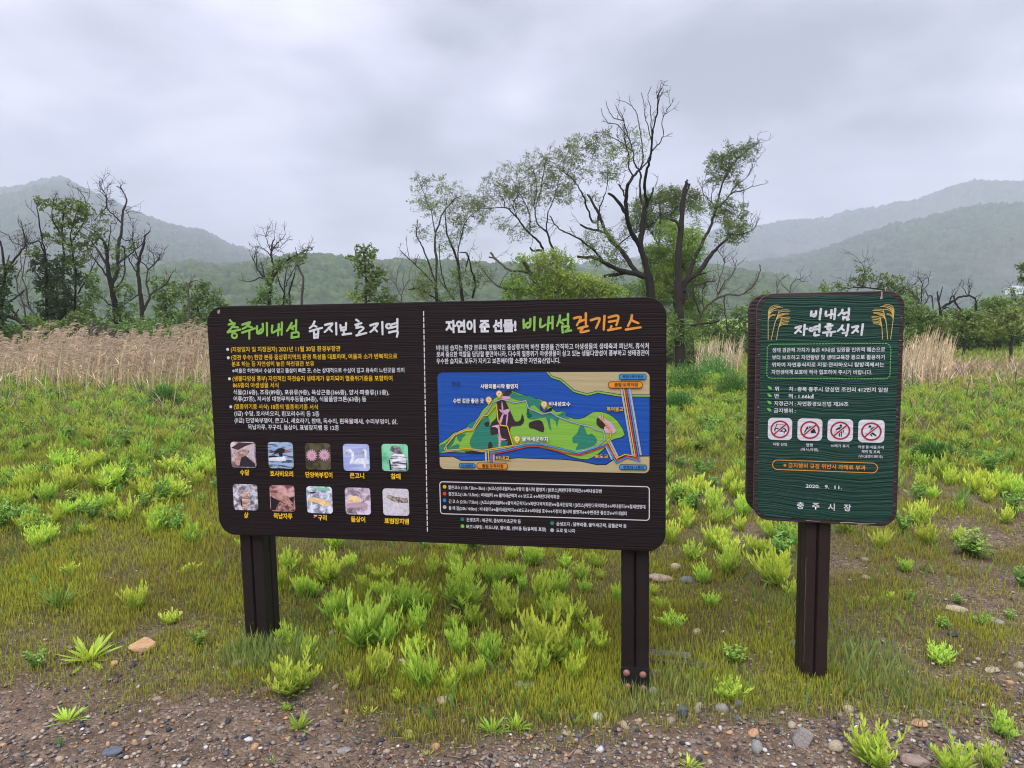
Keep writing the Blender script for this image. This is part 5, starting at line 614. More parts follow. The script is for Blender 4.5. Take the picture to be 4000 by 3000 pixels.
text(A, '습생초지 : 달뿌리풀, 물억새군락, 갈풀군락 등', C5, 1138, 440, 1768, 468, 33, WHT, 0.014)
text(A, '도로 및 나지', C5, 1138, 502, 1303, 509, 33, WHT, 0.014)
for x_, y_, h_ in ((131, 95, '#F2C11C'), (131, 157, '#DC4652'), (131, 217, '#2E86DA'), (132, 278, '#C3C6D2'), (291, 388, '#1E8068'), (292, 450, '#8CC83C'), (1099, 422, '#2D8C78'), (1099, 485, '#C3C6D2')):
    flat(A, 'legend_dot', [disc(A.c(C5, x_, y_), 0.0078)], paint(h_), 0.0012)
q = [A.c(C5, *p) for p in ((87, 42), (1973, 103), (1971, 406), (90, 328))]
zu = (q[0][1]+q[1][1])/2; zd = (q[2][1]+q[3][1])/2
strokes(A, 'legend_frame', [rrect(q[0][0], zd, q[1][0], zu, 0.012, 5)], 0.0036, paint(WHT), 0.0012, closed=True)
# brush lettering of the headings, traced stroke by stroke
def brush(sg, crop, chars, w, hexc, name, ks='A', taper=0.85):
    for ch in chars:
        ls = []
        for st in ch:
            if st[0] == 'o':
                c0 = sg.c(crop, st[1], st[2]); r_ = abs(sg.c(crop, st[1]+st[3], st[2])[0]-c0[0])
                ls.append([c0+r_*np.array([math.cos(t_), 0.9*math.sin(t_)]) for t_ in np.linspace(1.2, 1.2+5.9, 14)])
            else: ls.append(smooth_line([sg.c(crop, *p) for p in st], 5))
        strokes(sg, name, ls, w, paint(hexc, ks), 0.0012 if ks == 'A' else 0.0030, taper=taper, step=0.00025)
h1 = [[[(243, 272), (262, 292)], [(232, 314), (288, 303), (258, 345), (228, 378)], [(262, 335), (322, 342)], [(222, 388), (345, 362)], [(287, 375), (283, 398)], ('o', 287, 420, 24)],
 [[(362, 315), (435, 293), (400, 335), (365, 355)], [(405, 325), (455, 340)], [(360, 392), (485, 350)], [(430, 375), (430, 450)]],
 [[(503, 330), (505, 395), (525, 400)], [(558, 308), (560, 370), (535, 398), (522, 380), (555, 350)], [(598, 300), (600, 420)]],
 [[(650, 325), (648, 390), (700, 365)], [(712, 310), (705, 418)], [(708, 365), (738, 358)], [(742, 295), (740, 412)]],
 [[(835, 300), (812, 345), (790, 375)], [(815, 335), (850, 360)], [(845, 335), (880, 322)], [(880, 272), (878, 375)], [(838, 395), (835, 440)], [(835, 440), (905, 430)], [(840, 396), (898, 388), (903, 430)]]]
h2 = [[[(1055, 285), (1035, 325), (1008, 348)], [(1040, 320), (1075, 335)], [(1010, 378), (1128, 345)], [(1050, 385), (1052, 445)], [(1092, 375), (1088, 440)], [(1055, 440), (1088, 436)], [(1052, 412), (1088, 408)]],
 [[(1155, 318), (1225, 305), (1190, 350), (1152, 385)], [(1190, 345), (1222, 380)], [(1262, 300), (1265, 410)]],
 [[(1303, 320), (1310, 370)], [(1310, 370), (1355, 365)], [(1358, 300), (1355, 365)], [(1305, 345), (1355, 340)], [(1335, 370), (1338, 400)], [(1325, 410), (1408, 400)]],
 [[(1455, 268), (1478, 282)], [(1448, 318), (1505, 300)], [(1478, 305), (1458, 345), (1500, 335), (1525, 350), (1500, 375)], [(1490, 380), (1475, 408)], [(1458, 418), (1553, 395)]],
 [[(1590, 322), (1660, 305), (1625, 355), (1590, 385)], [(1625, 345), (1655, 380)], [(1705, 290), (1708, 408)]],
 [('o', 1765, 330, 22), [(1790, 315), (1838, 300)], [(1792, 345), (1838, 332)], [(1850, 262), (1850, 365)], [(1770, 390), (1850, 378), (1845, 432)]]]
h3 = [[[(148, 112), (150, 185)], [(208, 105), (205, 165), (180, 180), (165, 160), (185, 140), (203, 138)], [(245, 88), (243, 205)]],
 [[(298, 105), (298, 175), (345, 155)], [(372, 88), (362, 205)], [(365, 145), (400, 138)], [(405, 85), (405, 190)]],
 [[(470, 75), (465, 110), (445, 165)], [(470, 125), (500, 150)], [(495, 115), (540, 105)], [(542, 60), (542, 158)], [(490, 170), (495, 225)], [(510, 172), (545, 168), (545, 190), (520, 215), (570, 205)]]]
h4 = [[[(595, 98), (655, 90), (620, 160)], [(640, 130), (700, 105)], [(700, 55), (700, 155)], [(635, 187), (715, 168)], [(680, 175), (655, 220), (725, 208)]],
 [[(745, 115), (820, 100), (790, 185)], [(865, 78), (858, 198)]],
 [[(903, 90), (985, 78), (970, 160)], [(905, 130), (975, 118)], [(925, 170), (917, 200)], [(898, 203), (1008, 183)]],
 [[(1108, 72), (1100, 110), (1072, 168)], [(1110, 118), (1165, 142)], [(1055, 198), (1185, 178)]]]
brush(A, C1, h1, 0.0098, GRN, 'heading_letter'); brush(A, C1, h2, 0.0096, WHT, 'heading_letter')
brush(A, T2, h3, 0.0095, GRN, 'heading_letter'); brush(A, T2, h4, 0.0098, ORA, 'heading_letter')
# ---- the map
BLUE, SAND, LG, TEAL, DTEAL, BRN, PINK, GRY, ROUTE_B, ROUTE_R = '#0F55B8', '#C9B88C', '#8CC747', '#2B8A74', '#1F7F68', '#35272C', '#E6AFD2', '#B9C0CE', '#4FA0E8', '#D9424F'
mp_bot = 'map_panel'
c4 = [A.c(C4, 70, 60), A.c(C4, 2107, 57), A.c(C4, 2098, 1034), A.c(C4, 84, 980)]
u0_, u1_, v1_, v0_ = c4[0][0], c4[1][0], (c4[0][1]+c4[1][1])/2, (c4[2][1]+c4[3][1])/2
MAP = slab(A, 'map_panel', rrect(u0_, v0_, u1_, v1_, 0.021, 7), -0.0022, -0.0002, paint(BLUE), 0)
mo = 0.0026
def mpoly(name, crop, pts, hexc, lvl, outline=0.0, sm=3, clip=True):
    P = [A.c(crop, *p) for p in pts]
    if sm: P = smooth_line(P, sm, True)
    P = [(min(max(p[0], u0_), u1_), min(max(p[1], v0_), v1_)) for p in P] if clip else P
    if outline: strokes(A, 'coastline', [P], outline, paint(BLK), mo+lvl*0.00025-0.0001, MAP, closed=True)
    return flat(A, name, [P], paint(hexc), mo+lvl*0.00025, MAP)
def mline(name, crop, pts, hexc, w, lvl, ow=0.0016):
    P = [A.c(crop, *p) for p in pts]
    if ow: strokes(A, 'route_outline', [P], w+ow, paint(BLK), mo+lvl*0.00025-0.0001, MAP)
    return strokes(A, name, [P], w, paint(hexc), mo+lvl*0.00025, MAP)
def X(lst, f): return [(u0_+ (p[0]) , p[1]) for p in lst]
# north bank, keeping to the rounded corner of the panel
nb = [A.c(C4, *p) for p in ((1128, 58), (1170, 105), (1250, 130), (1300, 170), (1380, 240), (1510, 275), (1610, 248), (1820, 283), (2106, 285))]
cr_ = [(u1_-0.021+0.021*math.cos(a), v1_-0.021+0.021*math.sin(a)) for a in np.linspace(0, math.pi/2, 7)]
flat(A, 'river_bank', [[(nb[0][0], v1_)]+[tuple(p) for p in nb[1:-1]]+[(u1_, nb[-1][1])]+cr_], paint(SAND), mo, MAP)
bl_ = [[(nb[0][0], v1_-0.001)]+[tuple(p) for p in nb[1:-1]]+[(u1_-0.001, nb[-1][1])]]
strokes(A, 'bank_outline', [smooth_line(bl_[0], 1)], 0.0110, paint(BLK), mo+0.0002, MAP); strokes(A, 'bank_strip', bl_, 0.0062, paint('#8FC95A'), mo+0.0004, MAP)
sb = [A.c(C4, *p) for p in ((84, 868), (222, 865), (300, 905), (480, 905), (850, 880), (1300, 895), (1450, 912), (1600, 945), (1690, 945), (1760, 895), (1900, 865), (2100, 862))]
sb = [(u0_, sb[0][1])]+[tuple(p) for p in sb[1:-1]]+[(u1_, sb[-1][1])]
lc = [(u1_-0.021+0.021*math.cos(a), v0_+0.021+0.021*math.sin(a)) for a in np.linspace(0, -math.pi/2, 7)]+[(u0_+0.021+0.021*math.cos(a), v0_+0.021+0.021*math.sin(a)) for a in np.linspace(-math.pi/2, -math.pi, 7)]
flat(A, 'river_bank', [sb+lc], paint(SAND), mo, MAP); strokes(A, 'bank_outline', [sb[0:1]+sb[1:-1]+sb[-1:]], 0.0034, paint(BLK), mo+0.0002, MAP)
isl = [(84, 760), (110, 735), (180, 690), (230, 640), (340, 600), (380, 560), (460, 500), (500, 430), (560, 370), (620, 310), (700, 260), (770, 235), (850, 262), (930, 285), (1010, 310), (1070, 325), (1130, 370), (1170, 400), (1210, 440), (1280, 435), (1300, 470), (1390, 510), (1480, 495), (1560, 445), (1640, 440), (1720, 465), (1800, 530), (1868, 655), (1800, 690), (1740, 710), (1690, 770), (1600, 850), (1510, 893), (1400, 880), (1280, 840), (1180, 810), (1050, 780), (940, 780), (800, 795), (700, 810), (600, 830), (480, 838), (330, 828), (180, 825), (84, 828)]
mpoly('island', C4, isl, LG, 3, 0.0048, 2)
for pts, h_ in (([(84, 765), (150, 740), (230, 650), (290, 620), (250, 660), (225, 740), (160, 800), (84, 828)], TEAL),
    ([(370, 560), (440, 520), (450, 550), (400, 612), (375, 590)], TEAL), ([(500, 515), (555, 480), (575, 540), (590, 620), (640, 650), (655, 770), (560, 800), (400, 780), (390, 700), (430, 630), (460, 560)], TEAL),
    ([(262, 665), (345, 650), (310, 690), (300, 722), (275, 715)], TEAL), ([(235, 760), (278, 750), (270, 795), (170, 800)], TEAL),
    ([(745, 290), (800, 250), (860, 275), (950, 285), (1010, 310), (1060, 330), (1100, 390), (1060, 430), (1000, 370), (930, 420), (985, 470), (940, 498), (935, 380), (930, 330), (860, 330)], TEAL),
    ([(940, 420), (1080, 460), (1160, 435), (1210, 480), (1290, 430), (1305, 470), (1340, 505), (1240, 500), (1220, 590), (1205, 525), (1150, 500), (1165, 615), (1140, 580), (1110, 490), (1000, 510), (935, 495)], TEAL),
    ([(1440, 575), (1475, 575), (1510, 660), (1550, 645), (1600, 700), (1575, 760), (1400, 805), (1430, 740), (1375, 735), (1370, 680), (1410, 650)], TEAL),
    ([(690, 715), (745, 710), (755, 760), (690, 768)], DTEAL)):
    mpoly('vegetation_patch', C4, pts, h_, 5, 0.0006, 2)
for pts in ([(700, 265), (760, 232), (790, 250), (745, 290), (715, 300)], [(640, 340), (700, 300), (745, 375), (790, 470), (820, 530), (870, 515), (885, 455), (905, 520), (870, 570), (780, 580), (770, 640), (800, 740), (740, 770), (750, 720), (670, 712), (650, 650), (590, 660), (580, 600), (590, 540), (640, 490)],
    [(955, 540), (1050, 515), (1090, 560), (1090, 635), (1000, 600), (955, 590)], [(525, 545), (565, 530), (565, 580), (530, 575)], [(565, 730), (595, 735), (600, 780), (560, 800)], [(1605, 495), (1640, 520), (1690, 560), (1665, 605), (1600, 560)],
    [(330, 818), (520, 808), (530, 835), (400, 840)]):
    mpoly('bare_ground_patch', C4, pts, BRN, 7, 0, 2)
for pts in ([(665, 300), (700, 285), (780, 295), (745, 320), (700, 315)], [(690, 330), (705, 400), (700, 440), (690, 430)], [(660, 410), (700, 425), (768, 405), (745, 460), (700, 455)], [(700, 450), (712, 450), (680, 560), (665, 560), (668, 520)], [(740, 460), (752, 460), (740, 560), (730, 560)],
    [(600, 575), (660, 560), (668, 590), (680, 690), (672, 770), (662, 770), (655, 600), (600, 585)], [(678, 650), (690, 690), (740, 702), (680, 712)], [(1610, 472), (1650, 490), (1740, 545), (1782, 610), (1765, 645), (1690, 640), (1670, 590), (1690, 555), (1640, 515)]):
    mpoly('bare_ground_patch', C4, pts, PINK, 9, 0, 2)
mpoly('lake', C4, [(1055, 375), (1085, 420), (1110, 430), (1150, 400), (1175, 405), (1165, 430), (1120, 445), (1070, 430)], BLK, 9, 0, 2)
mpoly('lake', C4, [(1066, 380), (1090, 410), (1130, 400), (1105, 440), (1078, 425)], BLUE, 10, 0, 2)
# bridges and routes
for a_, b_ in (((536, 825), (541, 918)), ((612, 845), (615, 918)), ((1835, 212), (1945, 850)), ((1915, 212), (2022, 845)), ((1690, 768), (1745, 888)), ((1725, 712), (1800, 865))):
    mline('bridge_deck', C4, [a_, b_], GRY, 0.0075, 11)
mline('route', C4, [(1690, 748), (1560, 790), (1430, 835), (1300, 800), (1080, 752), (920, 755), (720, 805), (585, 830), (588, 918)], ROUTE_B, 0.0044, 14)
mline('route', C4, [(1680, 765), (1560, 812), (1440, 850), (1280, 828), (1080, 770), (930, 772), (720, 820), (598, 842), (600, 918)], ROUTE_R, 0.0040, 13)
mline('route', C4, [(1690, 748), (1790, 925), (1890, 875), (2010, 905), (1898, 212)], ROUTE_B, 0.0044, 14)
mline('route', C4, [(1700, 748), (1798, 905), (1890, 865), (1988, 885), (1878, 212)], ROUTE_R, 0.0040, 15)
mline('route', C4, [(1655, 458), (1655, 520), (1735, 615), (1728, 690), (1705, 715), (1790, 882), (1870, 845), (1968, 862), (1858, 212)], '#F4C322', 0.0042, 16)
mline('route', C4, [(640, 365), (555, 470), (510, 475), (420, 610), (350, 615), (240, 660), (155, 765), (165, 805), (370, 788), (500, 805), (800, 760), (745, 575), (680, 565), (655, 520), (640, 365)], '#F4C322', 0.0044, 17)
mline('route', C4, [(562, 800), (568, 918)], '#F4C322', 0.0044, 18)
mline('route', C4, [(600, 350), (690, 315), (820, 350), (920, 330), (945, 400), (1080, 460), (1160, 440), (1220, 480), (1320, 520), (1450, 560), (1530, 575), (1590, 605), (1665, 625), (1680, 700), (1600, 770), (1420, 822), (1350, 812), (1180, 770), (1060, 735), (930, 738), (700, 790), (500, 820), (370, 795), (160, 820), (140, 790), (225, 660), (340, 603), (410, 600), (470, 500), (545, 440), (600, 350)], GRY, 0.0042, 12)
text(A, '한강', C4, 210, 190, 298, 190, 42, '#14161C', 0.01, 0.011, parent=MAP)
for s_, a_, b_, c_, d_, h_ in (('사랑의불시착 촬영지', 488, 213, 848, 213, 42), ('수변 경관 좋은 곳', 228, 352, 522, 352, 42), ('비내섬호수', 1143, 380, 1350, 380, 40), ('물억새군락지', 887, 717, 1135, 717, 42)):
    text(A, s_, C4, a_, b_, c_, d_, h_, '#F2F2F5', 0.03, 0.0110, (BLK, 0.035), parent=MAP)
for s_, a_, b_, c_, d_, h_ in (('비내교', 638, 898, 768, 898, 40), ('복여울교', 1698, 430, 1855, 430, 40), ('보도교', 1582, 880, 1710, 882, 38)):
    text(A, s_, C4, a_, b_, c_, d_, h_, '#F4C322', 0.02, 0.0110, (BLK, 0.04), parent=MAP)
def pill(x0, y0, x1, y1, hexc):
    a_, b_ = A.c(C4, x0, y0), A.c(C4, x1, y1); r_ = (a_[1]-b_[1])/2*0.85
    P = rrect(a_[0], b_[1], b_[0], a_[1], r_, 6); strokes(A, 'tag_outline', [P], 0.0020, paint(BLK), mo+0.0052, MAP, closed=True)
    flat(A, 'name_tag', [P], paint(hexc), mo+0.005, MAP)
for x0, y0, x1, y1, h_, s_, tx0, tx1, ty, th in ((1816, 75, 2075, 125, '#3F97E0', '복탄다목적회관', 1848, 2048, 112, 28), (1714, 148, 2037, 208, '#F59B2E', '출발·도착지점', 1770, 1992, 192, 34),
     (284, 928, 438, 973, '#3F97E0', '비내쉼터', 308, 413, 962, 27), (453, 924, 746, 984, '#F59B2E', '출발·도착지점', 505, 705, 968, 33), (1818, 940, 2078, 992, '#3F97E0', '옛조대 나룻터', 1855, 2050, 980, 29)):
    pill(x0, y0, x1, y1, h_); text(A, s_, C4, tx0, ty, tx1, ty+(4 if ty > 900 else 0), th, '#1A1408', 0.012, 0.0098, parent=MAP)
for x_, y_ in ((666, 262), (567, 320), (1097, 363), (838, 695)):
    c0 = A.c(C4, x_, y_); r_ = 0.0125
    pin = [c0+r_*np.array([math.cos(a), math.sin(a)]) for a in np.linspace(rad(-35), rad(215), 16)]+[c0+np.array([0, -r_*1.75])]
    flat(A, 'map_pin', [pin], paint('#F3C21F'), mo+0.0056, MAP); flat(A, 'map_pin', [disc(c0, r_*0.72)], paint('#F5F3EA'), mo+0.0058, MAP)
    st_ = [c0+(r_*0.62 if k % 2 == 0 else r_*0.27)*np.array([math.cos(math.pi/2+k*math.pi/5), math.sin(math.pi/2+k*math.pi/5)]) for k in range(10)]
    flat(A, 'map_pin', [st_], paint('#F0B91C'), mo+0.0060, MAP)
# ---- the ten wildlife pictures (flat prints)
def printmat(name, c0, c1, scale, sx=1.0, sy=1.0, c2=None):
    mt, t, b = material(name, c0, 0.35, 0.5); c = nd('ShaderNodeTexCoord', t); mp = nd('ShaderNodeMapping', t); mp.inputs['Scale'].default_value = (sx, 1, sy)
    t.links.new(c.outputs['Object'], mp.inputs[0]); n = noise(mp.outputs[0], scale, 4, 0.65, 0.6, t)
    r = nd('ShaderNodeValToRGB', t); r.color_ramp.elements[0].position = 0.42; r.color_ramp.elements[0].color = (*c0, 1); r.color_ramp.elements[1].position = 0.58; r.color_ramp.elements[1].color = (*c1, 1)
    if c2: k = r.color_ramp.elements.new(0.5); k.color = (*c2, 1)
    t.links.new(n.outputs['Fac'], r.inputs[0]); t.links.new(r.outputs[0], b.inputs['Base Color']); return mt
S = srgb
tiles = [(248, 210, 500, 462), (605, 212, 857, 468), (963, 223, 1218, 480), (1326, 230, 1588, 492), (1697, 230, 1958, 495),
         (270, 615, 517, 870), (622, 625, 872, 882), (975, 637, 1232, 900), (1345, 648, 1598, 912), (1707, 657, 1966, 922)]
bases = [printmat('print_river_rocks', S('#C9BCC2'), S('#6B5458'), 22), printmat('print_lake_water', S('#8FA6C4'), S('#3A4048'), 30, 0.5, 3, S('#8FA6C4')), printmat('print_meadow_shade', S('#2C2A1E'), S('#57503A'), 25),
         printmat('print_pale_water', S('#8C98C8'), S('#A9B2D8'), 25, 0.5, 3), printmat('print_green_blur', S('#7FC8A0'), S('#4F9A72'), 12),
         printmat('print_grey_rocks', S('#5E5A60'), S('#C8C4D0'), 40), printmat('print_pink_gravel', S('#C99A9C'), S('#6A4444'), 24), printmat('print_white_pebbles', S('#D2D8E8'), S('#747A8C'), 35),
         printmat('print_lilac_pebbles', S('#CDBFD2'), S('#7C6F78'), 35), printmat('print_sand', S('#C6C2CC'), S('#B2AEB8'), 90)]
WB = printmat('print_white_feather', S('#DDE0EC'), S('#C4C8D8'), 40)
feather = printmat('print_barred_feather', S('#E0E0EA'), S('#45434C'), 60, 0.4, 3)
fur = printmat('print_otter_fur', S('#8C6A5E'), S('#B9A09A'), 50); catfur = printmat('print_striped_fur', S('#D8B4A4'), S('#6E4A42'), 70, 0.3, 3)
fishm = printmat('print_fish_scale', S('#8C6A60'), S('#B98E80'), 50); gold = printmat('print_golden_fish', S('#E6C894'), S('#C9A878'), 50); liz = printmat('print_spotted_skin', S('#B8A89C'), S('#3C3434'), 130)
DKM = paint('#1E1A1E')
art = [
 [(paint('#4A3238'), [(0.35, 0), (1, 0), (0.6, 0.15), (0.3, 0.3), (0, 0.22)]), (paint('#D8CCD4'), [(0.62, 0.2), (0.85, 0.05), (0.97, 0.12), (0.98, 0.8), (0.7, 0.5)]), (fur, [(0.05, 0.75), (0.15, 0.5), (0.35, 0.32), (0.5, 0.24), (0.62, 0.24), (0.73, 0.3), (0.75, 0.38), (0.64, 0.5), (0.55, 0.6), (0.4, 0.95), (0.2, 0.9)]), (paint('#2C2832'), [(0.3, 0.97), (0.42, 0.6), (0.6, 0.52), (0.8, 0.7), (0.98, 0.85), (0.95, 0.98)]), (DKM, [(0.7, 0.32), (0.76, 0.33), (0.74, 0.4)])],
 [(WB, [(0, 0.6), (0.2, 0.56), (0.45, 0.56), (0.65, 0.52), (0.75, 0.66), (0.68, 0.72), (0, 0.72)]), (DKM, [(0, 0.52), (0.25, 0.5), (0.45, 0.56), (0, 0.6)]), (DKM, [(0.42, 0.4), (0.12, 0.5), (0.28, 0.38), (0.2, 0.38), (0.42, 0.22), (0.58, 0.2), (0.7, 0.25), (0.68, 0.35), (0.58, 0.42), (0.6, 0.54), (0.46, 0.56)]), (paint('#D4553F'), [(0.69, 0.25), (0.97, 0.32), (0.95, 0.35), (0.7, 0.34)])],
 [], 
 [(WB, [(0.08, 0.3), (0.15, 0.2), (0.28, 0.17), (0.4, 0.3), (0.44, 0.5), (0.38, 0.66), (0.55, 0.52), (0.85, 0.5), (1, 0.6), (0.98, 0.74), (0.25, 0.74), (0.22, 0.68), (0.32, 0.5), (0.3, 0.34), (0.22, 0.27)]), (WB, [(0.72, 0.25), (0.82, 0.15), (0.92, 0.2), (0.92, 0.45), (0.85, 0.95), (0.76, 0.8), (0.84, 0.5), (0.84, 0.3)]), (paint('#E4C04A'), [(0.1, 0.27), (0.19, 0.27), (0.08, 0.38)]), (paint('#E4C04A'), [(0.74, 0.24), (0.82, 0.2), (0.82, 0.3), (0.68, 0.31)])],
 [(DKM, [(0.26, 0.6), (0.36, 0.55), (0.9, 0.5), (0.98, 0.6), (0.97, 0.98), (0.28, 0.98)]), (feather, [(0.3, 0.5), (0.42, 0.3), (0.78, 0.3), (0.97, 0.48), (0.92, 0.98), (0.36, 0.98)]), (printmat('print_hawk_head', S('#4A4850'), S('#8C8A94'), 50), [(0.3, 0.2), (0.4, 0.05), (0.55, 0.02), (0.72, 0.1), (0.82, 0.35), (0.6, 0.36), (0.44, 0.28), (0.33, 0.22)])],
 [(catfur, [(0.34, 0.98), (0.3, 0.6), (0.38, 0.5), (0.34, 0.18), (0.42, 0.26), (0.56, 0.26), (0.66, 0.2), (0.6, 0.5), (0.62, 0.7), (0.52, 0.98)]), (DKM, [(0.28, 0.6), (0.34, 0.56), (0.36, 0.9), (0.3, 0.85)])],
 [(DKM, [(0, 0.4), (0.25, 0.55), (0.5, 0.62), (0.95, 0.72), (1, 0.4), (0.85, 0.45), (0.98, 0.98), (0, 0.98)]), (fishm, [(0, 0.32), (0.15, 0.3), (0.45, 0.26), (0.75, 0.45), (0.95, 0.68), (0.85, 0.75), (0.6, 0.7), (0.35, 0.55), (0.15, 0.42), (0, 0.42)]), (printmat('print_round_stones', S('#B08880'), S('#5A3A36'), 40), [(0.25, 0.8), (0.4, 0.62), (0.55, 0.7), (0.9, 0.76), (0.98, 0.9), (0.8, 0.98), (0.2, 0.98)])],
 [(paint('#90DCB8'), [(0.1, 0.01), (0.9, 0.01), (0.97, 0.12), (0.5, 0.12)]), (gold, [(0.03, 0.42), (0.3, 0.4), (0.65, 0.45), (0.9, 0.6), (0.96, 0.7), (0.7, 0.74), (0.4, 0.62), (0.03, 0.52)]), (DKM, [(0.1, 0.18), (0.4, 0.2), (0.2, 0.26)])],
 [(gold, [(0.08, 0.5), (0.2, 0.32), (0.45, 0.28), (0.6, 0.42), (0.7, 0.5), (0.3, 0.56)]), (paint('#D0AFC6'), [(0.02, 0.6), (0.45, 0.55), (0.85, 0.56), (0.95, 0.66), (0.7, 0.74), (0.4, 0.78), (0.02, 0.72)]), (printmat('print_dark_pebbles', S('#4A4248'), S('#8A7E84'), 40), [(0.04, 0.76), (0.4, 0.8), (0.45, 0.97), (0.08, 0.97)])],
 [(liz, [(0.13, 0.28), (0.22, 0.22), (0.35, 0.25), (0.55, 0.3), (0.99, 0.32), (0.99, 0.5), (0.6, 0.52), (0.4, 0.46), (0.25, 0.38), (0.14, 0.32)]), (printmat('print_twig', S('#8C8488'), S('#C0BCC4'), 60), [(0.72, 0.98), (0.8, 0.82), (0.98, 0.7), (0.98, 0.98)])]]
for ti, (x0, y0, x1, y1) in enumerate(tiles):
    a_, b_ = A.c(C2, x0, y0), A.c(C2, x1, y1)
    tp = slab(A, 'wildlife_picture', rrect(a_[0], b_[1], b_[0], a_[1], 0.014, 5), -0.0030, -0.0002, bases[ti], 0.0006)
    def nrm(p, a_=a_, b_=b_): return (a_[0]+(b_[0]-a_[0])*(0.02+0.96*p[0]), a_[1]+(b_[1]-a_[1])*(0.02+0.96*p[1]))
    for k, (mt_, pts) in enumerate(art[ti]):
        P = [nrm(p) for p in pts]
        cc = (b_[0]-a_[0])*0.03
        flat(A, 'printed_figure', [P], mt_, 0.0034+k*0.0003, tp)
    if ti == 2:
        for cx_, cy_ in ((0.24, 0.45), (0.76, 0.43)):
            for k in range(14):
                a = 2*math.pi*k/14; d = np.array([math.cos(a), math.sin(a)]); n_ = np.array([-d[1], d[0]])
                flat(A, 'petal', [[nrm((cx_+d[0]*r_+n_[0]*w_, cy_+d[1]*r_+n_[1]*w_)) for r_, w_ in ((0.03, -0.01), (0.15, -0.035), (0.23, -0.02), (0.24, 0.01), (0.15, 0.035), (0.03, 0.01))]], paint('#E8B4DC'), 0.0034+0.00005*k, tp)
            flat(A, 'flower_centre', [[nrm((cx_+0.065*math.cos(a), cy_+0.065*math.sin(a))) for a in np.linspace(0, 2*math.pi, 13)[:-1]]], paint('#E8B440'), 0.0045, tp)
# bird dropping on the upper left corner, chip over the fourth line
dp = A.uv(855, 1218); V_ = [dp+np.array(p)*0.001 for p in ((-5, -6), (0, -9), (4, -5), (6, 3), (5, 9), (2, 10), (0, 4), (-2, 8), (-4, 6), (-6, 0))]
flat(A, 'bird_dropping', [V_], M_scuff, 0.0016)
flat(A, 'bird_dropping', [disc(A.c(C1, 646, 690), 0.0045, 10)], material('mud_spot', (0.25, 0.16, 0.10), 0.8)[0], 0.0034)
# ================================================================== B : the green notice sign
kB = 4.65*0.2/14.724
B = Sign((15.687*kB, 44.302*kB, 1.141*kB), -0.252, 'notice_sign', 'B')
tag(B.root, 'narrow green notice sign with brown rim and four prohibition symbols, on a single post', 'sign')
BW, BH = 8.503*kB, 0.93; zt = B.z0; zb = zt-BH
fp = slab(B, 'front_panel', rrect(0, zb, BW, zt, 0.062, 9), 0.0, 0.026, M_frame, 0.003, edge=M_edge)
slab(B, 'green_face', rrect(0.0165, zb+0.0165, BW-0.0165, zt-0.0155, 0.052, 9), -0.0016, -0.0002, M_green, 0, parent=fp)
bp_ = slab(B, 'back_panel', rrect(0.0, zb, BW, zt, 0.062, 9), 0.128, 0.154, M_frame, 0.003, edge=M_frame)
pc = (B.uv(3135, 2060, .03)[0]+B.uv(3249, 2060, .03)[0])/2; pw = 0.055
gB = zg(B, pc)
pB_ = groove_post(B, 'post', pc-pw+0.012, pc+pw+0.002, 0.0275, 0.1265, gB-0.06, zt-0.05, M_postB)
for o_ in (bp_, pB_):
    for v_ in o_.data.vertices: v_.co.x -= 0.14*v_.co.y
strokes(B, 'bare_wood_scuff', [[(pc-pw+0.016+0.0015*math.sin(k*2.1), gB+0.08+k*0.05) for k in range(10)]], 0.0013, M_scuffd, -0.0268, taper=1.6)
R_ = random.Random(4)
for k in range(16):
    z_ = zb+0.05+R_.random()*(BH-0.1); l_ = 0.004+R_.random()*0.008
    for side in ((0.0155-l_, 0.0155), (BW-0.0150, BW-0.015+l_*0.8)):
        if R_.random() < 0.6: strokes(B, 'paint_scratch', [[(side[0], z_), (side[1], z_+0.0005)]], 0.0012, M_scuff, 0.0004, parent=fp)
strokes(B, 'paint_scratch', [smooth_line([(BW*0.62, zb+0.0065), (BW*0.68, zb+0.010), (BW*0.76, zb+0.008), (BW*0.86, zb+0.011)], 5)], 0.004, M_scuff, 0.0004, parent=fp, taper=0.3)
strokes(B, 'paint_scratch', [smooth_line([(BW*0.38, zb+0.009), (BW*0.48, zb+0.007)], 5), [(BW*0.74, zb+0.004), (BW*0.82, zb+0.0045)]], 0.0022, M_scuff, 0.0004, parent=fp, taper=0.3)
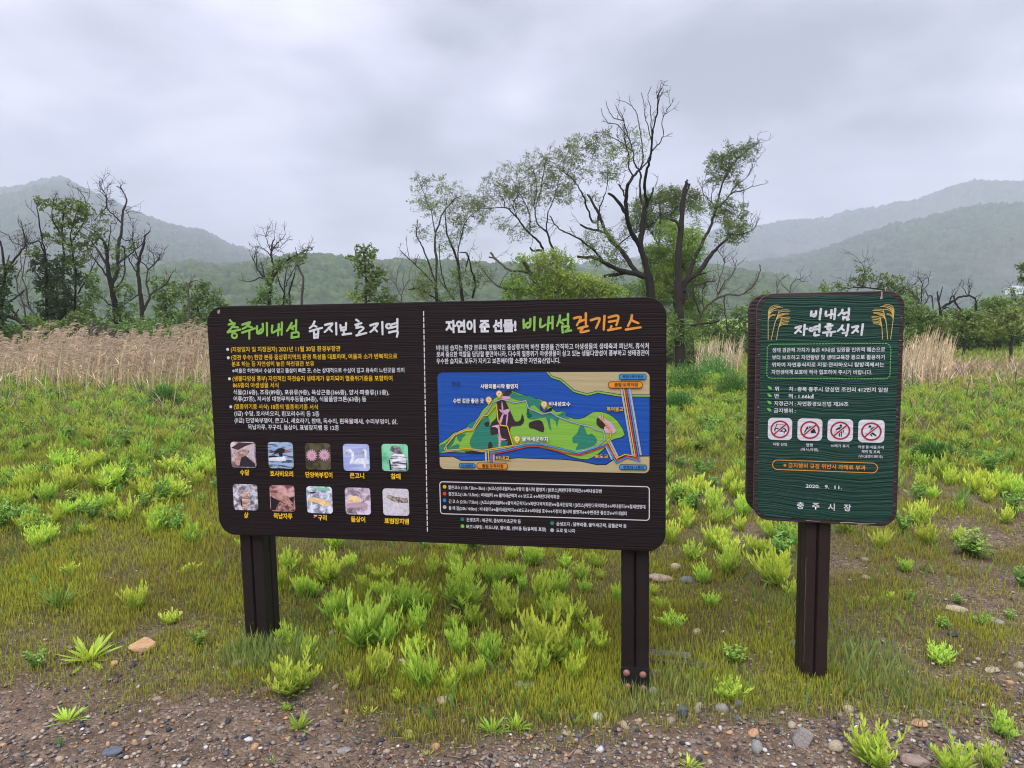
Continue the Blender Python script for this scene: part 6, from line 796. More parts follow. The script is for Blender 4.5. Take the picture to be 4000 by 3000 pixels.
brush(B, T3, [[[(355, 185), (345, 252)], [(425, 180), (420, 240), (395, 262), (372, 248), (398, 225)], [(500, 145), (480, 308)]],
 [[(580, 185), (578, 252), (635, 235)], [(665, 165), (655, 288)], [(665, 230), (700, 225)], [(722, 145), (708, 305)]],
 [[(835, 160), (820, 200), (772, 245)], [(830, 205), (865, 230)], [(855, 210), (915, 200)], [(935, 140), (930, 238)], [(848, 268), (845, 310)], [(880, 278), (922, 265), (902, 312), (932, 308)]],
 [[(108, 438), (190, 418), (150, 470), (102, 520)], [(150, 465), (192, 505)], [(250, 392), (235, 550)], [(252, 455), (288, 452)]],
 [('o', 352, 465, 27), [(400, 425), (470, 410)], [(405, 465), (470, 460)], [(480, 388), (475, 500)], [(405, 512), (402, 555), (468, 548)]],
 [[(608, 380), (648, 378)], [(572, 422), (680, 402)], ('o', 625, 448, 24), [(535, 515), (722, 497)], [(597, 515), (597, 562)], [(663, 508), (650, 562)]],
 [[(835, 402), (815, 440), (762, 488)], [(820, 450), (855, 475)], [(925, 388), (912, 488)], [(838, 520), (903, 515), (888, 562)]],
 [[(988, 430), (1075, 414), (1040, 465), (988, 518)], [(1045, 465), (1075, 500)], [(1150, 384), (1128, 548)]]], 0.0088, WHT, 'heading_letter', 'B', 0.9)
for s_, a_, b_, c_, d_ in (('생태 경관적 가치가 높은 비내섬 일원을 인위적 훼손으로', 370, 815, 1775, 812), ('부터 보호하고 자연탐방 및 생태교육장 등으로 활용하기', 367, 905, 1770, 908), ('위하여 자연휴식지로 지정·관리하오니 탐방객께서는', 364, 997, 1763, 1000),
    ('자연생태계 보호에 적극 협조하여 주시기 바랍니다.', 360, 1090, 1613, 1092), ('위', 400, 1298, 453, 1298), ('치', 575, 1300, 628, 1300), (': 충북 충주시 앙성면 조천리 412번지 일원', 650, 1303, 1807, 1312), ('면', 397, 1388, 450, 1388),
    ('적', 570, 1390, 625, 1390), (': 1.66㎢', 650, 1392, 885, 1395), ('지정근거 : 자연환경보전법 제39조', 393, 1478, 1318, 1493), ('금지행위 :', 390, 1570, 660, 1572)):
    text(B, s_, C6, a_, b_, c_, d_, 53, WHT, 0.016, kindsign='B')
for x_, y_ in ((340, 1260), (335, 1352), (335, 1442), (333, 1533)):
    P = [(-28, -22), (-20, 2), (-2, 20), (12, 22), (28, 18), (26, 2), (14, -12), (-4, -22), (-28, -22)][:-1]
    flat(B, 'leaf_mark', [[B.c(C6, x_+p[0], y_+p[1]) for p in P]], paint('#7CCB6E', 'B'), 0.0034)
q = [B.c(C6, *p) for p in ((306, 712), (1843, 709), (1826, 1146), (303, 1136))]
rr = rrect((q[0][0]+q[3][0])/2, (q[2][1]+q[3][1])/2, (q[1][0]+q[2][0])/2, (q[0][1]+q[1][1])/2, 0.018, 8); rr.append(rr[0])
rr = [np.array(p) for p in rr]; dsh = []; acc = 0; per = 0.0112
seg_l = [np.linalg.norm(rr[i+1]-rr[i]) for i in range(len(rr)-1)]; cum = np.concatenate([[0], np.cumsum(seg_l)])
def along(s_):
    i = min(len(seg_l)-1, int(np.searchsorted(cum, s_, 'right')-1)); return rr[i]+(rr[i+1]-rr[i])*((s_-cum[i])/max(seg_l[i], 1e-9))
nn_ = int(cum[-1]/per)
for i in range(nn_):
    s0 = i*cum[-1]/nn_; dsh.append([along(s0), along(s0+0.003), along(s0+0.006)])
strokes(B, 'dashed_border', dsh, 0.0030, paint('#6FCB62', 'B'), 0.0032)
text(B, '차량 진입', C7, 392, 464, 575, 468, 38, WHT, 0.012, kindsign='B'); text(B, '캠핑', C7, 822, 475, 910, 477, 38, WHT, 0.012, kindsign='B'); text(B, '(취사,야영)', C7, 752, 533, 980, 536, 38, WHT, 0.012, kindsign='B')
text(B, '쓰레기 투기', C7, 1142, 486, 1378, 491, 38, WHT, 0.012, kindsign='B'); text(B, '야생 동·식물,수석', C7, 1496, 500, 1828, 506, 38, WHT, 0.012, kindsign='B'); text(B, '채취 및 포획', C7, 1540, 562, 1775, 566, 38, WHT, 0.012, kindsign='B')
text(B, '(낚시,올갱이 채취 등)', C7, 1503, 620, 1812, 626, 36, WHT, 0.012, kindsign='B')
text(B, '※ 금지행위 규정 위반시 과태료 부과', C7, 528, 748, 1593, 780, 58, ORA, 0.016, kindsign='B')
q = [B.c(C7, *p) for p in ((390, 712), (1748, 755), (900, 662), (900, 786))]
hh = (q[2][1]-q[3][1])/2; cz = (q[0][1]+q[1][1])/2
strokes(B, 'warning_outline', [rrect(q[0][0], cz-hh, q[1][0], cz+hh, hh*0.98, 8)], 0.0032, paint(ORA, 'B'), 0.0032, closed=True)
for s_, a_, b_, c_, h_ in (('2020.', 817, 1015, 1000, 52), ('9.', 1063, 1022, 1122, 52), ('11.', 1190, 1030, 1288, 52), ('충', 703, 1283, 795, 85), ('주', 900, 1290, 995, 85), ('시', 1103, 1302, 1193, 85), ('장', 1308, 1312, 1405, 85)):
    text(B, s_, C7, a_, b_, c_, b_+1, h_, WHT, 0.02, kindsign='B')
def reed_emblem(mir):
    def c_(x_, y_):
        if mir: x_ = 2165-x_+55*(662-y_)/430; y_ = y_-8
        return B.c(C6, x_, y_)
    ls = []
    for st, tips, s0, s1 in (([(320, 662), (320, 420), (322, 345)], [(448, 228), (470, 245), (415, 272), (500, 255), (455, 290), (410, 345), (408, 358)], None, None),
                          ([(357, 662), (400, 470), (450, 320)], [(575, 288), (590, 305), (580, 330), (570, 342), (520, 352), (500, 365), (485, 385)], None, None), ([(423, 662), (450, 510), (478, 415)], [(590, 378), (592, 396), (575, 415), (580, 436), (565, 452), (562, 470)], None, None)):
        ls.append([c_(*p) for p in smooth_line(st, 6)])
        n = len(tips); P = [np.array(p, float) for p in st]
        for k, tp_ in enumerate(tips):
            f = k/(n-1); a = P[2]*(1-f)+P[1]*f
            ctl = np.array([a[0]+0.15*(tp_[0]-a[0]), tp_[1]-4.0])
            if f < 0.3: ctl = np.array([a[0]-4+10*k, tp_[1]-6.0])
            ls.append([c_(*((1-t)**2*a+2*t*(1-t)*ctl+t*t*np.array(tp_))) for t in np.linspace(0, 1, 9)])
    strokes(B, 'reed_emblem', ls, 0.0027, paint('#DEC06A', 'B'), 0.0032, step=0.00008, taper=0.75)
reed_emblem(False); reed_emblem(True)
RED, INK = '#B4263C', '#1A1A26'
shp = [  # pictograms in tile coordinates 0..1 (y down)
 [[(0.26, 0.5), (0.3, 0.46), (0.34, 0.28), (0.7, 0.28), (0.7, 0.30), (0.37, 0.30), (0.34, 0.46), (0.7, 0.46), (0.77, 0.52), (0.77, 0.62), (0.70, 0.62), (0.70, 0.70), (0.65, 0.70), (0.65, 0.62), (0.27, 0.62)]],
 [[(0.25, 0.65), (0.38, 0.36), (0.43, 0.36), (0.47, 0.62), (0.44, 0.64), (0.40, 0.45), (0.31, 0.64)], [(0.45, 0.36), (0.64, 0.34), (0.76, 0.64), (0.56, 0.66)]],
 [disc((0.52, 0.285), 0.055, 14), [(0.44, 0.36), (0.58, 0.36), (0.64, 0.48), (0.64, 0.60), (0.60, 0.60), (0.60, 0.5), (0.57, 0.46), (0.57, 0.78), (0.53, 0.78), (0.53, 0.6), (0.50, 0.6), (0.50, 0.78), (0.45, 0.78), (0.45, 0.46), (0.32, 0.50), (0.31, 0.46)], [(0.26, 0.58), (0.31, 0.57), (0.29, 0.61)], [(0.33, 0.55), (0.36, 0.54), (0.35, 0.58)]],
 [disc((0.44, 0.29), 0.055, 14), [(0.5, 0.34), (0.62, 0.30), (0.68, 0.36), (0.56, 0.55), (0.66, 0.62), (0.72, 0.72), (0.66, 0.72), (0.50, 0.60), (0.56, 0.74), (0.50, 0.72), (0.40, 0.54), (0.46, 0.42)], [(0.28, 0.60), (0.38, 0.56), (0.40, 0.62), (0.34, 0.66)]]]
for i, (x0, y0, x1, y1) in enumerate(((332, 102, 640, 398), (716, 110, 1030, 408), (1105, 117, 1427, 418), (1503, 127, 1834, 432))):
    a_, b_ = B.c(C7, x0, y0+2), B.c(C7, x1, y1-2)
    pn = slab(B, 'prohibition_symbol', rrect(a_[0], b_[1], b_[0], a_[1], 0.017, 6), -0.0032, -0.0018, paint('#ECECF4', 'B'), 0.0004)
    W_ = b_[0]-a_[0]
    def nr(p, a_=a_, b_=b_): return np.array([a_[0]+(b_[0]-a_[0])*p[0], a_[1]+(b_[1]-a_[1])*p[1]])
    flat(B, 'pictogram', [[nr(p) for p in P] for P in shp[i]], paint(INK, 'B'), 0.0036, pn)
    if i == 0: flat(B, 'pictogram', [[nr((cx_+0.05*math.cos(a), 0.55+0.05*math.sin(a))) for a in np.linspace(0, 6.28, 13)[:-1]] for cx_ in (0.36, 0.65)], paint('#ECECF4', 'B'), 0.0038, pn)
    sl0, sl1 = nr((0.24, 0.76)), nr((0.76, 0.26))
    strokes(B, 'slash_gap', [[sl0, sl1]], W_*0.11, paint('#ECECF4', 'B'), 0.0040, pn)
    strokes(B, 'red_slash', [[sl0, sl1]], W_*0.065, paint(RED, 'B'), 0.0042, pn)
    strokes(B, 'red_ring', [[nr((0.5+0.36*math.cos(a), 0.51+0.37*math.sin(a))) for a in np.linspace(0, 2*math.pi, 33)[:-1]]], W_*0.065, paint(RED, 'B'), 0.0045, pn, closed=True)
flat(B, 'bird_dropping', [[B.uv(*p) for p in ((3441, 1140), (3447, 1140), (3446, 1158), (3449, 1164), (3440, 1170), (3437, 1166), (3441, 1156))]], M_scuff, 0.0022)
build_texts()
# ================================================================== ground
rng = np.random.RandomState(11)
def sstep(a, b, x): t = np.clip((x-a)/(b-a), 0, 1); return t*t*(3-2*t)
def moss(x, y):
    "0 bare gravel .. 1 closed short green growth"
    edge = np.where(x < 0, 2.42-0.10*x, 2.42+0.05*x)
    d = sstep(-0.18, 0.35, y-edge+1.1*(fbm(x, y, 1.5, 4)-0.5))
    patch = sstep(0.36, 0.56, fbm(x+31, y, 0.9, 4)+0.10*(y > 5)+0.05)
    right = sstep(1.0, 1.7, x)*(1-sstep(5.0, 7.5, y))*0.85
    near = sstep(0.38, 0.6, fbm(x, y+50, 1.8, 3))
    return d*(0.55+0.45*patch)*(1-right*(1-near*0.6))
rr_ = 0.35*(6500/0.35)**(np.arange(0, 421)/420.0); th = np.linspace(0, 2*np.pi, 521)[:-1]
RR, TH_ = np.meshgrid(rr_, th, indexing='ij'); GX = (RR*np.sin(TH_)).ravel(); GY = (RR*np.cos(TH_)).ravel()
fade = np.exp(-np.maximum(0, RR.ravel()-25)/25)
GZ = ground_h(GX, GY)*fade - 0.0*GX
GV = np.stack([GX, GY, GZ], 1); n_t = len(th)
ii, jj = np.meshgrid(np.arange(len(rr_)-1), np.arange(n_t), indexing='ij'); j2 = (jj+1) % n_t
GF = np.stack([ii*n_t+jj, ii*n_t+j2, (ii+1)*n_t+j2, (ii+1)*n_t+jj], -1).reshape(-1, 4)
GF = GF[:, ::-1]
V = np.vstack([GV, [[0, 0, float(ground_h(0, 0))]]]); cen = len(GV)
mo_ = moss(GX, GY); far_ = sstep(9, 16, RR.ravel())
cols = np.stack([mo_, far_, fbm(GX, GY, 0.4, 4)], 1); cols = np.vstack([cols, [[0, 0, 0.5]]])
mg, t, b = material('soil_gravel_moss', (0.1, 0.08, 0.06), 0.95, 0.15)
c = nd('ShaderNodeTexCoord', t); P_ = c.outputs['Object']
at_ = nd('ShaderNodeAttribute', t); at_.attribute_name = 'tint'; sp = nd('ShaderNodeSeparateColor', t); t.links.new(at_.outputs['Color'], sp.inputs[0])
def ramp(fac, stops):
    r = nd('ShaderNodeValToRGB', t); e_ = r.color_ramp.elements
    for k, (p, col) in enumerate(stops):
        q = e_[k] if k < 2 else e_.new(p); q.position = p; q.color = (*col, 1)
    t.links.new(fac, r.inputs[0]); return r.outputs[0]
def mixc(f, a, b_):
    m_ = nd('ShaderNodeMix', t, data_type='RGBA')
    t.links.new(f, m_.inputs[0]) if not isinstance(f, float) else setattr(m_.inputs[0], 'default_value', f)
    for s_, v_ in ((6, a), (7, b_)):
        if isinstance(v_, tuple): m_.inputs[s_].default_value = (*v_, 1)
        else: t.links.new(v_, m_.inputs[s_])
    return m_.outputs[2]
na = noise(P_, 7, 6, 0.65, 0, t); nb_ = noise(P_, 55, 4, 0.7, 0, t)
soil = ramp(na.outputs['Fac'], [(0.3, (0.075, 0.050, 0.036)), (0.7, (0.20, 0.145, 0.10)), (0.5, (0.125, 0.088, 0.062))])
vo = nd('ShaderNodeTexVoronoi', t); vo.inputs['Scale'].default_value = 75; t.links.new(P_, vo.inputs['Vector'])
svc = nd('ShaderNodeSeparateColor', t); t.links.new(vo.outputs['Color'], svc.inputs[0])
peb = ramp(svc.outputs[0], [(0.0, (0.035, 0.035, 0.045)), (1.0, (0.42, 0.39, 0.36)), (0.3, (0.10, 0.085, 0.07)), (0.55, (0.22, 0.17, 0.12)), (0.75, (0.28, 0.17, 0.10)), (0.88, (0.30, 0.28, 0.26))])
pm = nd('ShaderNodeMath', t, operation='GREATER_THAN'); t.links.new(svc.outputs[1], pm.inputs[0]); pm.inputs[1].default_value = 0.55
gr = mixc(pm.outputs[0], soil, peb)
gr = mixc(0.62, gr, soil)
olive = ramp(nb_.outputs['Fac'], [(0.35, (0.045, 0.034, 0.022)), (0.68, (0.13, 0.12, 0.035)), (0.5, (0.075, 0.060, 0.028))])
g1 = mixc(sp.outputs[0], gr, olive)
fg = ramp(na.outputs['Fac'], [(0.35, (0.15, 0.19, 0.04)), (0.65, (0.18, 0.27, 0.05))])
g2 = mixc(sp.outputs[1], g1, fg)
t.links.new(g2, b.inputs['Base Color'])
bp = nd('ShaderNodeBump', t); bp.inputs['Strength'].default_value = 0.9; bp.inputs['Distance'].default_value = 0.012
hm = nd('ShaderNodeMath', t, operation='SUBTRACT'); t.links.new(nb_.outputs['Fac'], hm.inputs[0]); t.links.new(vo.outputs['Distance'], hm.inputs[1])
t.links.new(hm.outputs[0], bp.inputs['Height']); t.links.new(bp.outputs[0], b.inputs['Normal'])
tri = np.stack([np.full(n_t, cen), np.arange(n_t), (np.arange(n_t)+1) % n_t], 1)[:, ::-1]
me_v, me_f = V, [tuple(f) for f in tri.tolist()]
ground = mesh_obj('ground', V, GF, mg, smooth=True, cols=cols); tag(ground, kind='structure')
gc = mesh_obj('ground', V, me_f, mg, cols=cols); tag(gc, kind='structure')
# ================================================================== leaf builders
def tint_mat(name, rough=0.55, trans=0.3, spec=0.25, objvar=0.0):
    mt, t, b = material(name, (0.5, 0.5, 0.5), rough, spec)
    a = nd('ShaderNodeAttribute', t); a.attribute_name = 'tint'
    col = a.outputs['Color']
    if objvar:
        oi = nd('ShaderNodeObjectInfo', t); hs = nd('ShaderNodeHueSaturation', t)
        m1 = nd('ShaderNodeMapRange', t); m1.inputs[3].default_value = 0.5-0.018*objvar; m1.inputs[4].default_value = 0.5+0.022*objvar; t.links.new(oi.outputs['Random'], m1.inputs[0]); t.links.new(m1.outputs[0], hs.inputs[0])
        mm = nd('ShaderNodeMath', t, operation='MULTIPLY'); t.links.new(oi.outputs['Random'], mm.inputs[0]); mm.inputs[1].default_value = 7.31
        fr = nd('ShaderNodeMath', t, operation='FRACT'); t.links.new(mm.outputs[0], fr.inputs[0])
        m2 = nd('ShaderNodeMapRange', t); m2.inputs[3].default_value = 1-0.12*objvar; m2.inputs[4].default_value = 1+0.30*objvar; t.links.new(fr.outputs[0], m2.inputs[0]); t.links.new(m2.outputs[0], hs.inputs[2])
        t.links.new(col, hs.inputs[4]); col = hs.outputs[0]
    t.links.new(col, b.inputs['Base Color'])
    if trans:
        tr = nd('ShaderNodeBsdfTranslucent', t); t.links.new(col, tr.inputs[0]); ms = nd('ShaderNodeMixShader', t); ms.inputs[0].default_value = trans
        o = t.nodes['Material Output']; t.links.new(b.outputs[0], ms.inputs[1]); t.links.new(tr.outputs[0], ms.inputs[2]); t.links.new(ms.outputs[0], o.inputs[0])
    return mt
M_leaf = tint_mat('weed_leaf', 0.5, 0.35, 0.3, 1.0); M_blade = tint_mat('grass_blade', 0.6, 0.3, 0.2); M_dry = tint_mat('dry_straw', 0.8, 0.2, 0.15)
M_tree = tint_mat('tree_leaf', 0.5, 0.3, 0.3); M_bark = tint_mat('bark', 0.9, 0, 0.15)
def unit(a): return a/(np.linalg.norm(a, axis=-1, keepdims=True)+1e-9)
def leaf6(base, d, side, L_, W, droop):
    "pointed bent leaf: 6 vertices, 4 triangles each"
    n = len(base); L_ = np.broadcast_to(L_, n)[:, None]; W = np.broadcast_to(W, n)[:, None]; dr = np.broadcast_to(droop, n)[:, None]
    def p(t): q = base+d*L_*t; q = q.copy(); q[:, 2:] -= dr*L_*t*t; return q
    a = p(0.0); m1 = p(0.42); m2 = p(0.76); e = p(1.0)
    V = np.stack([a, m1-side*W/2, m1+side*W/2, m2-side*W*0.36, m2+side*W*0.36, e], 1).reshape(-1, 3)
    o = (np.arange(n)*6)[:, None]; F = np.concatenate([o+np.array([[0, 1, 2]]), o+np.array([[1, 4, 2]]), o+np.array([[1, 3, 4]]), o+np.array([[3, 5, 4]])], 1).reshape(-1, 3)
    return V, F
def leaf4(base, d, side, L_, W):
    n = len(base); L_ = np.broadcast_to(L_, n)[:, None]; W = np.broadcast_to(W, n)[:, None]
    V = np.stack([base, base+d*L_*0.45-side*W/2, base+d*L_, base+d*L_*0.45+side*W/2], 1).reshape(-1, 3)
    o = (np.arange(n)*4)[:, None]; F = np.concatenate([o+np.array([[0, 2, 1]]), o+np.array([[0, 3, 2]])], 1).reshape(-1, 3)
    return V, F
class Geo:
    def __init__(s): s.V, s.F, s.C, s.n = [], [], [], 0
    def add(s, V, F, C):
        C = np.asarray(C, float)
        if C.ndim == 1: C = np.broadcast_to(C, (len(V), 3))
        elif len(C) != len(V): C = np.repeat(C, len(V)//len(C), 0)
        s.V.append(V); s.F.append(F+s.n); s.C.append(C); s.n += len(V)
    def obj(s, name, mat, parent=None):
        V = np.vstack(s.V); return mesh_obj(name, V, np.vstack(s.F), mat, parent, cols=np.vstack(s.C))
    def arr(s): return np.vstack(s.V), np.vstack(s.F), np.vstack(s.C)
def blades(x, y, z, h, w, lean, az, col_b, col_t):
    "single bent blades: 4 vertices, 2 triangles (base pair, middle, tip)"
    n = len(x); fa = rng.rand(n)*np.pi*2; s = np.stack([np.cos(fa), np.sin(fa), np.zeros(n)], 1)*w[:, None]/2
    b_ = np.stack([x, y, z-0.004], 1); ld = np.stack([np.cos(az), np.sin(az), np.zeros(n)], 1)*(lean*h)[:, None]
    mid = b_+np.stack([np.zeros(n), np.zeros(n), h*0.6], 1)+ld*0.35; tip = b_+np.stack([np.zeros(n), np.zeros(n), h*np.sqrt(np.maximum(0.1, 1-lean**2*0.5))], 1)+ld
    V = np.stack([b_-s*0.8, b_+s*0.8, mid+s*0.7, tip], 1).reshape(-1, 3); o = (np.arange(n)*4)[:, None]
    F = np.concatenate([o+np.array([[0, 1, 2]]), o+np.array([[0, 2, 3]])], 1).reshape(-1, 3)
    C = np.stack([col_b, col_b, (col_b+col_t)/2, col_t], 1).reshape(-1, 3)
    return V, F, C
def in_view(x, y, m=0.06):
    k = x/np.maximum(y, 0.1); return (np.abs(k) < 0.74+m+0.25/np.maximum(y, 1)) & (y > 1.95)
# ---- short olive shoots
g = Geo()
n = 760000; d_ = 2.0*(15/2.0)**(rng.rand(n)**1.12); x = (rng.rand(n)*2-1)*d_*0.80; y = d_
k = in_view(x, y) & (rng.rand(n) < moss(x, y)*(0.35+0.65*sstep(0.40, 0.60, fbm(x+9, y-4, 3.5, 3)))) & (rng.rand(n) < 1.0)
x, y = x[k], y[k]; n = len(x); z = ground_h(x, y)
pt = fbm(x+77, y, 0.8, 3); hh_ = (0.017+0.032*rng.rand(n)**1.4)*(0.8+0.6*pt)*(1+0.05*y); ww = 0.0019+0.0015*rng.rand(n)+0.00042*y
yl = rng.rand(n)[:, None]; red = sstep(0.5, 0.62, fbm(x, y+20, 1.3, 4))[:, None]*0.75
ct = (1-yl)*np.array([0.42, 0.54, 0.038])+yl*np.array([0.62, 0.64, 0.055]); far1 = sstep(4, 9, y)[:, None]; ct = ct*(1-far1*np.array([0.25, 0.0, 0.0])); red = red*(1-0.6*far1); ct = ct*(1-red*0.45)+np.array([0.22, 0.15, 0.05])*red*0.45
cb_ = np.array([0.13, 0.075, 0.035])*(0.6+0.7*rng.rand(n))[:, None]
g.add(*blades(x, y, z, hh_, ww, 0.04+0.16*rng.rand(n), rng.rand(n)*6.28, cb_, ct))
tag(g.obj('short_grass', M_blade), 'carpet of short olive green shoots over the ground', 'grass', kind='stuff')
# ---- longer fine grass near the posts and scattered
g = Geo()
def grass_patch(px, py, rx, n, h0, h1, col=(0.20, 0.32, 0.085), seed=0):
    c0 = hit(px, py); a = rng.rand(n)*6.28; r = np.sqrt(rng.rand(n))*rx
    x = c0[0]+np.cos(a)*r; y = c0[1]+np.sin(a)*r*0.8; z = ground_h(x, y); h = h0+(h1-h0)*rng.rand(n)**1.5*(1-0.4*r/rx)
    c_ = np.array(col)*(0.7+0.7*rng.rand(n))[:, None]; c_[:, 0] *= 1+0.5*rng.rand(n)
    g.add(*blades(x, y, z, h*0.8, 0.0016+0.0018*rng.rand(n), 0.05+0.28*rng.rand(n)**2, rng.rand(n)*6.28, c_*np.array([0.8, 0.75, 0.9]), c_))
for a_ in ((1010, 2570, 0.16, 900, .05, .17), (1130, 2570, 0.2, 700, .05, .15), (1015, 2530, 0.07, 160, .08, .18), (900, 2590, 0.2, 260, .03, .09), (1230, 2610, .2, 300, .03, .1), (2460, 2740, .14, 420, .04, .12), (2620, 2720, .18, 350, .04, .15), (2780, 2680, .2, 350, .04, .14), (2600, 2640, .2, 280, .03, .10), (2720, 2560, .25, 300, .03, .10),
           (2900, 2640, .25, 340, .03, .10), (3010, 2780, .2, 180, .04, .12), (3380, 2620, .20, 480, .06, .20), (3480, 2700, .2, 280, .05, .16), (3330, 2500, .2, 300, .04, .13), (3560, 2760, .22, 260, .04, .12), (3110, 2520, .2, 160, .03, .09),
           (3250, 2720, .15, 90, .03, .1), (3150, 2730, .12, 80, .03, .09), (2560, 2560, .2, 200, .03, .08), (2300, 2730, .25, 260, .02, .06), (2050, 2700, .2, 160, .02, .06), (1960, 2330, .3, 600, .04, .09), (1750, 2400, .35, 250, .04, .07), (3000, 2210, .3, 700, .06, .13), (3120, 2380, .2, 400, .05, .12),
           (1500, 2640, .2, 200, .03, .07), (700, 2640, .2, 120, .03, .06), (3700, 2850, .3, 160, .03, .1), (3830, 2560, .3, 200, .03, .07)):
    grass_patch(*a_)
n = 11000; y = 2.4*(14/2.4)**(rng.rand(n)); x = (rng.rand(n)*2-1)*y*0.8
k = in_view(x, y) & (rng.rand(n) < moss(x, y)*sstep(0.45, 0.7, fbm(x-40, y, 1.1, 3))); x, y = x[k], y[k]; n = len(x)
c_ = np.array([0.15, 0.25, 0.05])*(0.7+0.7*rng.rand(n))[:, None]
g.add(*blades(x, y, ground_h(x, y), 0.04+0.07*rng.rand(n), 0.003+0.003*rng.rand(n)+0.0005*y, 0.2+0.4*rng.rand(n), rng.rand(n)*6.28, c_*0.8, c_))
tag(g.obj('fine_grass', M_blade), 'thin green grass blades growing around the posts and in the field', 'grass', kind='stuff')
# ---- dead stems, litter and straw
g = Geo(); n = 5200; y = 2.05*(12/2.05)**rng.rand(n); x = (rng.rand(n)*2-1)*y*0.8; k = in_view(x, y); x, y = x[k], y[k]; n = len(x); a = rng.rand(n)*6.28; L_ = 0.02+0.06*rng.rand(n)**2
base = np.stack([x, y, ground_h(x, y)+0.006], 1); d = unit(np.stack([np.cos(a), np.sin(a), 0.12*rng.randn(n)], 1)); s = unit(np.cross(d, [0, 0, 1.0]))
c_ = np.array([0.24, 0.18, 0.13])*(0.35+1.0*rng.rand(n))[:, None]; v, f = leaf6(base, d, s, L_, 0.002+0.002*rng.rand(n)+0.0003*y, 0.1*rng.rand(n)); g.add(v, f, c_)
tag(g.obj('plant_litter', M_dry), 'dry brown stem bits lying over the soil', 'litter', kind='stuff')
# ================================================================== stones
ORDER = {}
def numbered(key, o, px, text): ORDER.setdefault(key, []).append((px, o, text))
TH = ('first second third fourth fifth sixth seventh eighth ninth tenth eleventh twelfth thirteenth fourteenth fifteenth sixteenth seventeenth eighteenth nineteenth twentieth twentyfirst twentysecond twentythird twentyfourth').split()
def finish_order():
    for lst in ORDER.values():
        lst.sort(key=lambda q: q[0])
        for i, (_, o, text) in enumerate(lst):
            o['label'] = text % (TH[i] if i < 24 else 'beyond twentieth')
def stone_mesh(seed, sub=3, ang=0.35, flatn=0.55):
    r = np.random.RandomState(seed); bm = bmesh.new(); bmesh.ops.create_icosphere(bm, subdivisions=sub, radius=1.0)
    co = np.array([v.co[:] for v in bm.verts]); planes = unit(r.randn(9, 3)); off = 0.62+0.3*r.rand(9)
    for p_, o_ in zip(planes, off):
        dd = co@p_-o_; m_ = dd > 0; co[m_] -= np.outer(dd[m_], p_)*(ang*2.2 if ang < 0.45 else 1.0)
    nz = np.array([fbm(c_[0]*3+seed, c_[1]*3+c_[2]*2.1, 1.0, 3) for c_ in co])-0.5
    co *= (1+0.16*nz)[:, None]; co *= np.array([1, 0.55+0.35*r.rand(), flatn])
    co /= np.abs(co[:, 0]).max()
    for v, c_ in zip(bm.verts, co): v.co = c_
    me = bpy.data.meshes.new('stone'); bm.to_mesh(me); bm.free()
    for p_ in me.polygons: p_.use_smooth = ang < 0.3
    return me
def stone_mat(name, c0, c1, sc_=9, speck=None):
    mt, t, b = material(name, c0, 0.75, 0.3); c = nd('ShaderNodeTexCoord', t); n = noise(c.outputs['Object'], sc_/3, 6, 0.7, 0.5, t)
    r = nd('ShaderNodeValToRGB', t); r.color_ramp.elements[0].position = 0.35; r.color_ramp.elements[0].color = (*c0, 1); r.color_ramp.elements[1].position = 0.65; r.color_ramp.elements[1].color = (*c1, 1)
    t.links.new(n.outputs['Fac'], r.inputs[0]); t.links.new(r.outputs[0], b.inputs['Base Color'])
    n2 = noise(c.outputs['Object'], sc_*1.5, 5, 0.7, 0, t); bp = nd('ShaderNodeBump', t); bp.inputs['Strength'].default_value = 0.5; bp.inputs['Distance'].default_value = 0.03
    t.links.new(n2.outputs['Fac'], bp.inputs['Height']); t.links.new(bp.outputs[0], b.inputs['Normal']); return mt
SM = {'orange': stone_mat('orange_sandstone', (0.42, 0.20, 0.09), (0.46, 0.33, 0.20)), 'tan': stone_mat('tan_stone', (0.30, 0.24, 0.16), (0.42, 0.36, 0.26)), 'grey': stone_mat('grey_stone', (0.17, 0.17, 0.16), (0.30, 0.29, 0.27)),
      'blue': stone_mat('blue_grey_stone', (0.075, 0.085, 0.105), (0.14, 0.15, 0.175)), 'dark': stone_mat('dark_stone', (0.022, 0.024, 0.032), (0.055, 0.06, 0.072)), 'pink': stone_mat('pinkish_stone', (0.24, 0.17, 0.14), (0.34, 0.26, 0.22)),
      'white': stone_mat('white_quartz', (0.42, 0.42, 0.42), (0.62, 0.61, 0.60)), 'brown': stone_mat('brown_stone', (0.12, 0.075, 0.05), (0.24, 0.16, 0.11)), 'rough': stone_mat('conglomerate', (0.14, 0.12, 0.11), (0.34, 0.31, 0.28), 26)}
stone_meshes = [stone_mesh(s_, 2, 0.5 if s_ % 2 else 0.2, 0.45+0.04*s_) for s_ in range(10)]
def stone(px, py, wpx, key, label, kind=None, ang=0.5, flatn=0.5, rz=None, sink=0.42, group=None, big=False):
    P = hit(px, py); r = wpx/2*P[1]/FPX
    me = stone_mesh(int(px+py), 3, ang, flatn) if big else stone_meshes[int(px*7+py) % 10]
    o = bpy.data.objects.new('stone', me); COL.objects.link(o)
    if not me.materials: me.materials.append(SM[key])
    o.material_slots[0].link = 'OBJECT'; o.material_slots[0].material = SM[key]
    o.scale = (r, r, r*(1 if not big else 1)); o.location = (P[0], P[1], P[2]+r*flatn*(1-sink*1.6)); o.rotation_euler = (0.15*math.sin(px), 0.12*math.cos(py), rz if rz is not None else (px*13+py) % 6.28)
    tag(o, label, 'stone', group); return o
stone(555, 2535, 112, 'orange', 'large orange sandstone rock lying left of the wide board', big=True, ang=0.75, flatn=0.62, rz=0.35)
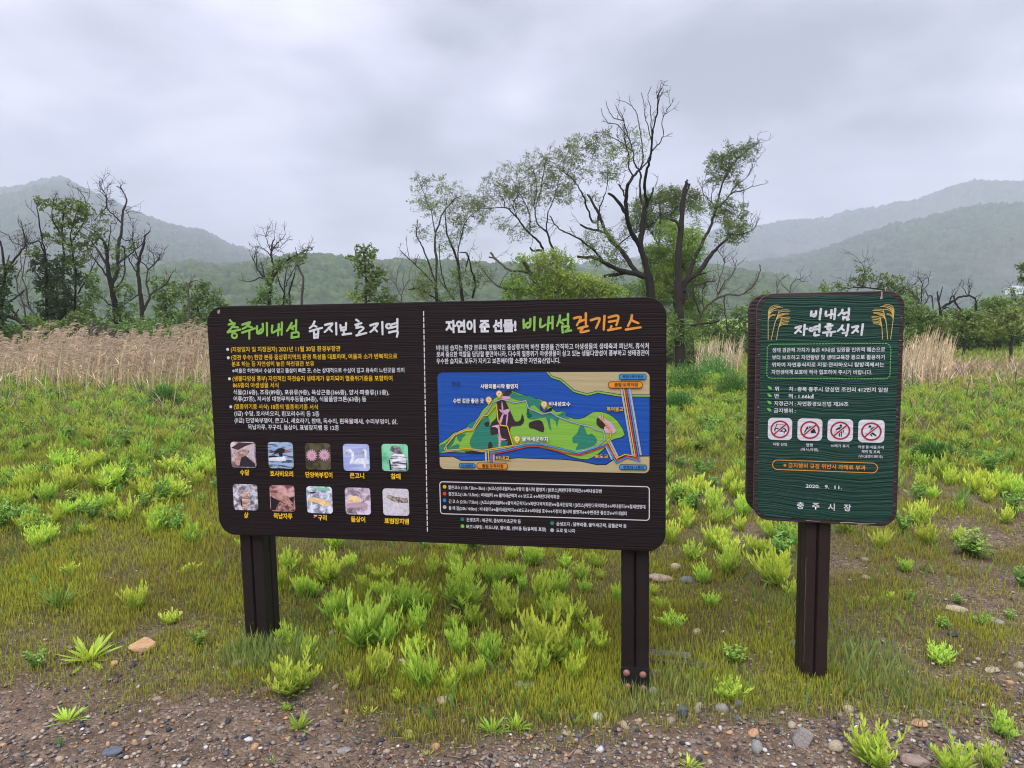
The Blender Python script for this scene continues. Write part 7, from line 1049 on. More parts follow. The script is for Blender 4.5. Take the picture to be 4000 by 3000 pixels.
stone(2580, 2262, 100, 'pink', 'flat pinkish stone beside the right post of the wide board', big=True, ang=0.2, flatn=0.28, rz=0.1)
stone(2637, 2222, 52, 'tan', 'round whitish stone behind the flat pinkish one', big=True, ang=0.2, flatn=0.6, rz=0.0)
stone(2665, 2226, 34, 'dark', 'small dark grey stone touching the round whitish one', big=True, ang=0.2, flatn=0.6)
stone(2684, 2274, 66, 'blue', 'smooth blue grey stone right of the flat pinkish one', big=True, ang=0.2, flatn=0.5, rz=0.05)
stone(3140, 2900, 100, 'rough', 'rough grey conglomerate rock below the green sign', big=True, ang=0.6, flatn=0.85, rz=0.8)
stone(2958, 2930, 66, 'grey', 'angular light grey stone left of the rough conglomerate rock', big=True, ang=0.9, flatn=0.85, rz=1.2)
stone(3265, 2925, 66, 'tan', 'angular tan stone right of the rough conglomerate rock', big=True, ang=0.9, flatn=0.8, rz=0.3)
stone(3570, 2985, 120, 'pink', 'big tan rock at the lower edge right of the green sign', big=True, ang=0.7, flatn=0.5, rz=2.6)
stone(3590, 2828, 68, 'orange', 'orange brown flat stone in the grass right of the sign post', big=True, ang=0.6, flatn=0.4, rz=2.8)
stone(3313, 2778, 46, 'tan', 'round olive tan cobble in front of the green sign post', big=True, ang=0.15, flatn=0.85)
stone(2332, 2808, 50, 'white', 'white quartz lump left of the right board post', big=True, ang=0.8, flatn=0.75)
stone(1544, 2870, 52, 'dark', 'dark oval stone on the bare soil below the board', big=True, ang=0.2, flatn=0.6, rz=2.9)
stone(1702, 2922, 42, 'orange', 'orange brown oval stone near the lower edge', big=True, ang=0.3, flatn=0.7, rz=1.0)
stone(2565, 2640, 50, 'pink', 'upright pinkish stone touching the base plate of the right post', big=True, ang=0.5, flatn=1.0, rz=1.0)
stone(2548, 2710, 50, 'grey', 'grey green lump below the pinkish stone at the right post', big=True, ang=0.5, flatn=0.95)
stone(1345, 2935, 60, 'grey', 'pale flat angular stone at the lower edge left of centre', big=True, ang=0.9, flatn=0.3, rz=0.4)
stone(1735, 2740, 64, 'tan', 'half buried brown boulder under the middle weed clumps', big=True, ang=0.6, flatn=0.6, rz=2.7)
stone(2052, 2682, 88, 'grey', 'flat grey stone in front of the large leaning weed clump', big=True, ang=0.4, flatn=0.38, rz=0.1)
stone(2075, 2650, 34, 'pink', 'small upright pinkish stone behind the flat grey stone', big=True, ang=0.8, flatn=1.0)
stone(1575, 2590, 48, 'white', 'whitish stone between two weed clumps under the board', big=True, ang=0.6, flatn=0.55, rz=2.7)
stone(1310, 2690, 30, 'pink', 'small pink white stone behind the left weed clump', big=True, ang=0.8, flatn=0.9)
stone(445, 2595, 38, 'orange', 'rounded ochre stone left of the orange rock', big=True, ang=0.2, flatn=0.6)
stone(520, 2605, 30, 'dark', 'small dark stone just in front of the orange rock', big=True, ang=0.2, flatn=0.7)
stone(440, 2938, 88, 'blue', 'flat dark slate stone at the lower left', big=True, ang=0.2, flatn=0.28, rz=0.0)
stone(525, 2905, 28, 'orange', 'upright ochre pebble right of the flat dark slate', big=True, ang=0.2, flatn=1.0)
stone(642, 2925, 27, 'tan', 'round yellowish pebble on the lower left soil', big=True, ang=0.2, flatn=0.8)
stone(930, 2600, 44, 'pink', 'pinkish stone left of the left post', big=True, ang=0.6, flatn=0.9, rz=0.8)
stone(1040, 2700, 74, 'brown', 'rough brown stone under the leftmost leafy clump', big=True, ang=0.8, flatn=0.4, rz=0.4)
stone(2945, 2910, 10, 'grey', 'tiny grey chip beside the angular light grey stone')
stone(3085, 2470, 40, 'dark', 'dark stone left of the green sign post', big=True, ang=0.6, flatn=0.6)
stone(3010, 2462, 48, 'brown', 'flat rusty brown stone left of the sign post', big=True, ang=0.7, flatn=0.45)
stone(3108, 2528, 60, 'blue', 'blue black stone close to the sign post', big=True, ang=0.5, flatn=0.6)
stone(2670, 2800, 46, 'dark', 'round dark stone in front of the metal pipe', big=True, ang=0.2, flatn=0.8)
stone(2820, 2775, 56, 'grey', 'round grey olive cobble in the weeds below the pipe', big=True, ang=0.15, flatn=0.8)
stone(2885, 2755, 44, 'blue', 'speckled blue grey cobble beside the grey olive cobble', big=True, ang=0.15, flatn=0.85)
stone(2730, 2765, 40, 'tan', 'small olive cobble left of the grey olive cobble', big=True, ang=0.15, flatn=0.85)
stone(2980, 2825, 48, 'brown', 'purplish brown stone below the metal pipe', big=True, ang=0.6, flatn=0.55)
stone(2945, 2865, 50, 'orange', 'dull orange brown stone above the angular grey one', big=True, ang=0.6, flatn=0.4)
stone(2185, 2890, 40, 'blue', 'bluish stone in the gravel under the board', big=True, ang=0.4, flatn=0.5)
stone(2192, 2795, 48, 'brown', 'dark maroon oval stone in the gravel cluster', big=True, ang=0.15, flatn=0.65)
stone(2235, 2805, 48, 'dark', 'long dark stone right of the maroon oval one', big=True, ang=0.3, flatn=0.6)
stone(3735, 2382, 90, 'tan', 'low tan stone in the moss on the right', big=True, ang=0.4, flatn=0.25)
stone(3720, 2478, 60, 'dark', 'dark flat stone right of the sign in the moss', big=True, ang=0.4, flatn=0.4)
stone(3895, 2430, 60, 'grey', 'grey stone on the far right moss', big=True, ang=0.5, flatn=0.4)
stone(3875, 2622, 58, 'tan', 'yellowish stone at the right edge', big=True, ang=0.4, flatn=0.5)
stone(3980, 2605, 50, 'tan', 'round pale stone cut by the right edge', big=True, ang=0.3, flatn=0.7)
stone(3380, 2258, 40, 'tan', 'small pale stone right of the sign post in the moss', big=True, ang=0.2, flatn=0.4)
stone(3378, 2190, 34, 'grey', 'tiny grey stone in the moss beyond the sign post')
stone(1300, 2480, 36, 'pink', 'pink white stone left of the biggest weed clump', big=True, ang=0.6, flatn=0.8)
# loose pebbles that can be picked out one by one
R_ = np.random.RandomState(8); keys = ['dark', 'blue', 'grey', 'tan', 'pink', 'orange', 'white', 'brown']; pk = [.2, .14, .14, .17, .12, .08, .07, .08]
cw = {'dark': 'dark', 'blue': 'bluish', 'grey': 'grey', 'tan': 'tan', 'pink': 'pinkish', 'orange': 'orange brown', 'white': 'white', 'brown': 'brown'}
cnt = 0
while cnt < 240:
    px, py = 4000*R_.rand()**0.85, 2440+560*R_.rand()**0.6
    if py < 2700 and (px < 2500) and R_.rand() < 0.75: continue
    P = hit(px, py)
    if moss(P[0], P[1]) > 0.55 and R_.rand() < 0.7: continue
    key = keys[R_.choice(8, p=pk)]; w_ = 13+34*R_.rand()**2.2
    side = 'left' if px < 1300 else ('middle' if px < 2500 else 'right')
    o = stone(px, py, w_, key, None, group='pebbles in the loose gravel'); cnt += 1
    numbered((key, side), o, px, '%s pebble in the lower %s gravel, %%s from the left' % (cw[key], side))
# gravel: one mass of small grains
g = Geo(); n = 42000; y = 2.0*(5.5/2.0)**(rng.rand(n)**1.25); x = (rng.rand(n)*2-1)*y*0.8
k = in_view(x, y) & (rng.rand(n) < (1-0.93*moss(x, y))*(0.45+0.55*sstep(0.45, 0.6, fbm(x, y, 1.7, 3)))); x, y = x[k], y[k]; n = len(x)
tb = np.array([[1, 0, 0], [-1, 0, 0], [0, 1, 0], [0, -1, 0], [0, 0, 1], [0, 0, -0.6], [.6, .6, .45], [-.6, -.6, .45], [.6, -.6, .4], [-.6, .6, .4]], float)
import itertools
bm = bmesh.new(); vs = [bm.verts.new(v) for v in tb]; bmesh.ops.convex_hull(bm, input=bm.verts); bm.verts.index_update(); tf = np.array([[v.index for v in f.verts] for f in bm.faces]); tv = np.array([v.co[:] for v in bm.verts]); bm.free()
r = 0.0022+0.011*rng.rand(n)**3.6; S3 = r[:, None]*np.stack([np.ones(n), 0.6+0.4*rng.rand(n), 0.4+0.4*rng.rand(n)], 1); a = rng.rand(n)*6.28; ca, sa = np.cos(a), np.sin(a)
TV = tv[None]*S3[:, None, :]*(1+0.3*(rng.rand(n, len(tv), 1)-0.5)); X_ = TV[..., 0]*ca[:, None]-TV[..., 1]*sa[:, None]; Y_ = TV[..., 0]*sa[:, None]+TV[..., 1]*ca[:, None]
VV = np.stack([X_+x[:, None], Y_+y[:, None], TV[..., 2]+(ground_h(x, y)+r*0.25)[:, None]], -1).reshape(-1, 3); FFc = (tf[None]+(np.arange(n)*len(tv))[:, None, None]).reshape(-1, 3)
pal = np.array([[.03, .033, .045], [.07, .08, .095], [.17, .155, .14], [.28, .23, .17], [.26, .16, .11], [.34, .19, .09], [.48, .46, .44], [.13, .09, .065], [.2, .16, .13], [.33, .29, .25]])
cc_ = pal[rng.choice(10, n, p=[.11, .11, .15, .15, .1, .05, .02, .13, .12, .06])]*(0.8+0.4*rng.rand(n))[:, None]
g.add(VV, FFc, cc_); M_grain = tint_mat('gravel_grain', 0.8, 0, 0.25)
tag(g.obj('gravel', M_grain), 'fine mixed river gravel in the foreground', 'gravel', kind='stuff')
# ---- brown pipe and black strip lying between the posts
def tube(pts, r0, r1, seg=8):
    pts = np.array(pts, float); n = len(pts); T = np.gradient(pts, axis=0); T = unit(T); up = np.array([0.31, 0.17, 0.94]); rad_ = np.linspace(r0, r1, n)
    a = unit(np.cross(T, up)); b_ = np.cross(T, a); an = np.linspace(0, 2*np.pi, seg+1)[:-1]
    kn = (1+0.16*(vnoise(np.arange(n)*0.9+pts[0, 0]*9, np.zeros(n)+pts[0, 2]*7, 1.0)-0.5)*2*(r0 > 0.03))[:, None, None]*(1+0.10*np.sin(an*2+pts[0, 0]*30)*(r0 > 0.03))[None, :, None]; V = pts[:, None]+rad_[:, None, None]*kn*(np.cos(an)[None, :, None]*a[:, None]+np.sin(an)[None, :, None]*b_[:, None]); i, j = np.meshgrid(np.arange(n-1), np.arange(seg), indexing='ij'); j2 = (j+1) % seg
    F = np.stack([i*seg+j, i*seg+j2, (i+1)*seg+j2, (i+1)*seg+j], -1).reshape(-1, 4)
    return V.reshape(-1, 3), F
pA, pB = hit(2535, 2592), hit(2800, 2622); pA[2] += 0.018; pB[2] += 0.018
v, f = tube([pA+(pB-pA)*s_ for s_ in np.linspace(0, 1, 8)], 0.009, 0.009, 10)
pp = mesh_obj('metal_pipe', v, f, postmat('rusty_pipe', (0.055, 0.030, 0.028)), smooth=True); tag(pp, 'rusty brown metal pipe lying on the ground right of the right board post', 'pipe')
pA, pB = hit(2536, 2566), hit(2700, 2580)
mesh_obj('rubber_strip', *(lambda q: (q, [(0, 1, 2, 3), (3, 2, 5, 4)]))([tuple(pA+[0, 0, .008]), tuple(pB+[0, 0, .008]), tuple(pB+[0, .02, .028]), tuple(pA+[0, .02, .028]), tuple(pA+[0, .03, .004]), tuple(pB+[0, .03, .004])]), M_steel)
tag(bpy.data.objects['rubber_strip'], 'thin black strip lying behind the rusty pipe', 'strip')
# ================================================================== weeds
def clump_geo(kind, seed):
    "unit-height clump at the origin; lanceolate leaves on upright splayed stems"
    r = np.random.RandomState(seed); g = Geo()
    if kind == 'weed':
        ns = r.randint(18, 26)
        for s_ in range(ns):
            a = r.rand()*6.28; sp_ = 0.10+0.50*r.rand()**1.2; hs = 0.55+0.40*r.rand(); b0 = np.array([math.cos(a), math.sin(a), 0])*0.09*r.rand()
            d = np.array([math.cos(a)*sp_, math.sin(a)*sp_, 1.0]); d /= np.linalg.norm(d); m_ = r.randint(13, 19); tt = 0.12+0.88*np.arange(m_)/(m_-1)
            base = b0+d*hs*tt[:, None]*(0.9+0.1*r.rand()); base[:, 2] -= 0.1*sp_*tt**2
            az = a+np.arange(m_)*2.4+r.rand(m_); el_ = 0.55+0.75*tt+0.25*r.rand(m_)
            ld = unit(np.stack([np.cos(az)*np.cos(el_), np.sin(az)*np.cos(el_), np.sin(el_)], 1)+d*0.35)
            sd_ = unit(np.cross(ld, [0, 0, 1.0])+0.3*r.randn(m_, 3)); Ls = (0.27-0.10*tt)*(0.8+0.45*r.rand(m_)); Ls[-3:] *= 0.9
            v, f = leaf6(base, ld, sd_, Ls, Ls*0.18, 0.15*(1-tt))
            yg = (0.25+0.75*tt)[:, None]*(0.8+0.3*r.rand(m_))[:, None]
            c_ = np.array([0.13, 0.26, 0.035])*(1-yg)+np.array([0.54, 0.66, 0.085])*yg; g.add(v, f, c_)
            v, f = leaf6(np.array([b0]), np.array([d]), np.array([unit(np.cross(d, [0.3, 1, 0.0]))]), np.array([hs]), 0.014, np.array([0.06*sp_])); g.add(v, f, np.array([0.2, 0.3, 0.06]))
    elif kind == 'rosette':
        n = r.randint(52, 70); a = r.rand(n)*6.28; el_ = 0.25+1.15*r.rand(n); base = np.stack([np.cos(a)*0.04, np.sin(a)*0.04, 0.02+0*a], 1)
        ld = np.stack([np.cos(a)*np.cos(el_), np.sin(a)*np.cos(el_), np.sin(el_)], 1); sd_ = unit(np.cross(ld, [0, 0, 1.0])+0.15*r.randn(n, 3)); Ls = (0.45+0.6*r.rand(n))
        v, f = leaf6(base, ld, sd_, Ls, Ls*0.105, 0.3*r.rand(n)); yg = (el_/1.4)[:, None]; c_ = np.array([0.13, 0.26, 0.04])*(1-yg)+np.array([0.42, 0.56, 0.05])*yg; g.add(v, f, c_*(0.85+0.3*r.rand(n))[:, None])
    elif kind == 'tuft':
        n = 90; a = r.rand(n)*6.28; el_ = 0.6+0.9*r.rand(n)**0.7; q = r.rand(n)*0.12; a2 = r.rand(n)*6.28; base = np.stack([np.cos(a2)*q, np.sin(a2)*q, 0*a], 1)
        ld = np.stack([np.cos(a)*np.cos(el_), np.sin(a)*np.cos(el_), np.sin(el_)], 1); sd_ = unit(np.cross(ld, [0, 0, 1.0])+0.1*r.randn(n, 3)); Ls = (0.6+0.55*r.rand(n))
        v, f = leaf6(base, ld, sd_, Ls, 0.022+0.01*r.rand(n), 0.55*r.rand(n)); c_ = np.array([0.15, 0.29, 0.05])*(0.7+0.6*r.rand(n))[:, None]; g.add(v, f, c_)
    else:  # herb: small broad leaves on branching stems
        ns = r.randint(8, 13)
        for s_ in range(ns):
            a = r.rand()*6.28; sp_ = 0.2+0.7*r.rand(); d = unit(np.array([math.cos(a)*sp_, math.sin(a)*sp_, 1.0])); hs = 0.6+0.35*r.rand(); m_ = 26; tt = 0.2+0.8*r.rand(m_)
            base = d*hs*tt[:, None]+0.05*r.randn(m_, 3)*tt[:, None]; az = r.rand(m_)*6.28; el_ = r.rand(m_)*1.1
            ld = np.stack([np.cos(az)*np.cos(el_), np.sin(az)*np.cos(el_), np.sin(el_)], 1); sd_ = unit(np.cross(ld, [0, 0, 1.0])+0.3*r.randn(m_, 3)); Ls = 0.12+0.09*r.rand(m_)
            v, f = leaf6(base, ld, sd_, Ls, Ls*0.42, 0.2*r.rand(m_)); c_ = np.array([0.11, 0.22, 0.04])*(1-tt)[:, None]+np.array([0.20, 0.34, 0.05])*tt[:, None]; g.add(v, f, c_*(0.8+0.4*r.rand(m_))[:, None])
            v, f = leaf6(np.array([[0, 0, 0.0]]), np.array([d]), np.array([unit(np.cross(d, [0.3, 1, 0.0]))]), np.array([hs]), 0.016, np.array([0.0])); g.add(v, f, np.array([0.16, 0.22, 0.06]))
    return g
clumps = {k: [clump_geo(k, 100*i+s_) for s_ in range(n_)] for i, (k, n_) in enumerate((('weed', 8), ('rosette', 3), ('tuft', 3), ('herb', 4)))}
cmesh = {}
for k, lst in clumps.items():
    cmesh[k] = []
    for g in lst:
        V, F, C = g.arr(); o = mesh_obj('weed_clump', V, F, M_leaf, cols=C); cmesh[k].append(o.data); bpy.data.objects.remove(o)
nweeds = 0
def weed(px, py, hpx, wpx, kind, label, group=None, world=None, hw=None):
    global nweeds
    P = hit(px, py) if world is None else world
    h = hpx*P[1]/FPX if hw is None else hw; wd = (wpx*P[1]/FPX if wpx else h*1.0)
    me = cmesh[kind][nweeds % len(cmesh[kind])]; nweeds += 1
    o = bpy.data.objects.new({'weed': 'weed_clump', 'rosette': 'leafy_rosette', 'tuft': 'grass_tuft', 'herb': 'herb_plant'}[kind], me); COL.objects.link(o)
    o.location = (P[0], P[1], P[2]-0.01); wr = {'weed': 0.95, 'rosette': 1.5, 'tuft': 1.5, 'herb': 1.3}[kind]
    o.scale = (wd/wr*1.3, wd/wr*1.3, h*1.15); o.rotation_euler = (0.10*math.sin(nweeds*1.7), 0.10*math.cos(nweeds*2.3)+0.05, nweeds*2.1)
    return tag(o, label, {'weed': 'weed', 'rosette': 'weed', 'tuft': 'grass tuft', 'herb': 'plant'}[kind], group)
W_, Rz, Tf, Hb = 'weed', 'rosette', 'tuft', 'herb'
ZN = {'u': ('yellow green weed under the wide board', [
  (1420, 2534, 235, 260, W_, 'the tallest and widest'), (1163, 2700, 155, 240, W_, 'the broad low one farthest left'), (1475, 2665, 170, 140, W_, 'just in front of the tallest one'), (1380, 2695, 110, 80, W_, 'small, left of the front row'),
  (1664, 2697, 240, 170, W_, 'tall, in the middle of the front row'), (1753, 2700, 110, 100, W_, 'small, touching the tall middle one'), (1814, 2676, 150, 90, W_, 'narrow, right of the tall middle one'), (1875, 2650, 110, 90, W_, 'small, right end of the middle group'),
  (2139, 2588, 240, 270, W_, 'large, leaning right beside the right post'), (2055, 2610, 110, 110, W_, 'small, left foot of the large leaning one'), (1630, 2466, 140, 130, W_, 'second row, right of the tallest'), (1766, 2460, 70, 80, W_, 'second row, tiny'),
  (1854, 2446, 85, 80, W_, 'second row, small bright'), (1814, 2370, 175, 230, W_, 'third row, wide and dark footed'), (1576, 2370, 125, 200, W_, 'third row, greyish green'), (1230, 2330, 85, 90, W_, 'third row, right of the left post'),
  (1285, 2276, 130, 150, W_, 'fourth row, tall left'), (1488, 2270, 75, 110, W_, 'fourth row, middle left'), (1590, 2222, 60, 80, W_, 'far row, middle left'), (1420, 2290, 60, 70, W_, 'fourth row, tiny'), (1698, 2229, 50, 60, W_, 'far row, centre'),
  (1780, 2236, 72, 90, W_, 'far row, right of centre'), (1875, 2256, 90, 110, W_, 'far row, tall right'), (2112, 2351, 130, 100, W_, 'third row, left of the right post'), (2186, 2391, 75, 80, W_, 'third row, small, nearer the right post'), (2173, 2256, 42, 50, W_, 'far row, tiny right'),
  (2207, 2215, 62, 90, W_, 'far row, beneath the board edge'), (2275, 2263, 85, 90, W_, 'far row, near the right post'), (2329, 2210, 62, 80, W_, 'far row, nearest the right post'), (2339, 2260, 48, 50, W_, 'small, beside the right post'), (2098, 2185, 50, 70, W_, 'half hidden by the board'),
  (1095, 2303, 110, 60, W_, 'against the right side of the left post'), (2405, 2358, 90, 50, W_, 'against the left side of the right post'), (1983, 2398, 90, 90, W_, 'thin, third row right of centre'), (2003, 2520, 60, 60, W_, 'thin, second row right'), (1929, 2507, 60, 60, W_, 'thin, second row centre'),
  (2044, 2724, 50, 45, W_, 'tiny, in front of the flat grey stone'), (1820, 2535, 80, 70, W_, 'second row, thin upright'), (1330, 2470, 90, 70, W_, 'narrow, behind the tallest one'), (1130, 2770, 40, 60, W_, 'tiny, at the edge of the bare soil'), (1560, 2740, 60, 60, W_, 'small, front left of the tall middle one')]),
 'g': ('small flat leafy rosette on the gravel', [(1922, 2858, 85, 110, Rz, 'below the middle weeds'), (2017, 2842, 80, 100, Rz, 'right of the middle'), (1170, 2842, 75, 100, Rz, 'left of centre'), (1447, 2784, 42, 70, Rz, 'in front of the weed row'), (2692, 2990, 60, 90, Rz, 'at the lower edge right of the post'),
  (348, 2573, 90, 190, Rz, 'wide, left of the orange rock'), (263, 2815, 75, 120, Rz, 'bright, lower left'), (1055, 2975, 30, 70, Rz, 'near the lower edge, left'), (1595, 2885, 40, 60, Rz, 'beside the dark oval stone'), (1670, 2950, 35, 60, Rz, 'by the orange brown oval stone')]),
 'm': ('bright green weed between the two signs', [(2630, 2455, 82, 130, W_, 'leafy, nearest'), (2584, 2376, 55, 60, W_, 'left, small'), (2554, 2323, 52, 60, W_, 'against the right post'), (2753, 2277, 95, 80, W_, 'narrow, middle'), (2838, 2246, 125, 130, W_, 'tall, middle'),
  (2776, 2369, 66, 80, W_, 'small, alone in the moss'), (3038, 2292, 170, 190, W_, 'tallest, left of the sign post'), (3095, 2335, 85, 110, W_, 'dark, touching the sign post'), (2838, 2725, 95, 180, W_, 'sprawling, below the pipe'), (2869, 2582, 90, 130, Hb, 'round leaved, at the end of the pipe'), (2700, 2190, 90, 110, W_, 'back row left'),
  (2840, 2165, 90, 140, W_, 'back row middle'), (2960, 2170, 90, 110, W_, 'back row right')]),
 'r': ('yellow green weed right of the green sign', [(3537, 2232, 58, 80, W_, 'small upright'), (3806, 2172, 65, 150, Hb, 'wide and bushy'), (3399, 2350, 28, 60, Rz, 'tiny and flat'), (3683, 2448, 60, 60, Hb, 'thin upright'), (3745, 2356, 52, 60, Hb, 'small, middle'),
  (3829, 2442, 62, 70, Hb, 'loose leaved'), (3944, 2418, 48, 50, Hb, 'at the right edge'), (3683, 2588, 72, 150, W_, 'low and yellow'), (3399, 2985, 180, 240, W_, 'large, at the lower edge'), (3740, 3030, 170, 240, W_, 'large, cut by the lower edge'), (3929, 2872, 120, 160, W_, 'light, near the right edge'),
  (3880, 3000, 130, 130, W_, 'lower right corner'), (3985, 2290, 110, 110, Hb, 'dark, cut by the right edge'), (3480, 2335, 40, 60, Rz, 'tiny, right of the post'), (3560, 2340, 40, 60, Hb, 'tiny, loose')]),
 'l': ('weed left of the wide board', [(229, 2372, 115, 200, Tf, 'a fine bladed tuft'), (537, 2386, 115, 120, W_, 'bright with long leaves'), (666, 2436, 60, 110, W_, 'dark and low'), (140, 2612, 85, 100, Hb, 'dark and bushy'), (268, 2242, 55, 80, W_, 'small and yellow'), (741, 2232, 36, 90, W_, 'tiny, beside the board'),
  (240, 2908, 55, 50, Tf, 'thin at the lower left'), (776, 2525, 75, 90, Hb, 'leafy beside the orange rock'), (985, 2555, 75, 60, Hb, 'at the foot of the left post'), (266, 1918, 92, 110, W_, 'fan shaped in the middle field'), (244, 1832, 85, 160, W_, 'wide, behind the fan shaped one'), (125, 1860, 62, 90, W_, 'left, small'),
  (388, 1820, 75, 90, W_, 'round and alone'), (423, 1910, 95, 190, W_, 'wide, right of the fan shaped one'), (624, 2062, 95, 130, W_, 'round, near the board corner'), (488, 2040, 110, 100, W_, 'tall, left of the round one'), (152, 2115, 75, 130, W_, 'broad, lower left field'), (266, 2012, 65, 110, W_, 'low, middle left'),
  (136, 2012, 62, 60, W_, 'thin, at the left'), (320, 2083, 34, 40, W_, 'tiny and bright'), (673, 1845, 75, 130, W_, 'right, close to the board edge'), (580, 1802, 42, 70, W_, 'low, right field'), (797, 1850, 85, 100, W_, 'touching the board edge'), (564, 1888, 52, 80, W_, 'small, right field'), (660, 1950, 60, 200, W_, 'low and wide, near the board')])}
for key, (head, lst) in ZN.items():
    for (px, py, h_, w_, kd, dist) in lst:
        hd = head if not (key == 'l' and kd == Tf) else 'grass tuft left of the wide board'
        weed(px, py, h_, w_, kd, '%s, %s' % (hd, dist), group={'u': 'weeds under the wide board', 'g': 'rosettes on the gravel', 'm': 'weeds between the signs', 'r': 'weeds right of the green sign', 'l': 'weeds left of the wide board'}[key])
R_ = np.random.RandomState(21)
for _ in range(56):
    px, py = 1120+1250*R_.rand(), 2190+500*R_.rand(); h_ = (60+110*R_.rand())*(0.6+0.4*(py-2100)/500)
    o = weed(px, py, h_, h_*(0.7+0.5*R_.rand()), W_, None, group='weeds under the wide board'); row = 'rear' if py < 2350 else ('middle' if py < 2520 else 'front')
    numbered(('x', row), o, px, 'smaller filler weed between the board posts, ' + row + ' row, %s from the left')
# field beyond: individual clumps while they can be told apart, then one mass of growth
def cover(x, y):
    return sstep(0.34, 0.62, fbm(x+5, y+3, 0.55, 4)+0.035*(y-5)-0.06*sstep(0, 1, -x)*(y < 7))
field = [];
for _ in range(60000):
    y = 4.2+(15.5-4.2)*rng.rand()**0.8; x = (rng.rand()*2-1)*y*0.8
    if rng.rand() > 0.10+0.9*float(cover(x, y)): continue
    mind = 0.12+0.012*y
    field.append((x, y))
    if len(field) > 3600: break
field = np.array(field)
keep = []; cell = {}
for x, y in field:
    q = (int(x/0.17), int(y/0.17))
    if cell.get(q, 0) >= 1: continue
    cell[q] = 1; keep.append((x, y))
keep.sort(key=lambda p: p[1])
ind = 0; g = Geo(); Vc = {k: [c_.arr() for c_ in v] for k, v in clumps.items()}
lw = {'l': 'green weed left of the board', 'c': 'green weed behind the signs', 'r': 'green weed right of the green sign'}
for x, y in keep:
    z = float(ground_h(x, y)); tall = (0.11+0.12*rng.rand())*(0.75+0.04*y); kd = 'weed' if rng.rand() < 0.72 else ('herb' if rng.rand() < 0.75 else 'tuft')
    dv = np.array([x, y, z+0.1])-ORG; cd = dv@FW; px = 2000+FPX*(dv@RT)/cd; py = 1500-FPX*(dv@UP)/cd
    hidden = (880 < px < 2560 and 1330 < py < 2080) or (2990 < px < 3470 and 1330 < py < 2000)
    if hidden: continue
    if ind < 150 and -60 < px < 4060:
        zn = 'l' if px < 880 else ('c' if px < 3200 else 'r')
        o = weed(0, 0, 0, 0, kd, None, group={'l': 'weeds in the field left of the board', 'c': 'weeds in the field behind the signs', 'r': 'weeds in the field right of the green sign'}[zn], world=np.array([x, y, z]), hw=tall); ind += 1
        band = ('near', 'second', 'third', 'fourth', 'fifth', 'sixth', 'far')[min(6, int((y-4.2)/0.45))]
        numbered((zn, band), o, px, '%s, %s row, %%s from the left' % (lw[zn], band))
    else:
        V, F, C = Vc[kd][rng.randint(len(Vc[kd]))]; a = rng.rand()*6.28; s_ = tall*(0.8+0.8*rng.rand())
        R2 = np.array([[math.cos(a), -math.sin(a), 0], [math.sin(a), math.cos(a), 0], [0, 0, 1]]); Q = (V*np.array([s_, s_, tall]))@R2.T+np.array([x, y, z-0.01])
        sel = np.repeat(rng.rand(len(F)//4) < (0.62 if y < 8 else 0.42), 4); tone = np.array([0.62+0.33*rng.rand(), 0.68+0.3*rng.rand(), 0.9])
        g.add(Q, F[sel], C*tone)
o = g.obj('weed_cover', M_blade); tag(o, 'dense green weeds covering the far part of the field', 'weeds', kind='stuff')
finish_order()
# mixed low growth of the far field, rough grass to the tree line
g = Geo(); n = 90000; y = 7.5*(46/7.5)**(rng.rand(n)**0.85); x = (rng.rand(n)*2-1)*y*0.82; cv = cover(x, y); k = in_view(x, y) & (rng.rand(n) < 0.25+0.75*cv); x, y, cv = x[k], y[k], cv[k]; n = len(x)
dry = (rng.rand(n) < 0.22)[:, None]; c_ = np.where(dry, np.array([0.26, 0.21, 0.13]), np.array([0.27, 0.36, 0.060])+np.array([0.12, 0.11, 0])*rng.rand(n)[:, None])*(0.65+0.6*rng.rand(n))[:, None]
fd = np.exp(-np.maximum(0, np.hypot(x, y)-25)/25)
g.add(*blades(x, y, ground_h(x, y)*fd, (0.05+0.09*rng.rand(n))*(1+0.02*y), 0.006+0.0011*y, 0.2+0.5*rng.rand(n), rng.rand(n)*6.28, c_*0.75, c_))
tag(g.obj('rough_grass', M_blade), 'rough green grass between the weeds of the far field', 'grass', kind='stuff')
# dark green bushy clumps
for (px, py, h_, w_, lb) in ((645, 1590, 95, 120, 'dark green bushy weed in front of the dry reeds left'), (2680, 1520, 120, 190, 'dark green leafy weed at the foot of the big willow'), (2790, 1480, 120, 180, 'dark green leafy weed between willow and green sign'), (2860, 1545, 110, 130, 'green leafy weed touching the green sign edge'),
                          (2650, 1610, 90, 140, 'lighter leafy weed right of the wide board edge'), (3650, 1800, 70, 160, 'dark green weed in the field right of the sign')):
    P = hit(px, py)
    h2 = h_*P[1]/FPX; g = Geo(); r = np.random.RandomState(int(px)); n = 2600; a = r.rand(n)*6.28; el_ = np.arcsin(r.rand(n)); rr0 = r.rand(n)**0.4; wv = w_*P[1]/FPX/2
    base = np.stack([np.cos(a)*np.cos(el_)*wv*rr0, np.sin(a)*np.cos(el_)*wv*rr0, np.sin(el_)*h2*0.85*rr0], 1)*(0.8+0.3*r.rand(n))[:, None]; ld = unit(base/np.array([wv, wv, h2])+np.array([0, 0, 0.8])+0.4*r.randn(n, 3)); sd_ = unit(np.cross(ld, [0, 0, 1.0])+0.3*r.randn(n, 3))
    v, f = leaf6(base, ld, sd_, 0.06+0.05*r.rand(n), 0.014, 0.2); g.add(v, f, np.array([0.085, 0.19, 0.038])*(0.6+0.9*r.rand(n))[:, None])
    o = g.obj('bushy_weed', M_leaf); o.location = tuple(P); tag(o, lb, 'weed', 'dark bushy weeds')
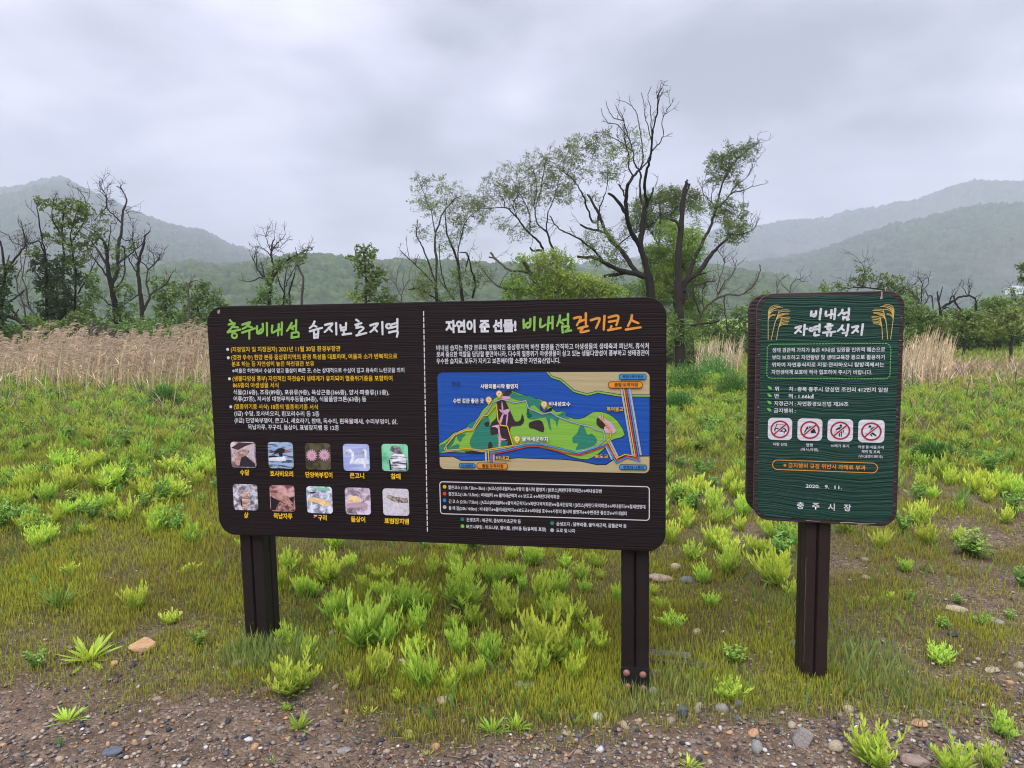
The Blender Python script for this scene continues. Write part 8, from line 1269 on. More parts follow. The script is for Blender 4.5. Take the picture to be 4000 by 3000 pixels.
# ================================================================== dry reeds
def reeds(name, label, n, xa, xb, ya, yb, hfun, seed, lean=0.35, plume=True, colr=(0.50, 0.39, 0.25), standf=0.85):
    r = np.random.RandomState(seed); g = Geo(); y = ya+(yb-ya)*r.rand(n); u = r.rand(n); x = (xa+(xb-xa)*u-2000)/FPX*y
    k = (r.rand(n) < 0.35+0.65*sstep(0.35, 0.55, fbm(x, y, 0.8, 3))) & (r.rand(n) < 0.12+sstep(ya, ya+2.4, y)); x, y, u = x[k], y[k], u[k]; n = len(x)
    h = hfun(u, y)*(0.45+0.62*r.rand(n))*(0.62+0.72*fbm(x, y*0.6, 1.1, 2)); az = r.randn(n)*0.5; ln = lean*(0.5+0.9*r.rand(n)); fl = r.rand(n) > standf; ln = np.where(fl, 1.5+r.rand(n), ln); az = np.where(fl, r.rand(n)*6.28, az)
    b0 = np.stack([x, y, ground_h(x, y)], 1); ld = np.stack([np.cos(az), np.sin(az)*0.6, np.zeros(n)], 1); col_ = np.array(colr)*(0.45+0.95*r.rand(n))[:, None]*(1+0.25*(r.rand(n)[:, None]-0.5)*np.array([1, 0, -1]))
    def pos(t): return b0+np.stack([np.zeros(n), np.zeros(n), 1.0*np.ones(n)], 1)*(h*t/np.sqrt(1+ln**2*0.5))[:, None]+ld*(ln*h*0.55*t**2.2)[:, None]
    s = np.tile(np.array([1.0, 0, 0]), (n, 1)); w_ = (0.006+0.0006*y)*(0.6+0.8*r.rand(n)); ts = [0, 0.35, 0.7, 1.0]; Pt = [pos(t_) for t_ in ts]
    V = np.stack([q for i_, p in enumerate(Pt) for q in (p-s*(w_*(1-0.22*i_))[:, None]/2, p+s*(w_*(1-0.22*i_))[:, None]/2)], 1).reshape(-1, 3); o = (np.arange(n)*8)[:, None]
    F = np.concatenate([o+np.array([[2*i_, 2*i_+1, 2*i_+3]]) for i_ in range(3)]+[o+np.array([[2*i_, 2*i_+3, 2*i_+2]]) for i_ in range(3)], 1).reshape(-1, 3); g.add(V, F, col_)
    for q in range(2):
        t_ = 0.15+0.6*r.rand(n)
        bb = b0+np.stack([np.zeros(n), np.zeros(n), h*t_/np.sqrt(1+ln**2*0.5)], 1)+ld*(ln*h*0.55*t_**2.2)[:, None]
        a = r.rand(n)*6.28; el_ = 0.5+0.8*r.rand(n); dd = np.stack([np.cos(a)*np.cos(el_), np.sin(a)*np.cos(el_), np.sin(el_)], 1); sd_ = unit(np.cross(dd, [0, 0, 1.0])); v, f = leaf6(bb, dd, sd_, 0.18+0.28*r.rand(n), 0.010+0.006*r.rand(n), 0.7*r.rand(n)); g.add(v, f, col_*(0.75+0.5*r.rand(n))[:, None])
    if plume:
        for q in range(7):
            t_ = 0.86+0.14*r.rand(n); bb = b0+np.stack([np.zeros(n), np.zeros(n), h*t_/np.sqrt(1+ln**2*0.5)], 1)+ld*(ln*h*0.55*t_**2.2)[:, None]
            dd = unit(np.stack([0.75+0.3*r.randn(n), 0.25*r.randn(n), 0.65+0.2*r.randn(n)], 1)); sd_ = unit(np.cross(dd, [0, 1.0, 0])); v, f = leaf6(bb, dd, sd_, 0.13+0.12*r.rand(n), 0.014+0.008*r.rand(n), 0.55); g.add(v, f, np.array([0.44, 0.33, 0.24])*(0.6+0.6*r.rand(n))[:, None])
    tag(g.obj(name, M_dry), label, 'reeds', kind='stuff')
reeds('dry_reeds', 'tall dry beige reeds bent by the wind in front of the left trees', 2900, -300, 1000, 12.3, 19.5, lambda u, y: 1.22*(0.80+0.30*np.sin(u*9+0.6)**2+0.1*np.sin(u*23))*(0.9+0.02*(y-13)), 3)
reeds('dry_reeds', 'dry beige reeds behind the right side of the green sign', 1300, 3380, 3720, 13.2, 16.5, lambda u, y: 1.3-0.45*u, 4, 0.28, False, (0.56, 0.44, 0.28), 0.88)
reeds('dry_reeds', 'flattened dry straw lying on the right behind the field', 2100, 3560, 4200, 12.6, 16.5, lambda u, y: 0.42+0*u, 5, 0.9, False, (0.40, 0.29, 0.20), 0.45)
reeds('dry_reeds', 'patch of dry reeds between the willow and the green sign', 420, 2720, 2900, 17, 20.5, lambda u, y: 0.95+0*u, 6, 0.25, False, (0.52, 0.41, 0.28), 0.8)
reeds('dry_reeds', 'thin brown dead stalks scattered in the left field', 220, -100, 900, 8.5, 13.5, lambda u, y: 0.3+0*u, 7, 0.6, False, (0.24, 0.17, 0.12), 0.5)
reeds('dry_reeds', 'thin brown dead stalks scattered in the right field', 190, 3450, 4100, 7.5, 13.5, lambda u, y: 0.28+0*u, 9, 0.6, False, (0.27, 0.20, 0.13), 0.5)
# ================================================================== trees
R1 = (2200, 280, .6304); R2 = (2200, 700, .6304); R3 = (1560, 500, .7143); L1 = (0, 680, .434); D2 = (860, 860, .4069); RR = (3500, 950, .4726); MM = (2600, 1150, .4724); Q4 = (2580, 900, .6419)
WIL, OLI, BRI, DRK, YEL2, MID = (0.15, 0.19, 0.065), (0.12, 0.175, 0.04), (0.20, 0.31, 0.05), (0.055, 0.10, 0.028), (0.26, 0.34, 0.065), (0.14, 0.225, 0.055)
leaves_total = 0
def tree(name, label, Y, crop, limbs, blobs=(), seed=1, twig=0, leaf=(0.10, 0.024), cat='tree', bark=(0.024, 0.019, 0.017), group=None, ground_base=True, twl=0.5):
    "limbs: ([crop,] points, width at start, width at end) in photo pixels; blobs: (crop, x, y, rx, ry, cover, colour)"
    global leaves_total
    r = np.random.RandomState(seed); nodes = []; Gb, Gt, Gl = Geo(), Geo(), Geo(); s_px = Y/FPX
    root = None
    def addtube(P, r0, r1, seg, col, G):
        v, f = tube(P, r0, r1, seg); f = np.concatenate([f[:, [0, 1, 2]], f[:, [0, 2, 3]]]); G.add(v, f, np.array(col)*(0.75+0.5*r.rand()))
    for lb in limbs:
        cp = crop
        if len(lb) == 4: cp = lb[0]; lb = lb[1:]
        pts, w0, w1 = lb; px = [(cp[0]+p[0]*cp[2], cp[1]+p[1]*cp[2]) for p in pts]
        px = np.array(smooth_line(px, 4)); m_ = len(px); px[1:-1] += r.randn(m_-2, 2)*1.3 if m_ > 2 else 0
        dep = 0.0
        if nodes:
            A_ = np.array([n_[0] for n_ in nodes]); dd = np.hypot(*(A_-px[0]).T); k = int(dd.argmin())
            if dd[k] < 26: dep = nodes[k][1]; 
            else:
                d2 = np.hypot(*(A_-px[-1]).T); k = int(d2.argmin())
                if d2[k] < 26: dep = nodes[k][1]
        ln = np.concatenate([[0], np.cumsum(np.hypot(*np.diff(px, axis=0).T))])*s_px; sl = r.uniform(-0.75, 0.75); wob = np.cumsum(r.randn(m_))*0.03
        ds = dep+(sl*ln+wob if len(nodes) else 0.15*wob)
        P = np.array([at(p[0], p[1], Y+d_) for p, d_ in zip(px, ds)])
        if not nodes and ground_base:
            gp = P[0].copy(); gp[2] = float(ground_h(gp[0], gp[1]))*math.exp(-max(0, Y-25)/25)-0.1
            if gp[2] < P[0][2]-0.2: P = np.vstack([[gp], [(gp+P[0])/2+[0.02, 0, 0]], P]); ds = np.concatenate([[0, 0], ds]); px = np.vstack([px[:1], px[:1], px])
        addtube(P, max(w0, 1.5)*s_px/2, max(w1, 1.2)*s_px/2, 7 if w0 > 8 else 5, bark, Gb)
        for q in range(len(P)): nodes.append((px[q], ds[q], P[q], (w0+(w1-w0)*q/len(P))))
    # fine twigs of bare crowns
    NP = np.array([n_[2] for n_ in nodes]) if nodes else np.array([at(crop[0]+blobs[0][1]*crop[2], crop[1]+blobs[0][2]*crop[2], Y)])
    if twig:
        cand = [q for q in range(3, len(nodes)) if nodes[q][3] < 7.5]
        for _ in range(twig):
            if not cand: break
            q = cand[r.randint(len(cand))]; d0 = unit(NP[q]-NP[q-1]+1e-6); d = unit(d0*0.8+r.randn(3)*np.array([.6, .6, .35])+np.array([0, 0, 0.35])); L_ = twl*(0.5+r.rand())*Y/24
            P = [NP[q]]; 
            for s_ in range(6): d = unit(d+r.randn(3)*0.22+np.array([0.03, 0, 0.05])); P.append(P[-1]+d*L_/6)
            addtube(np.array(P), 0.010*Y/24, 0.0045*Y/24, 3, np.array(bark)*1.5, Gt)
            for s_ in range(3):
                j = r.randint(2, 6); e_ = unit(d+r.randn(3)*0.7); Q_ = [P[j]]
                for _k in range(4): e_ = unit(e_+r.randn(3)*0.25+np.array([0, 0, 0.06])); Q_.append(Q_[-1]+e_*L_*0.13)
                addtube(np.array(Q_), 0.006*Y/24, 0.0035*Y/24, 3, np.array(bark)*1.7, Gt)
    for bl in blobs:
        cp = crop
        if isinstance(bl[0], tuple): cp = bl[0]; bl = bl[1:]
        bx, by, rx, ry, cov, col = bl; cx_, cy_ = cp[0]+bx*cp[2], cp[1]+by*cp[2]; rx, ry = rx*cp[2]*1.08, ry*cp[2]*1.08
        la = leaf[0]*leaf[1]*0.5/s_px**2; nl = max(6, cov*math.pi*rx*ry/la*(2.9 if cov < 0.6 else 3.4)); nt_ = max(1, int(nl/14))
        ph = r.rand(nt_)*6.28; q = r.rand(nt_)**0.45; wob = 1+0.22*np.sin(ph*3+r.rand()*6)+0.12*np.sin(ph*7+r.rand()*6)
        X_ = cx_+np.cos(ph)*q*rx*wob; Z_ = cy_+np.sin(ph)*q*ry*wob
        depb = 0.0
        if nodes:
            A_ = np.array([n_[0] for n_ in nodes]); k = int(np.hypot(*(A_-[cx_, cy_]).T).argmin()); depb = nodes[k][1]
        D_ = depb+(r.rand(nt_)*2-1)*np.sqrt(np.maximum(0.05, 1-q*q))*min(rx, ry)*s_px*0.95
        C0 = np.array([at(a_, b_, Y+c_) for a_, b_, c_ in zip(X_, Z_, D_)])
        clump_tone = 0.72+0.56*vnoise(C0[:, 0]*1.0+3, C0[:, 2]+C0[:, 1]*0.7, 2.2)  # leaf colour tone drifts at random through the crown
        m_ = 14; tl = (0.22+0.22*r.rand(nt_)); td = unit(r.randn(nt_, 3)*np.array([1, 1, 0.6])+np.array([0.15, 0, 0.25 if leaf[1] > 0.03 else 0.05]))
        tt = r.rand(nt_, m_); base = C0[:, None]+td[:, None]*(tl[:, None, None]*(tt[..., None]-0.5))+r.randn(nt_, m_, 3)*0.028-np.array([0, 0, 0.10])*(tt[..., None]**2)
        ld = unit(td[:, None]*0.7+r.randn(nt_, m_, 3)*0.65+np.array([0.1, 0, -0.12])); base = base.reshape(-1, 3); ld = ld.reshape(-1, 3); sd_ = unit(np.cross(ld, r.randn(len(ld), 3)))
        v, f = leaf4(base, ld, sd_, leaf[0]*(0.7+0.6*r.rand(len(ld))), leaf[1]*(0.8+0.4*r.rand(len(ld))))
        cc = np.array(col)*(np.repeat(clump_tone, m_)*(0.75+0.5*r.rand(len(ld))))[:, None]; Gl.add(v, f, cc); leaves_total += len(ld)
        if len(NP) > 1:   # thin sprays that carry the leaves
            for k in range(min(nt_, 90, max(3, nt_//12))):
                a_ = C0[k]; dn = np.linalg.norm(NP-a_, axis=1); b_ = NP[int(dn.argmin())]; dm = dn.min()
                if dm < 1.9 and dm > 0.05: 
                    mid = (a_+b_)/2+r.randn(3)*0.06; addtube(np.array([b_, mid, a_]), 0.009*Y/24, 0.004*Y/24, 3, np.array(bark)*1.2, Gt)
    if nodes: base_pt = nodes[0][2]
    else: base_pt = at(crop[0]+blobs[0][1]*crop[2] if not isinstance(blobs[0][0], tuple) else blobs[0][0][0]+blobs[0][1]*blobs[0][0][2], 1300, Y)
    root = empty(name, (float(base_pt[0]), float(Y), 0)); tag(root, label, cat, group)
    for G, nm, mt in ((Gb, 'trunk', M_bark), (Gt, 'branches', M_bark), (Gl, 'crown', M_tree)):
        if G.n:
            V, F, C = G.arr(); q_ = mesh_obj(nm, V-np.array(root.location), F, mt, root, cols=C)
            if nm != 'trunk': q_['kind'] = 'stuff'
    return root
B_ = lambda cov, col, *bs: [tuple(b)+(cov, col) for b in bs]
IV = (0.085, 0.062)
tree('willow_tree', 'big old willow with bare forked top and heavy cut limbs behind the board', 20, R2,
 [([(545, 760), (540, 690), (525, 600), (505, 500), (480, 420), (487, 330), (505, 200), (520, 140)], 36, 15), (R1, [(520, 806), (505, 740), (512, 640), (532, 560), (545, 500), (550, 400), (562, 340), (585, 230), (590, 140), (612, 100)], 13, 3),
  ([(488, 320), (497, 184), (478, 104), (475, 34), (482, -26)], 11, 8), (R1, [(482, 640), (470, 610), (440, 570), (435, 500), (400, 400), (380, 320), (345, 250), (320, 205)], 8, 2), (R1, [(545, 500), (580, 460), (620, 400), (612, 320), (630, 260), (668, 205)], 5, 2), (R1, [(470, 612), (520, 560), (546, 500)], 6, 5),
  ([(505, 605), (440, 560), (360, 440), (290, 370), (230, 240), (210, 190), (150, 95)], 22, 9), ([(480, 420), (430, 340), (395, 240), (390, 110), (402, 30)], 19, 12), (R1, [(402, 700), (435, 650), (470, 613)], 11, 8), (R1, [(430, 645), (405, 590), (410, 520), (395, 480), (380, 400), (375, 300), (350, 240)], 6, 2),
  (R1, [(475, 605), (490, 560), (492, 480), (480, 380), (465, 300), (455, 255), (420, 210), (395, 190), (330, 170)], 6, 2), (R1, [(435, 500), (390, 460), (330, 420), (270, 390), (210, 375)], 5, 2), (R1, [(548, 440), (525, 330), (510, 290), (500, 200), (485, 130)], 4, 2), (R1, [(550, 400), (545, 300), (540, 220), (525, 160), (545, 90)], 4, 2),
  (R1, [(585, 230), (600, 160), (625, 105)], 3, 2), (R1, [(375, 300), (320, 290), (280, 240), (265, 180)], 4, 2), (R1, [(395, 400), (340, 330), (270, 310), (235, 225)], 4, 2), (R1, [(385, 875), (330, 790), (280, 755)], 13, 9), (R1, [(388, 780), (370, 740), (345, 700)], 7, 6), (R1, [(520, 806), (545, 770), (558, 720)], 9, 7),
  ([(505, 605), (430, 580), (350, 565), (260, 520), (200, 490), (90, 480)], 26, 10), ([(430, 580), (330, 590), (240, 605)], 15, 11), ([(240, 500), (200, 450), (150, 410), (110, 375), (50, 345), (0, 322)], 10, 4), ([(360, 440), (280, 350), (220, 320), (150, 305), (105, 280)], 11, 7),
  ([(220, 320), (215, 240), (235, 150), (270, 60), (275, -60)], 8, 3), ([(230, 240), (190, 270), (150, 180), (130, 120), (90, 40), (50, -10), (0, -45)], 10, 3), ([(350, 400), (430, 340), (520, 300), (600, 230), (650, 205)], 6, 3), ([(560, 700), (555, 640), (530, 560)], 14, 9)],
 [(R1, 100, 480, 105, 85, .42, WIL), (R1, 230, 450, 115, 85, .42, WIL), (R1, 330, 520, 85, 90, .36, WIL), (R1, 450, 440, 70, 90, .30, WIL), (R1, 60, 600, 70, 70, .38, WIL), (R1, 190, 630, 85, 60, .4, WIL), (R1, 300, 610, 80, 60, .3, WIL), (R1, 20, 700, 50, 60, .3, WIL), (R1, 490, 520, 30, 60, .2, WIL), (R1, 150, 780, 40, 50, .3, WIL),
  (230, 400, 90, 120, .5, OLI), (330, 480, 60, 90, .5, OLI), (300, 600, 60, 50, .4, OLI), (140, 400, 40, 50, .3, OLI), (380, 330, 50, 60, .35, OLI), (200, 130, 40, 50, .3, WIL)], 3, 80, (0.095, 0.021), twl=0.4)
tree('willow_tree', 'olive willow crown growing directly behind the big old willow', 23, R2, [([(600, 760), (590, 500), (600, 300), (600, 150)], 16, 4), ([(590, 400), (500, 250), (460, 150)], 8, 3), ([(600, 300), (700, 180), (760, 90)], 8, 3)],
 B_(.85, OLI, (600, 170, 120, 90), (480, 190, 75, 80), (720, 120, 110, 65), (560, 270, 110, 55), (440, 260, 50, 50), (660, 90, 70, 45), (820, 140, 50, 70), (540, 110, 60, 40)), 4, 20, (0.10, 0.023))
tree('willow_tree', 'leaning willow with a cut off pole trunk and leafy arm reaching right', 19, R2,
 [([(722, 950), (725, 860), (720, 780), (715, 650), (712, 500), (720, 400), (730, 300), (740, 150), (755, 60), (770, 5)], 36, 11), ([(742, 120), (765, 70), (783, 30)], 9, 8), ([(722, 745), (760, 640), (830, 580), (900, 490), (960, 420), (1040, 345)], 27, 9), ([(745, 700), (800, 520), (860, 400), (910, 300), (940, 200), (960, 120), (985, 30)], 17, 7),
  (R1, [(985, 696), (1030, 600), (1080, 540), (1150, 480), (1220, 440)], 6, 2), (R1, [(945, 860), (1000, 800), (1050, 750), (1120, 735), (1170, 712), (1255, 695)], 7, 2), (R1, [(945, 850), (900, 790), (860, 740), (880, 690)], 5, 2), (R1, [(1020, 780), (1080, 700), (1150, 640), (1180, 560)], 4, 2), ([(1040, 345), (1100, 340), (1180, 310), (1215, 240)], 5, 2),
  ([(725, 310), (700, 262), (665, 250)], 10, 9), ([(760, 650), (820, 600), (885, 585)], 10, 6), ([(740, 770), (770, 700), (820, 620)], 12, 5), (R1, [(940, 860), (920, 780), (930, 700)], 4, 2)],
 [(R1, 950, 600, 65, 70, .95, OLI), (R1, 1010, 540, 70, 55, .8, OLI), (R1, 1100, 500, 80, 45, .8, OLI), (R1, 1170, 460, 55, 35, .8, OLI), (R1, 1060, 590, 50, 45, .7, OLI), (R1, 960, 670, 60, 30, .6, OLI), (R1, 1070, 700, 55, 35, .6, OLI), (R1, 1030, 460, 30, 30, .5, OLI), (R1, 930, 540, 30, 40, .6, OLI), (1050, 230, 95, 70, 1.0, OLI), (1070, 310, 75, 60, .95, OLI), (960, 170, 60, 55, .6, OLI), (870, 150, 40, 50, .4, OLI), (1000, 130, 60, 40, .5, OLI),
  (860, 220, 60, 60, .3, MID), (980, 380, 50, 40, .4, OLI), (700, 930, 90, 60, .8, MID), (MM, 60, 250, 100, 120, .8, MID), (MM, 170, 300, 80, 90, .7, MID)], 5, 45, (0.095, 0.022), twl=0.5)
tree('young_willow', 'bright green bushy willow between the two old trunks', 20.5, R2, [([(690, 850), (680, 650), (680, 480), (690, 350)], 10, 3), ([(680, 600), (600, 480), (560, 420)], 6, 2), ([(690, 600), (780, 480), (800, 380)], 6, 2)],
 B_(1.0, BRI, (700, 400, 130, 120), (620, 520, 115, 110), (790, 400, 85, 100), (760, 540, 90, 100), (700, 640, 130, 110), (560, 470, 60, 80), (600, 700, 90, 90), (520, 620, 50, 60), (760, 860, 110, 70), (760, 720, 70, 80), (660, 300, 60, 50), (820, 780, 70, 60), (440, 690, 80, 40), (860, 620, 40, 60)), 6, 0, (0.095, 0.024), 'tree', (0.06, 0.055, 0.04))
tree('willow_bush', 'yellow green willow bush with broken grey branches above the board', 18.5, R3, [([(850, 950), (850, 870), (760, 810), (700, 790), (620, 780), (570, 755), (520, 710), (498, 680)], 11, 8), ([(530, 712), (490, 706)], 7, 6), ([(765, 880), (720, 800), (680, 730)], 18, 15), ([(700, 885), (620, 880), (550, 870), (500, 830), (450, 770)], 7, 5), ([(545, 870), (570, 820), (600, 785)], 5, 3), ([(1030, 930), (1080, 870)], 5, 3)],
 B_(1.1, YEL2, (820, 750, 85, 75), (760, 720, 40, 40), (870, 700, 45, 40), (900, 860, 130, 70), (1000, 850, 130, 60), (800, 900, 170, 50), (1080, 890, 90, 60))+B_(1.0, BRI, (700, 830, 100, 70), (620, 880, 60, 60), (650, 710, 40, 25), (940, 740, 25, 25))+[(R2, 60, 620, 100, 50, 1, YEL2), (R2, 170, 670, 140, 60, 1.1, YEL2), (R2, 320, 700, 80, 40, .8, BRI), (R2, 20, 500, 30, 30, .6, BRI)], 7, 12, (0.10, 0.026), bark=(0.075, 0.065, 0.058))
tree('willow_tree', 'airy willow with thin twin stems rising out of the yellow green bush', 22, R3, [([(850, 950), (862, 800), (855, 710), (830, 640), (805, 570), (760, 530), (740, 450), (750, 330), (735, 230)], 11, 3), ([(805, 950), (800, 760), (780, 660), (760, 620), (700, 565), (650, 500), (610, 455), (575, 435), (500, 440)], 12, 3), ([(780, 672), (730, 668), (715, 655)], 8, 6),
  ([(575, 435), (570, 390), (530, 350)], 4, 2), ([(805, 570), (810, 480), (840, 400), (860, 330), (890, 240)], 6, 2), ([(715, 570), (710, 470), (680, 400), (640, 330)], 5, 2), ([(745, 440), (780, 300), (800, 180)], 4, 2), ([(1120, 730), (1060, 670), (990, 610), (930, 580), (860, 540), (822, 480)], 8, 4), ([(650, 500), (620, 420), (640, 380)], 4, 2)],
 B_(.40, WIL, (510, 320, 65, 75), (620, 270, 80, 80), (740, 230, 80, 90), (850, 190, 75, 80), (680, 380, 90, 80), (800, 330, 90, 90), (450, 430, 60, 60), (560, 520, 45, 35), (640, 575, 50, 35), (730, 545, 50, 35), (890, 300, 60, 80), (940, 110, 45, 80), (900, 380, 50, 30), (580, 350, 50, 40)), 8, 45, (0.095, 0.020), twl=0.45)
tree('willow_tree', 'slim twin stemmed willow with airy crown behind the board divider', 22, R3, [([(345, 950), (335, 850), (318, 740), (300, 680), (270, 600), (250, 500), (260, 400)], 14, 3), ([(205, 950), (200, 850), (203, 740), (195, 600), (215, 530), (240, 460), (290, 400), (340, 370)], 13, 3), ([(200, 850), (160, 740), (120, 640), (95, 590), (100, 500)], 8, 3), ([(318, 740), (330, 620), (370, 500), (430, 450)], 6, 2), ([(195, 600), (180, 480), (150, 400), (120, 330)], 5, 2),
  ([(200, 860), (130, 790), (85, 745), (40, 705), (3, 668)], 6, 3), ([(230, 950), (170, 915), (100, 878), (50, 885)], 6, 4), ([(300, 940), (250, 860), (225, 760), (220, 640)], 6, 3), ([(400, 930), (415, 850), (390, 760), (370, 690), (330, 680)], 9, 4), ([(380, 700), (365, 760)], 6, 5), ([(85, 745), (105, 690)], 3, 2), ([(55, 715), (40, 640)], 3, 2), ([(300, 940), (210, 820)], 7, 4)],
 B_(.42, WIL, (110, 300, 40, 50), (200, 290, 50, 40), (120, 400, 60, 50), (220, 380, 80, 60), (320, 380, 70, 60), (300, 470, 70, 60), (400, 420, 50, 50), (170, 450, 40, 40), (350, 540, 45, 60), (120, 560, 40, 50), (250, 620, 60, 60), (440, 440, 50, 60))+B_(.55, OLI, (150, 800, 60, 70), (330, 800, 50, 70), (430, 800, 60, 60), (230, 900, 150, 40), (120, 860, 50, 50)), 9, 40, (0.095, 0.021), twl=0.4)
tree('ivy_column_tree', 'dark leafy column shaped tree behind the upper left half of the board', 27, D2, [([(1400, 820), (1400, 600), (1390, 400), (1350, 250)], 9, 3), ([(1400, 560), (1330, 480), (1290, 455)], 4, 2)], B_(1.15, OLI, (1350, 290, 45, 50), (1430, 290, 48, 45), (1260, 350, 38, 18), (1390, 400, 90, 85), (1430, 500, 105, 75), (1540, 540, 65, 60), (1400, 640, 85, 70), (1500, 710, 140, 80), (1340, 230, 25, 20), (1610, 740, 70, 50)), 10, 0, (0.13, 0.08))
tree('light_bush', 'pale green round bush left of the column shaped tree', 27, D2, [([(1300, 820), (1290, 740), (1260, 700)], 5, 2)], B_(.8, YEL2, (1270, 710, 60, 35), (1330, 740, 50, 40)), 11, 0, (0.12, 0.05))
tree('bare_tree', 'thin leafless tree right of the column shaped tree', 27, D2, [([(1740, 800), (1735, 720), (1680, 620), (1640, 560)], 7, 2), ([(1740, 720), (1770, 640), (1820, 560)], 4, 2), ([(1690, 630), (1700, 500), (1730, 440)], 4, 2), ([(1740, 790), (1650, 740), (1600, 720)], 5, 3), ([(1765, 650), (1750, 560)], 3, 2)], (), 12, 26, bark=(0.09, 0.08, 0.075), twl=0.7)
tree('dead_tree', 'dead tree with ivy on its right arm above the left board heading', 25, D2, [([(470, 830), (475, 680), (490, 560), (515, 440), (490, 350), (500, 230), (520, 180)], 15, 4), ([(475, 630), (430, 560), (360, 480), (340, 420), (305, 350)], 9, 3), ([(430, 570), (380, 555), (300, 590), (230, 585)], 6, 3), ([(490, 350), (440, 290), (365, 250)], 5, 2), ([(490, 590), (560, 470), (650, 380), (740, 330), (850, 290)], 10, 3), ([(500, 300), (540, 230), (600, 180)], 4, 2), ([(495, 300), (450, 200), (440, 150)], 4, 2), ([(430, 560), (410, 480), (395, 410)], 6, 4), ([(500, 260), (560, 260), (620, 220)], 3, 2), ([(350, 440), (348, 370)], 4, 3), ([(740, 330), (720, 260)], 3, 2)],
 B_(.9, OLI, (480, 540, 50, 100), (560, 440, 75, 45), (680, 370, 65, 35), (770, 345, 55, 28), (835, 285, 28, 28), (620, 400, 50, 30))+B_(.8, MID, (450, 690, 85, 70), (430, 770, 130, 45), (330, 780, 70, 35)), 13, 55, (0.11, 0.05), bark=(0.03, 0.025, 0.023), twl=0.4)
tree('dead_tree', 'small dead tree with two thin forks beside the ivy armed one', 25.5, D2, [([(600, 815), (620, 720), (620, 600), (640, 480)], 9, 3), ([(620, 700), (570, 600), (550, 500)], 6, 3), ([(625, 640), (660, 560), (700, 480), (730, 440)], 4, 2)], B_(.8, MID, (670, 750, 45, 28), (610, 790, 60, 25)), 14, 10, (0.11, 0.05), twl=0.5)
tree('dead_tree', 'short dead stub between the small dead tree and the bare trunk', 25.8, D2, [([(672, 815), (665, 700), (690, 600), (718, 510)], 9, 5)], (), 15, 4)
tree('dead_tree', 'crooked bare trunk standing alone above the left board heading', 26, D2, [([(782, 815), (790, 700), (800, 560), (770, 490), (735, 425)], 11, 6), ([(790, 640), (750, 600)], 3, 2)], (), 16, 14, bark=(0.075, 0.06, 0.055), twl=0.35)
# ---- left group
tree('ivy_tree', 'ivy wrapped dark tree cut by the left picture edge', 22, L1, [([(0, 1420), (10, 1200), (30, 1000), (60, 880), (120, 780), (200, 680), (235, 640)], 18, 4), ([(45, 900), (20, 700), (0, 600)], 10, 6), ([(50, 850), (85, 730)], 6, 4)], B_(1.2, DRK, (70, 850, 55, 75), (40, 1020, 60, 90), (20, 1230, 70, 90), (30, 1400, 80, 90), (-30, 1100, 60, 200)), 17, 16, IV)
tree('dead_tree', 'thin grey leaning dead tree second from the left edge', 23, L1, [([(240, 1440), (215, 1200), (160, 1050), (150, 950), (190, 830), (180, 700), (240, 660)], 8, 3), ([(250, 1150), (230, 1000), (200, 930), (240, 700)], 6, 3), ([(240, 650), (180, 640), (100, 600), (80, 550)], 4, 2), ([(240, 700), (225, 560), (200, 500)], 5, 3), ([(360, 1330), (290, 1230), (250, 1150)], 7, 6), ([(290, 1230), (210, 1165)], 6, 5)], (), 18, 40, bark=(0.085, 0.075, 0.072), twl=0.6)
tree('leaning_dead_tree', 'thick blackish leaning trunk low at the left behind the reeds', 22, L1, [([(310, 1450), (180, 1330), (60, 1275)], 18, 10), ([(180, 1330), (130, 1250), (90, 1210)], 9, 6), ([(60, 1170), (150, 1100), (210, 1050)], 6, 5), ([(120, 1300), (170, 1215)], 6, 4)], (), 19, 6, bark=(0.025, 0.021, 0.02), cat='dead tree')
tree('ivy_tree', 'tall ivy covered leafy tree in the left group', 24, L1, [([(580, 1440), (590, 1150), (570, 900), (572, 700), (560, 500), (590, 280)], 18, 4), ([(430, 1430), (420, 1150), (420, 900), (400, 700), (370, 520), (330, 300)], 12, 3), ([(660, 1350), (680, 1050), (680, 850), (650, 700), (640, 500), (690, 350)], 10, 3), ([(700, 1080), (770, 960), (830, 850), (890, 720)], 7, 3), ([(400, 980), (330, 900), (270, 820)], 6, 3), ([(400, 720), (350, 600), (250, 620), (205, 500)], 6, 3), ([(650, 600), (760, 420), (770, 240), (715, 150)], 5, 2), ([(560, 560), (470, 400), (480, 260)], 5, 2)],
 B_(.95, OLI, (370, 250, 45, 45), (480, 270, 50, 50), (585, 270, 55, 55), (690, 290, 90, 65), (765, 330, 38, 50), (540, 400, 80, 70), (690, 440, 60, 60), (400, 560, 45, 35), (560, 560, 70, 75), (650, 650, 50, 50), (760, 620, 55, 80), (300, 700, 45, 45), (850, 560, 30, 50), (700, 780, 60, 60))+B_(1.3, DRK, (360, 800, 65, 75), (480, 850, 80, 90), (600, 800, 75, 100), (430, 1000, 90, 105), (560, 1050, 105, 110), (450, 1200, 115, 110), (600, 1200, 110, 110), (520, 1340, 180, 85), (690, 930, 45, 60))+B_(1.1, MID, (820, 950, 55, 75), (830, 1090, 65, 100), (740, 1200, 80, 90), (760, 1320, 110, 70), (280, 1350, 110, 70)), 20, 45, IV, twl=0.55)
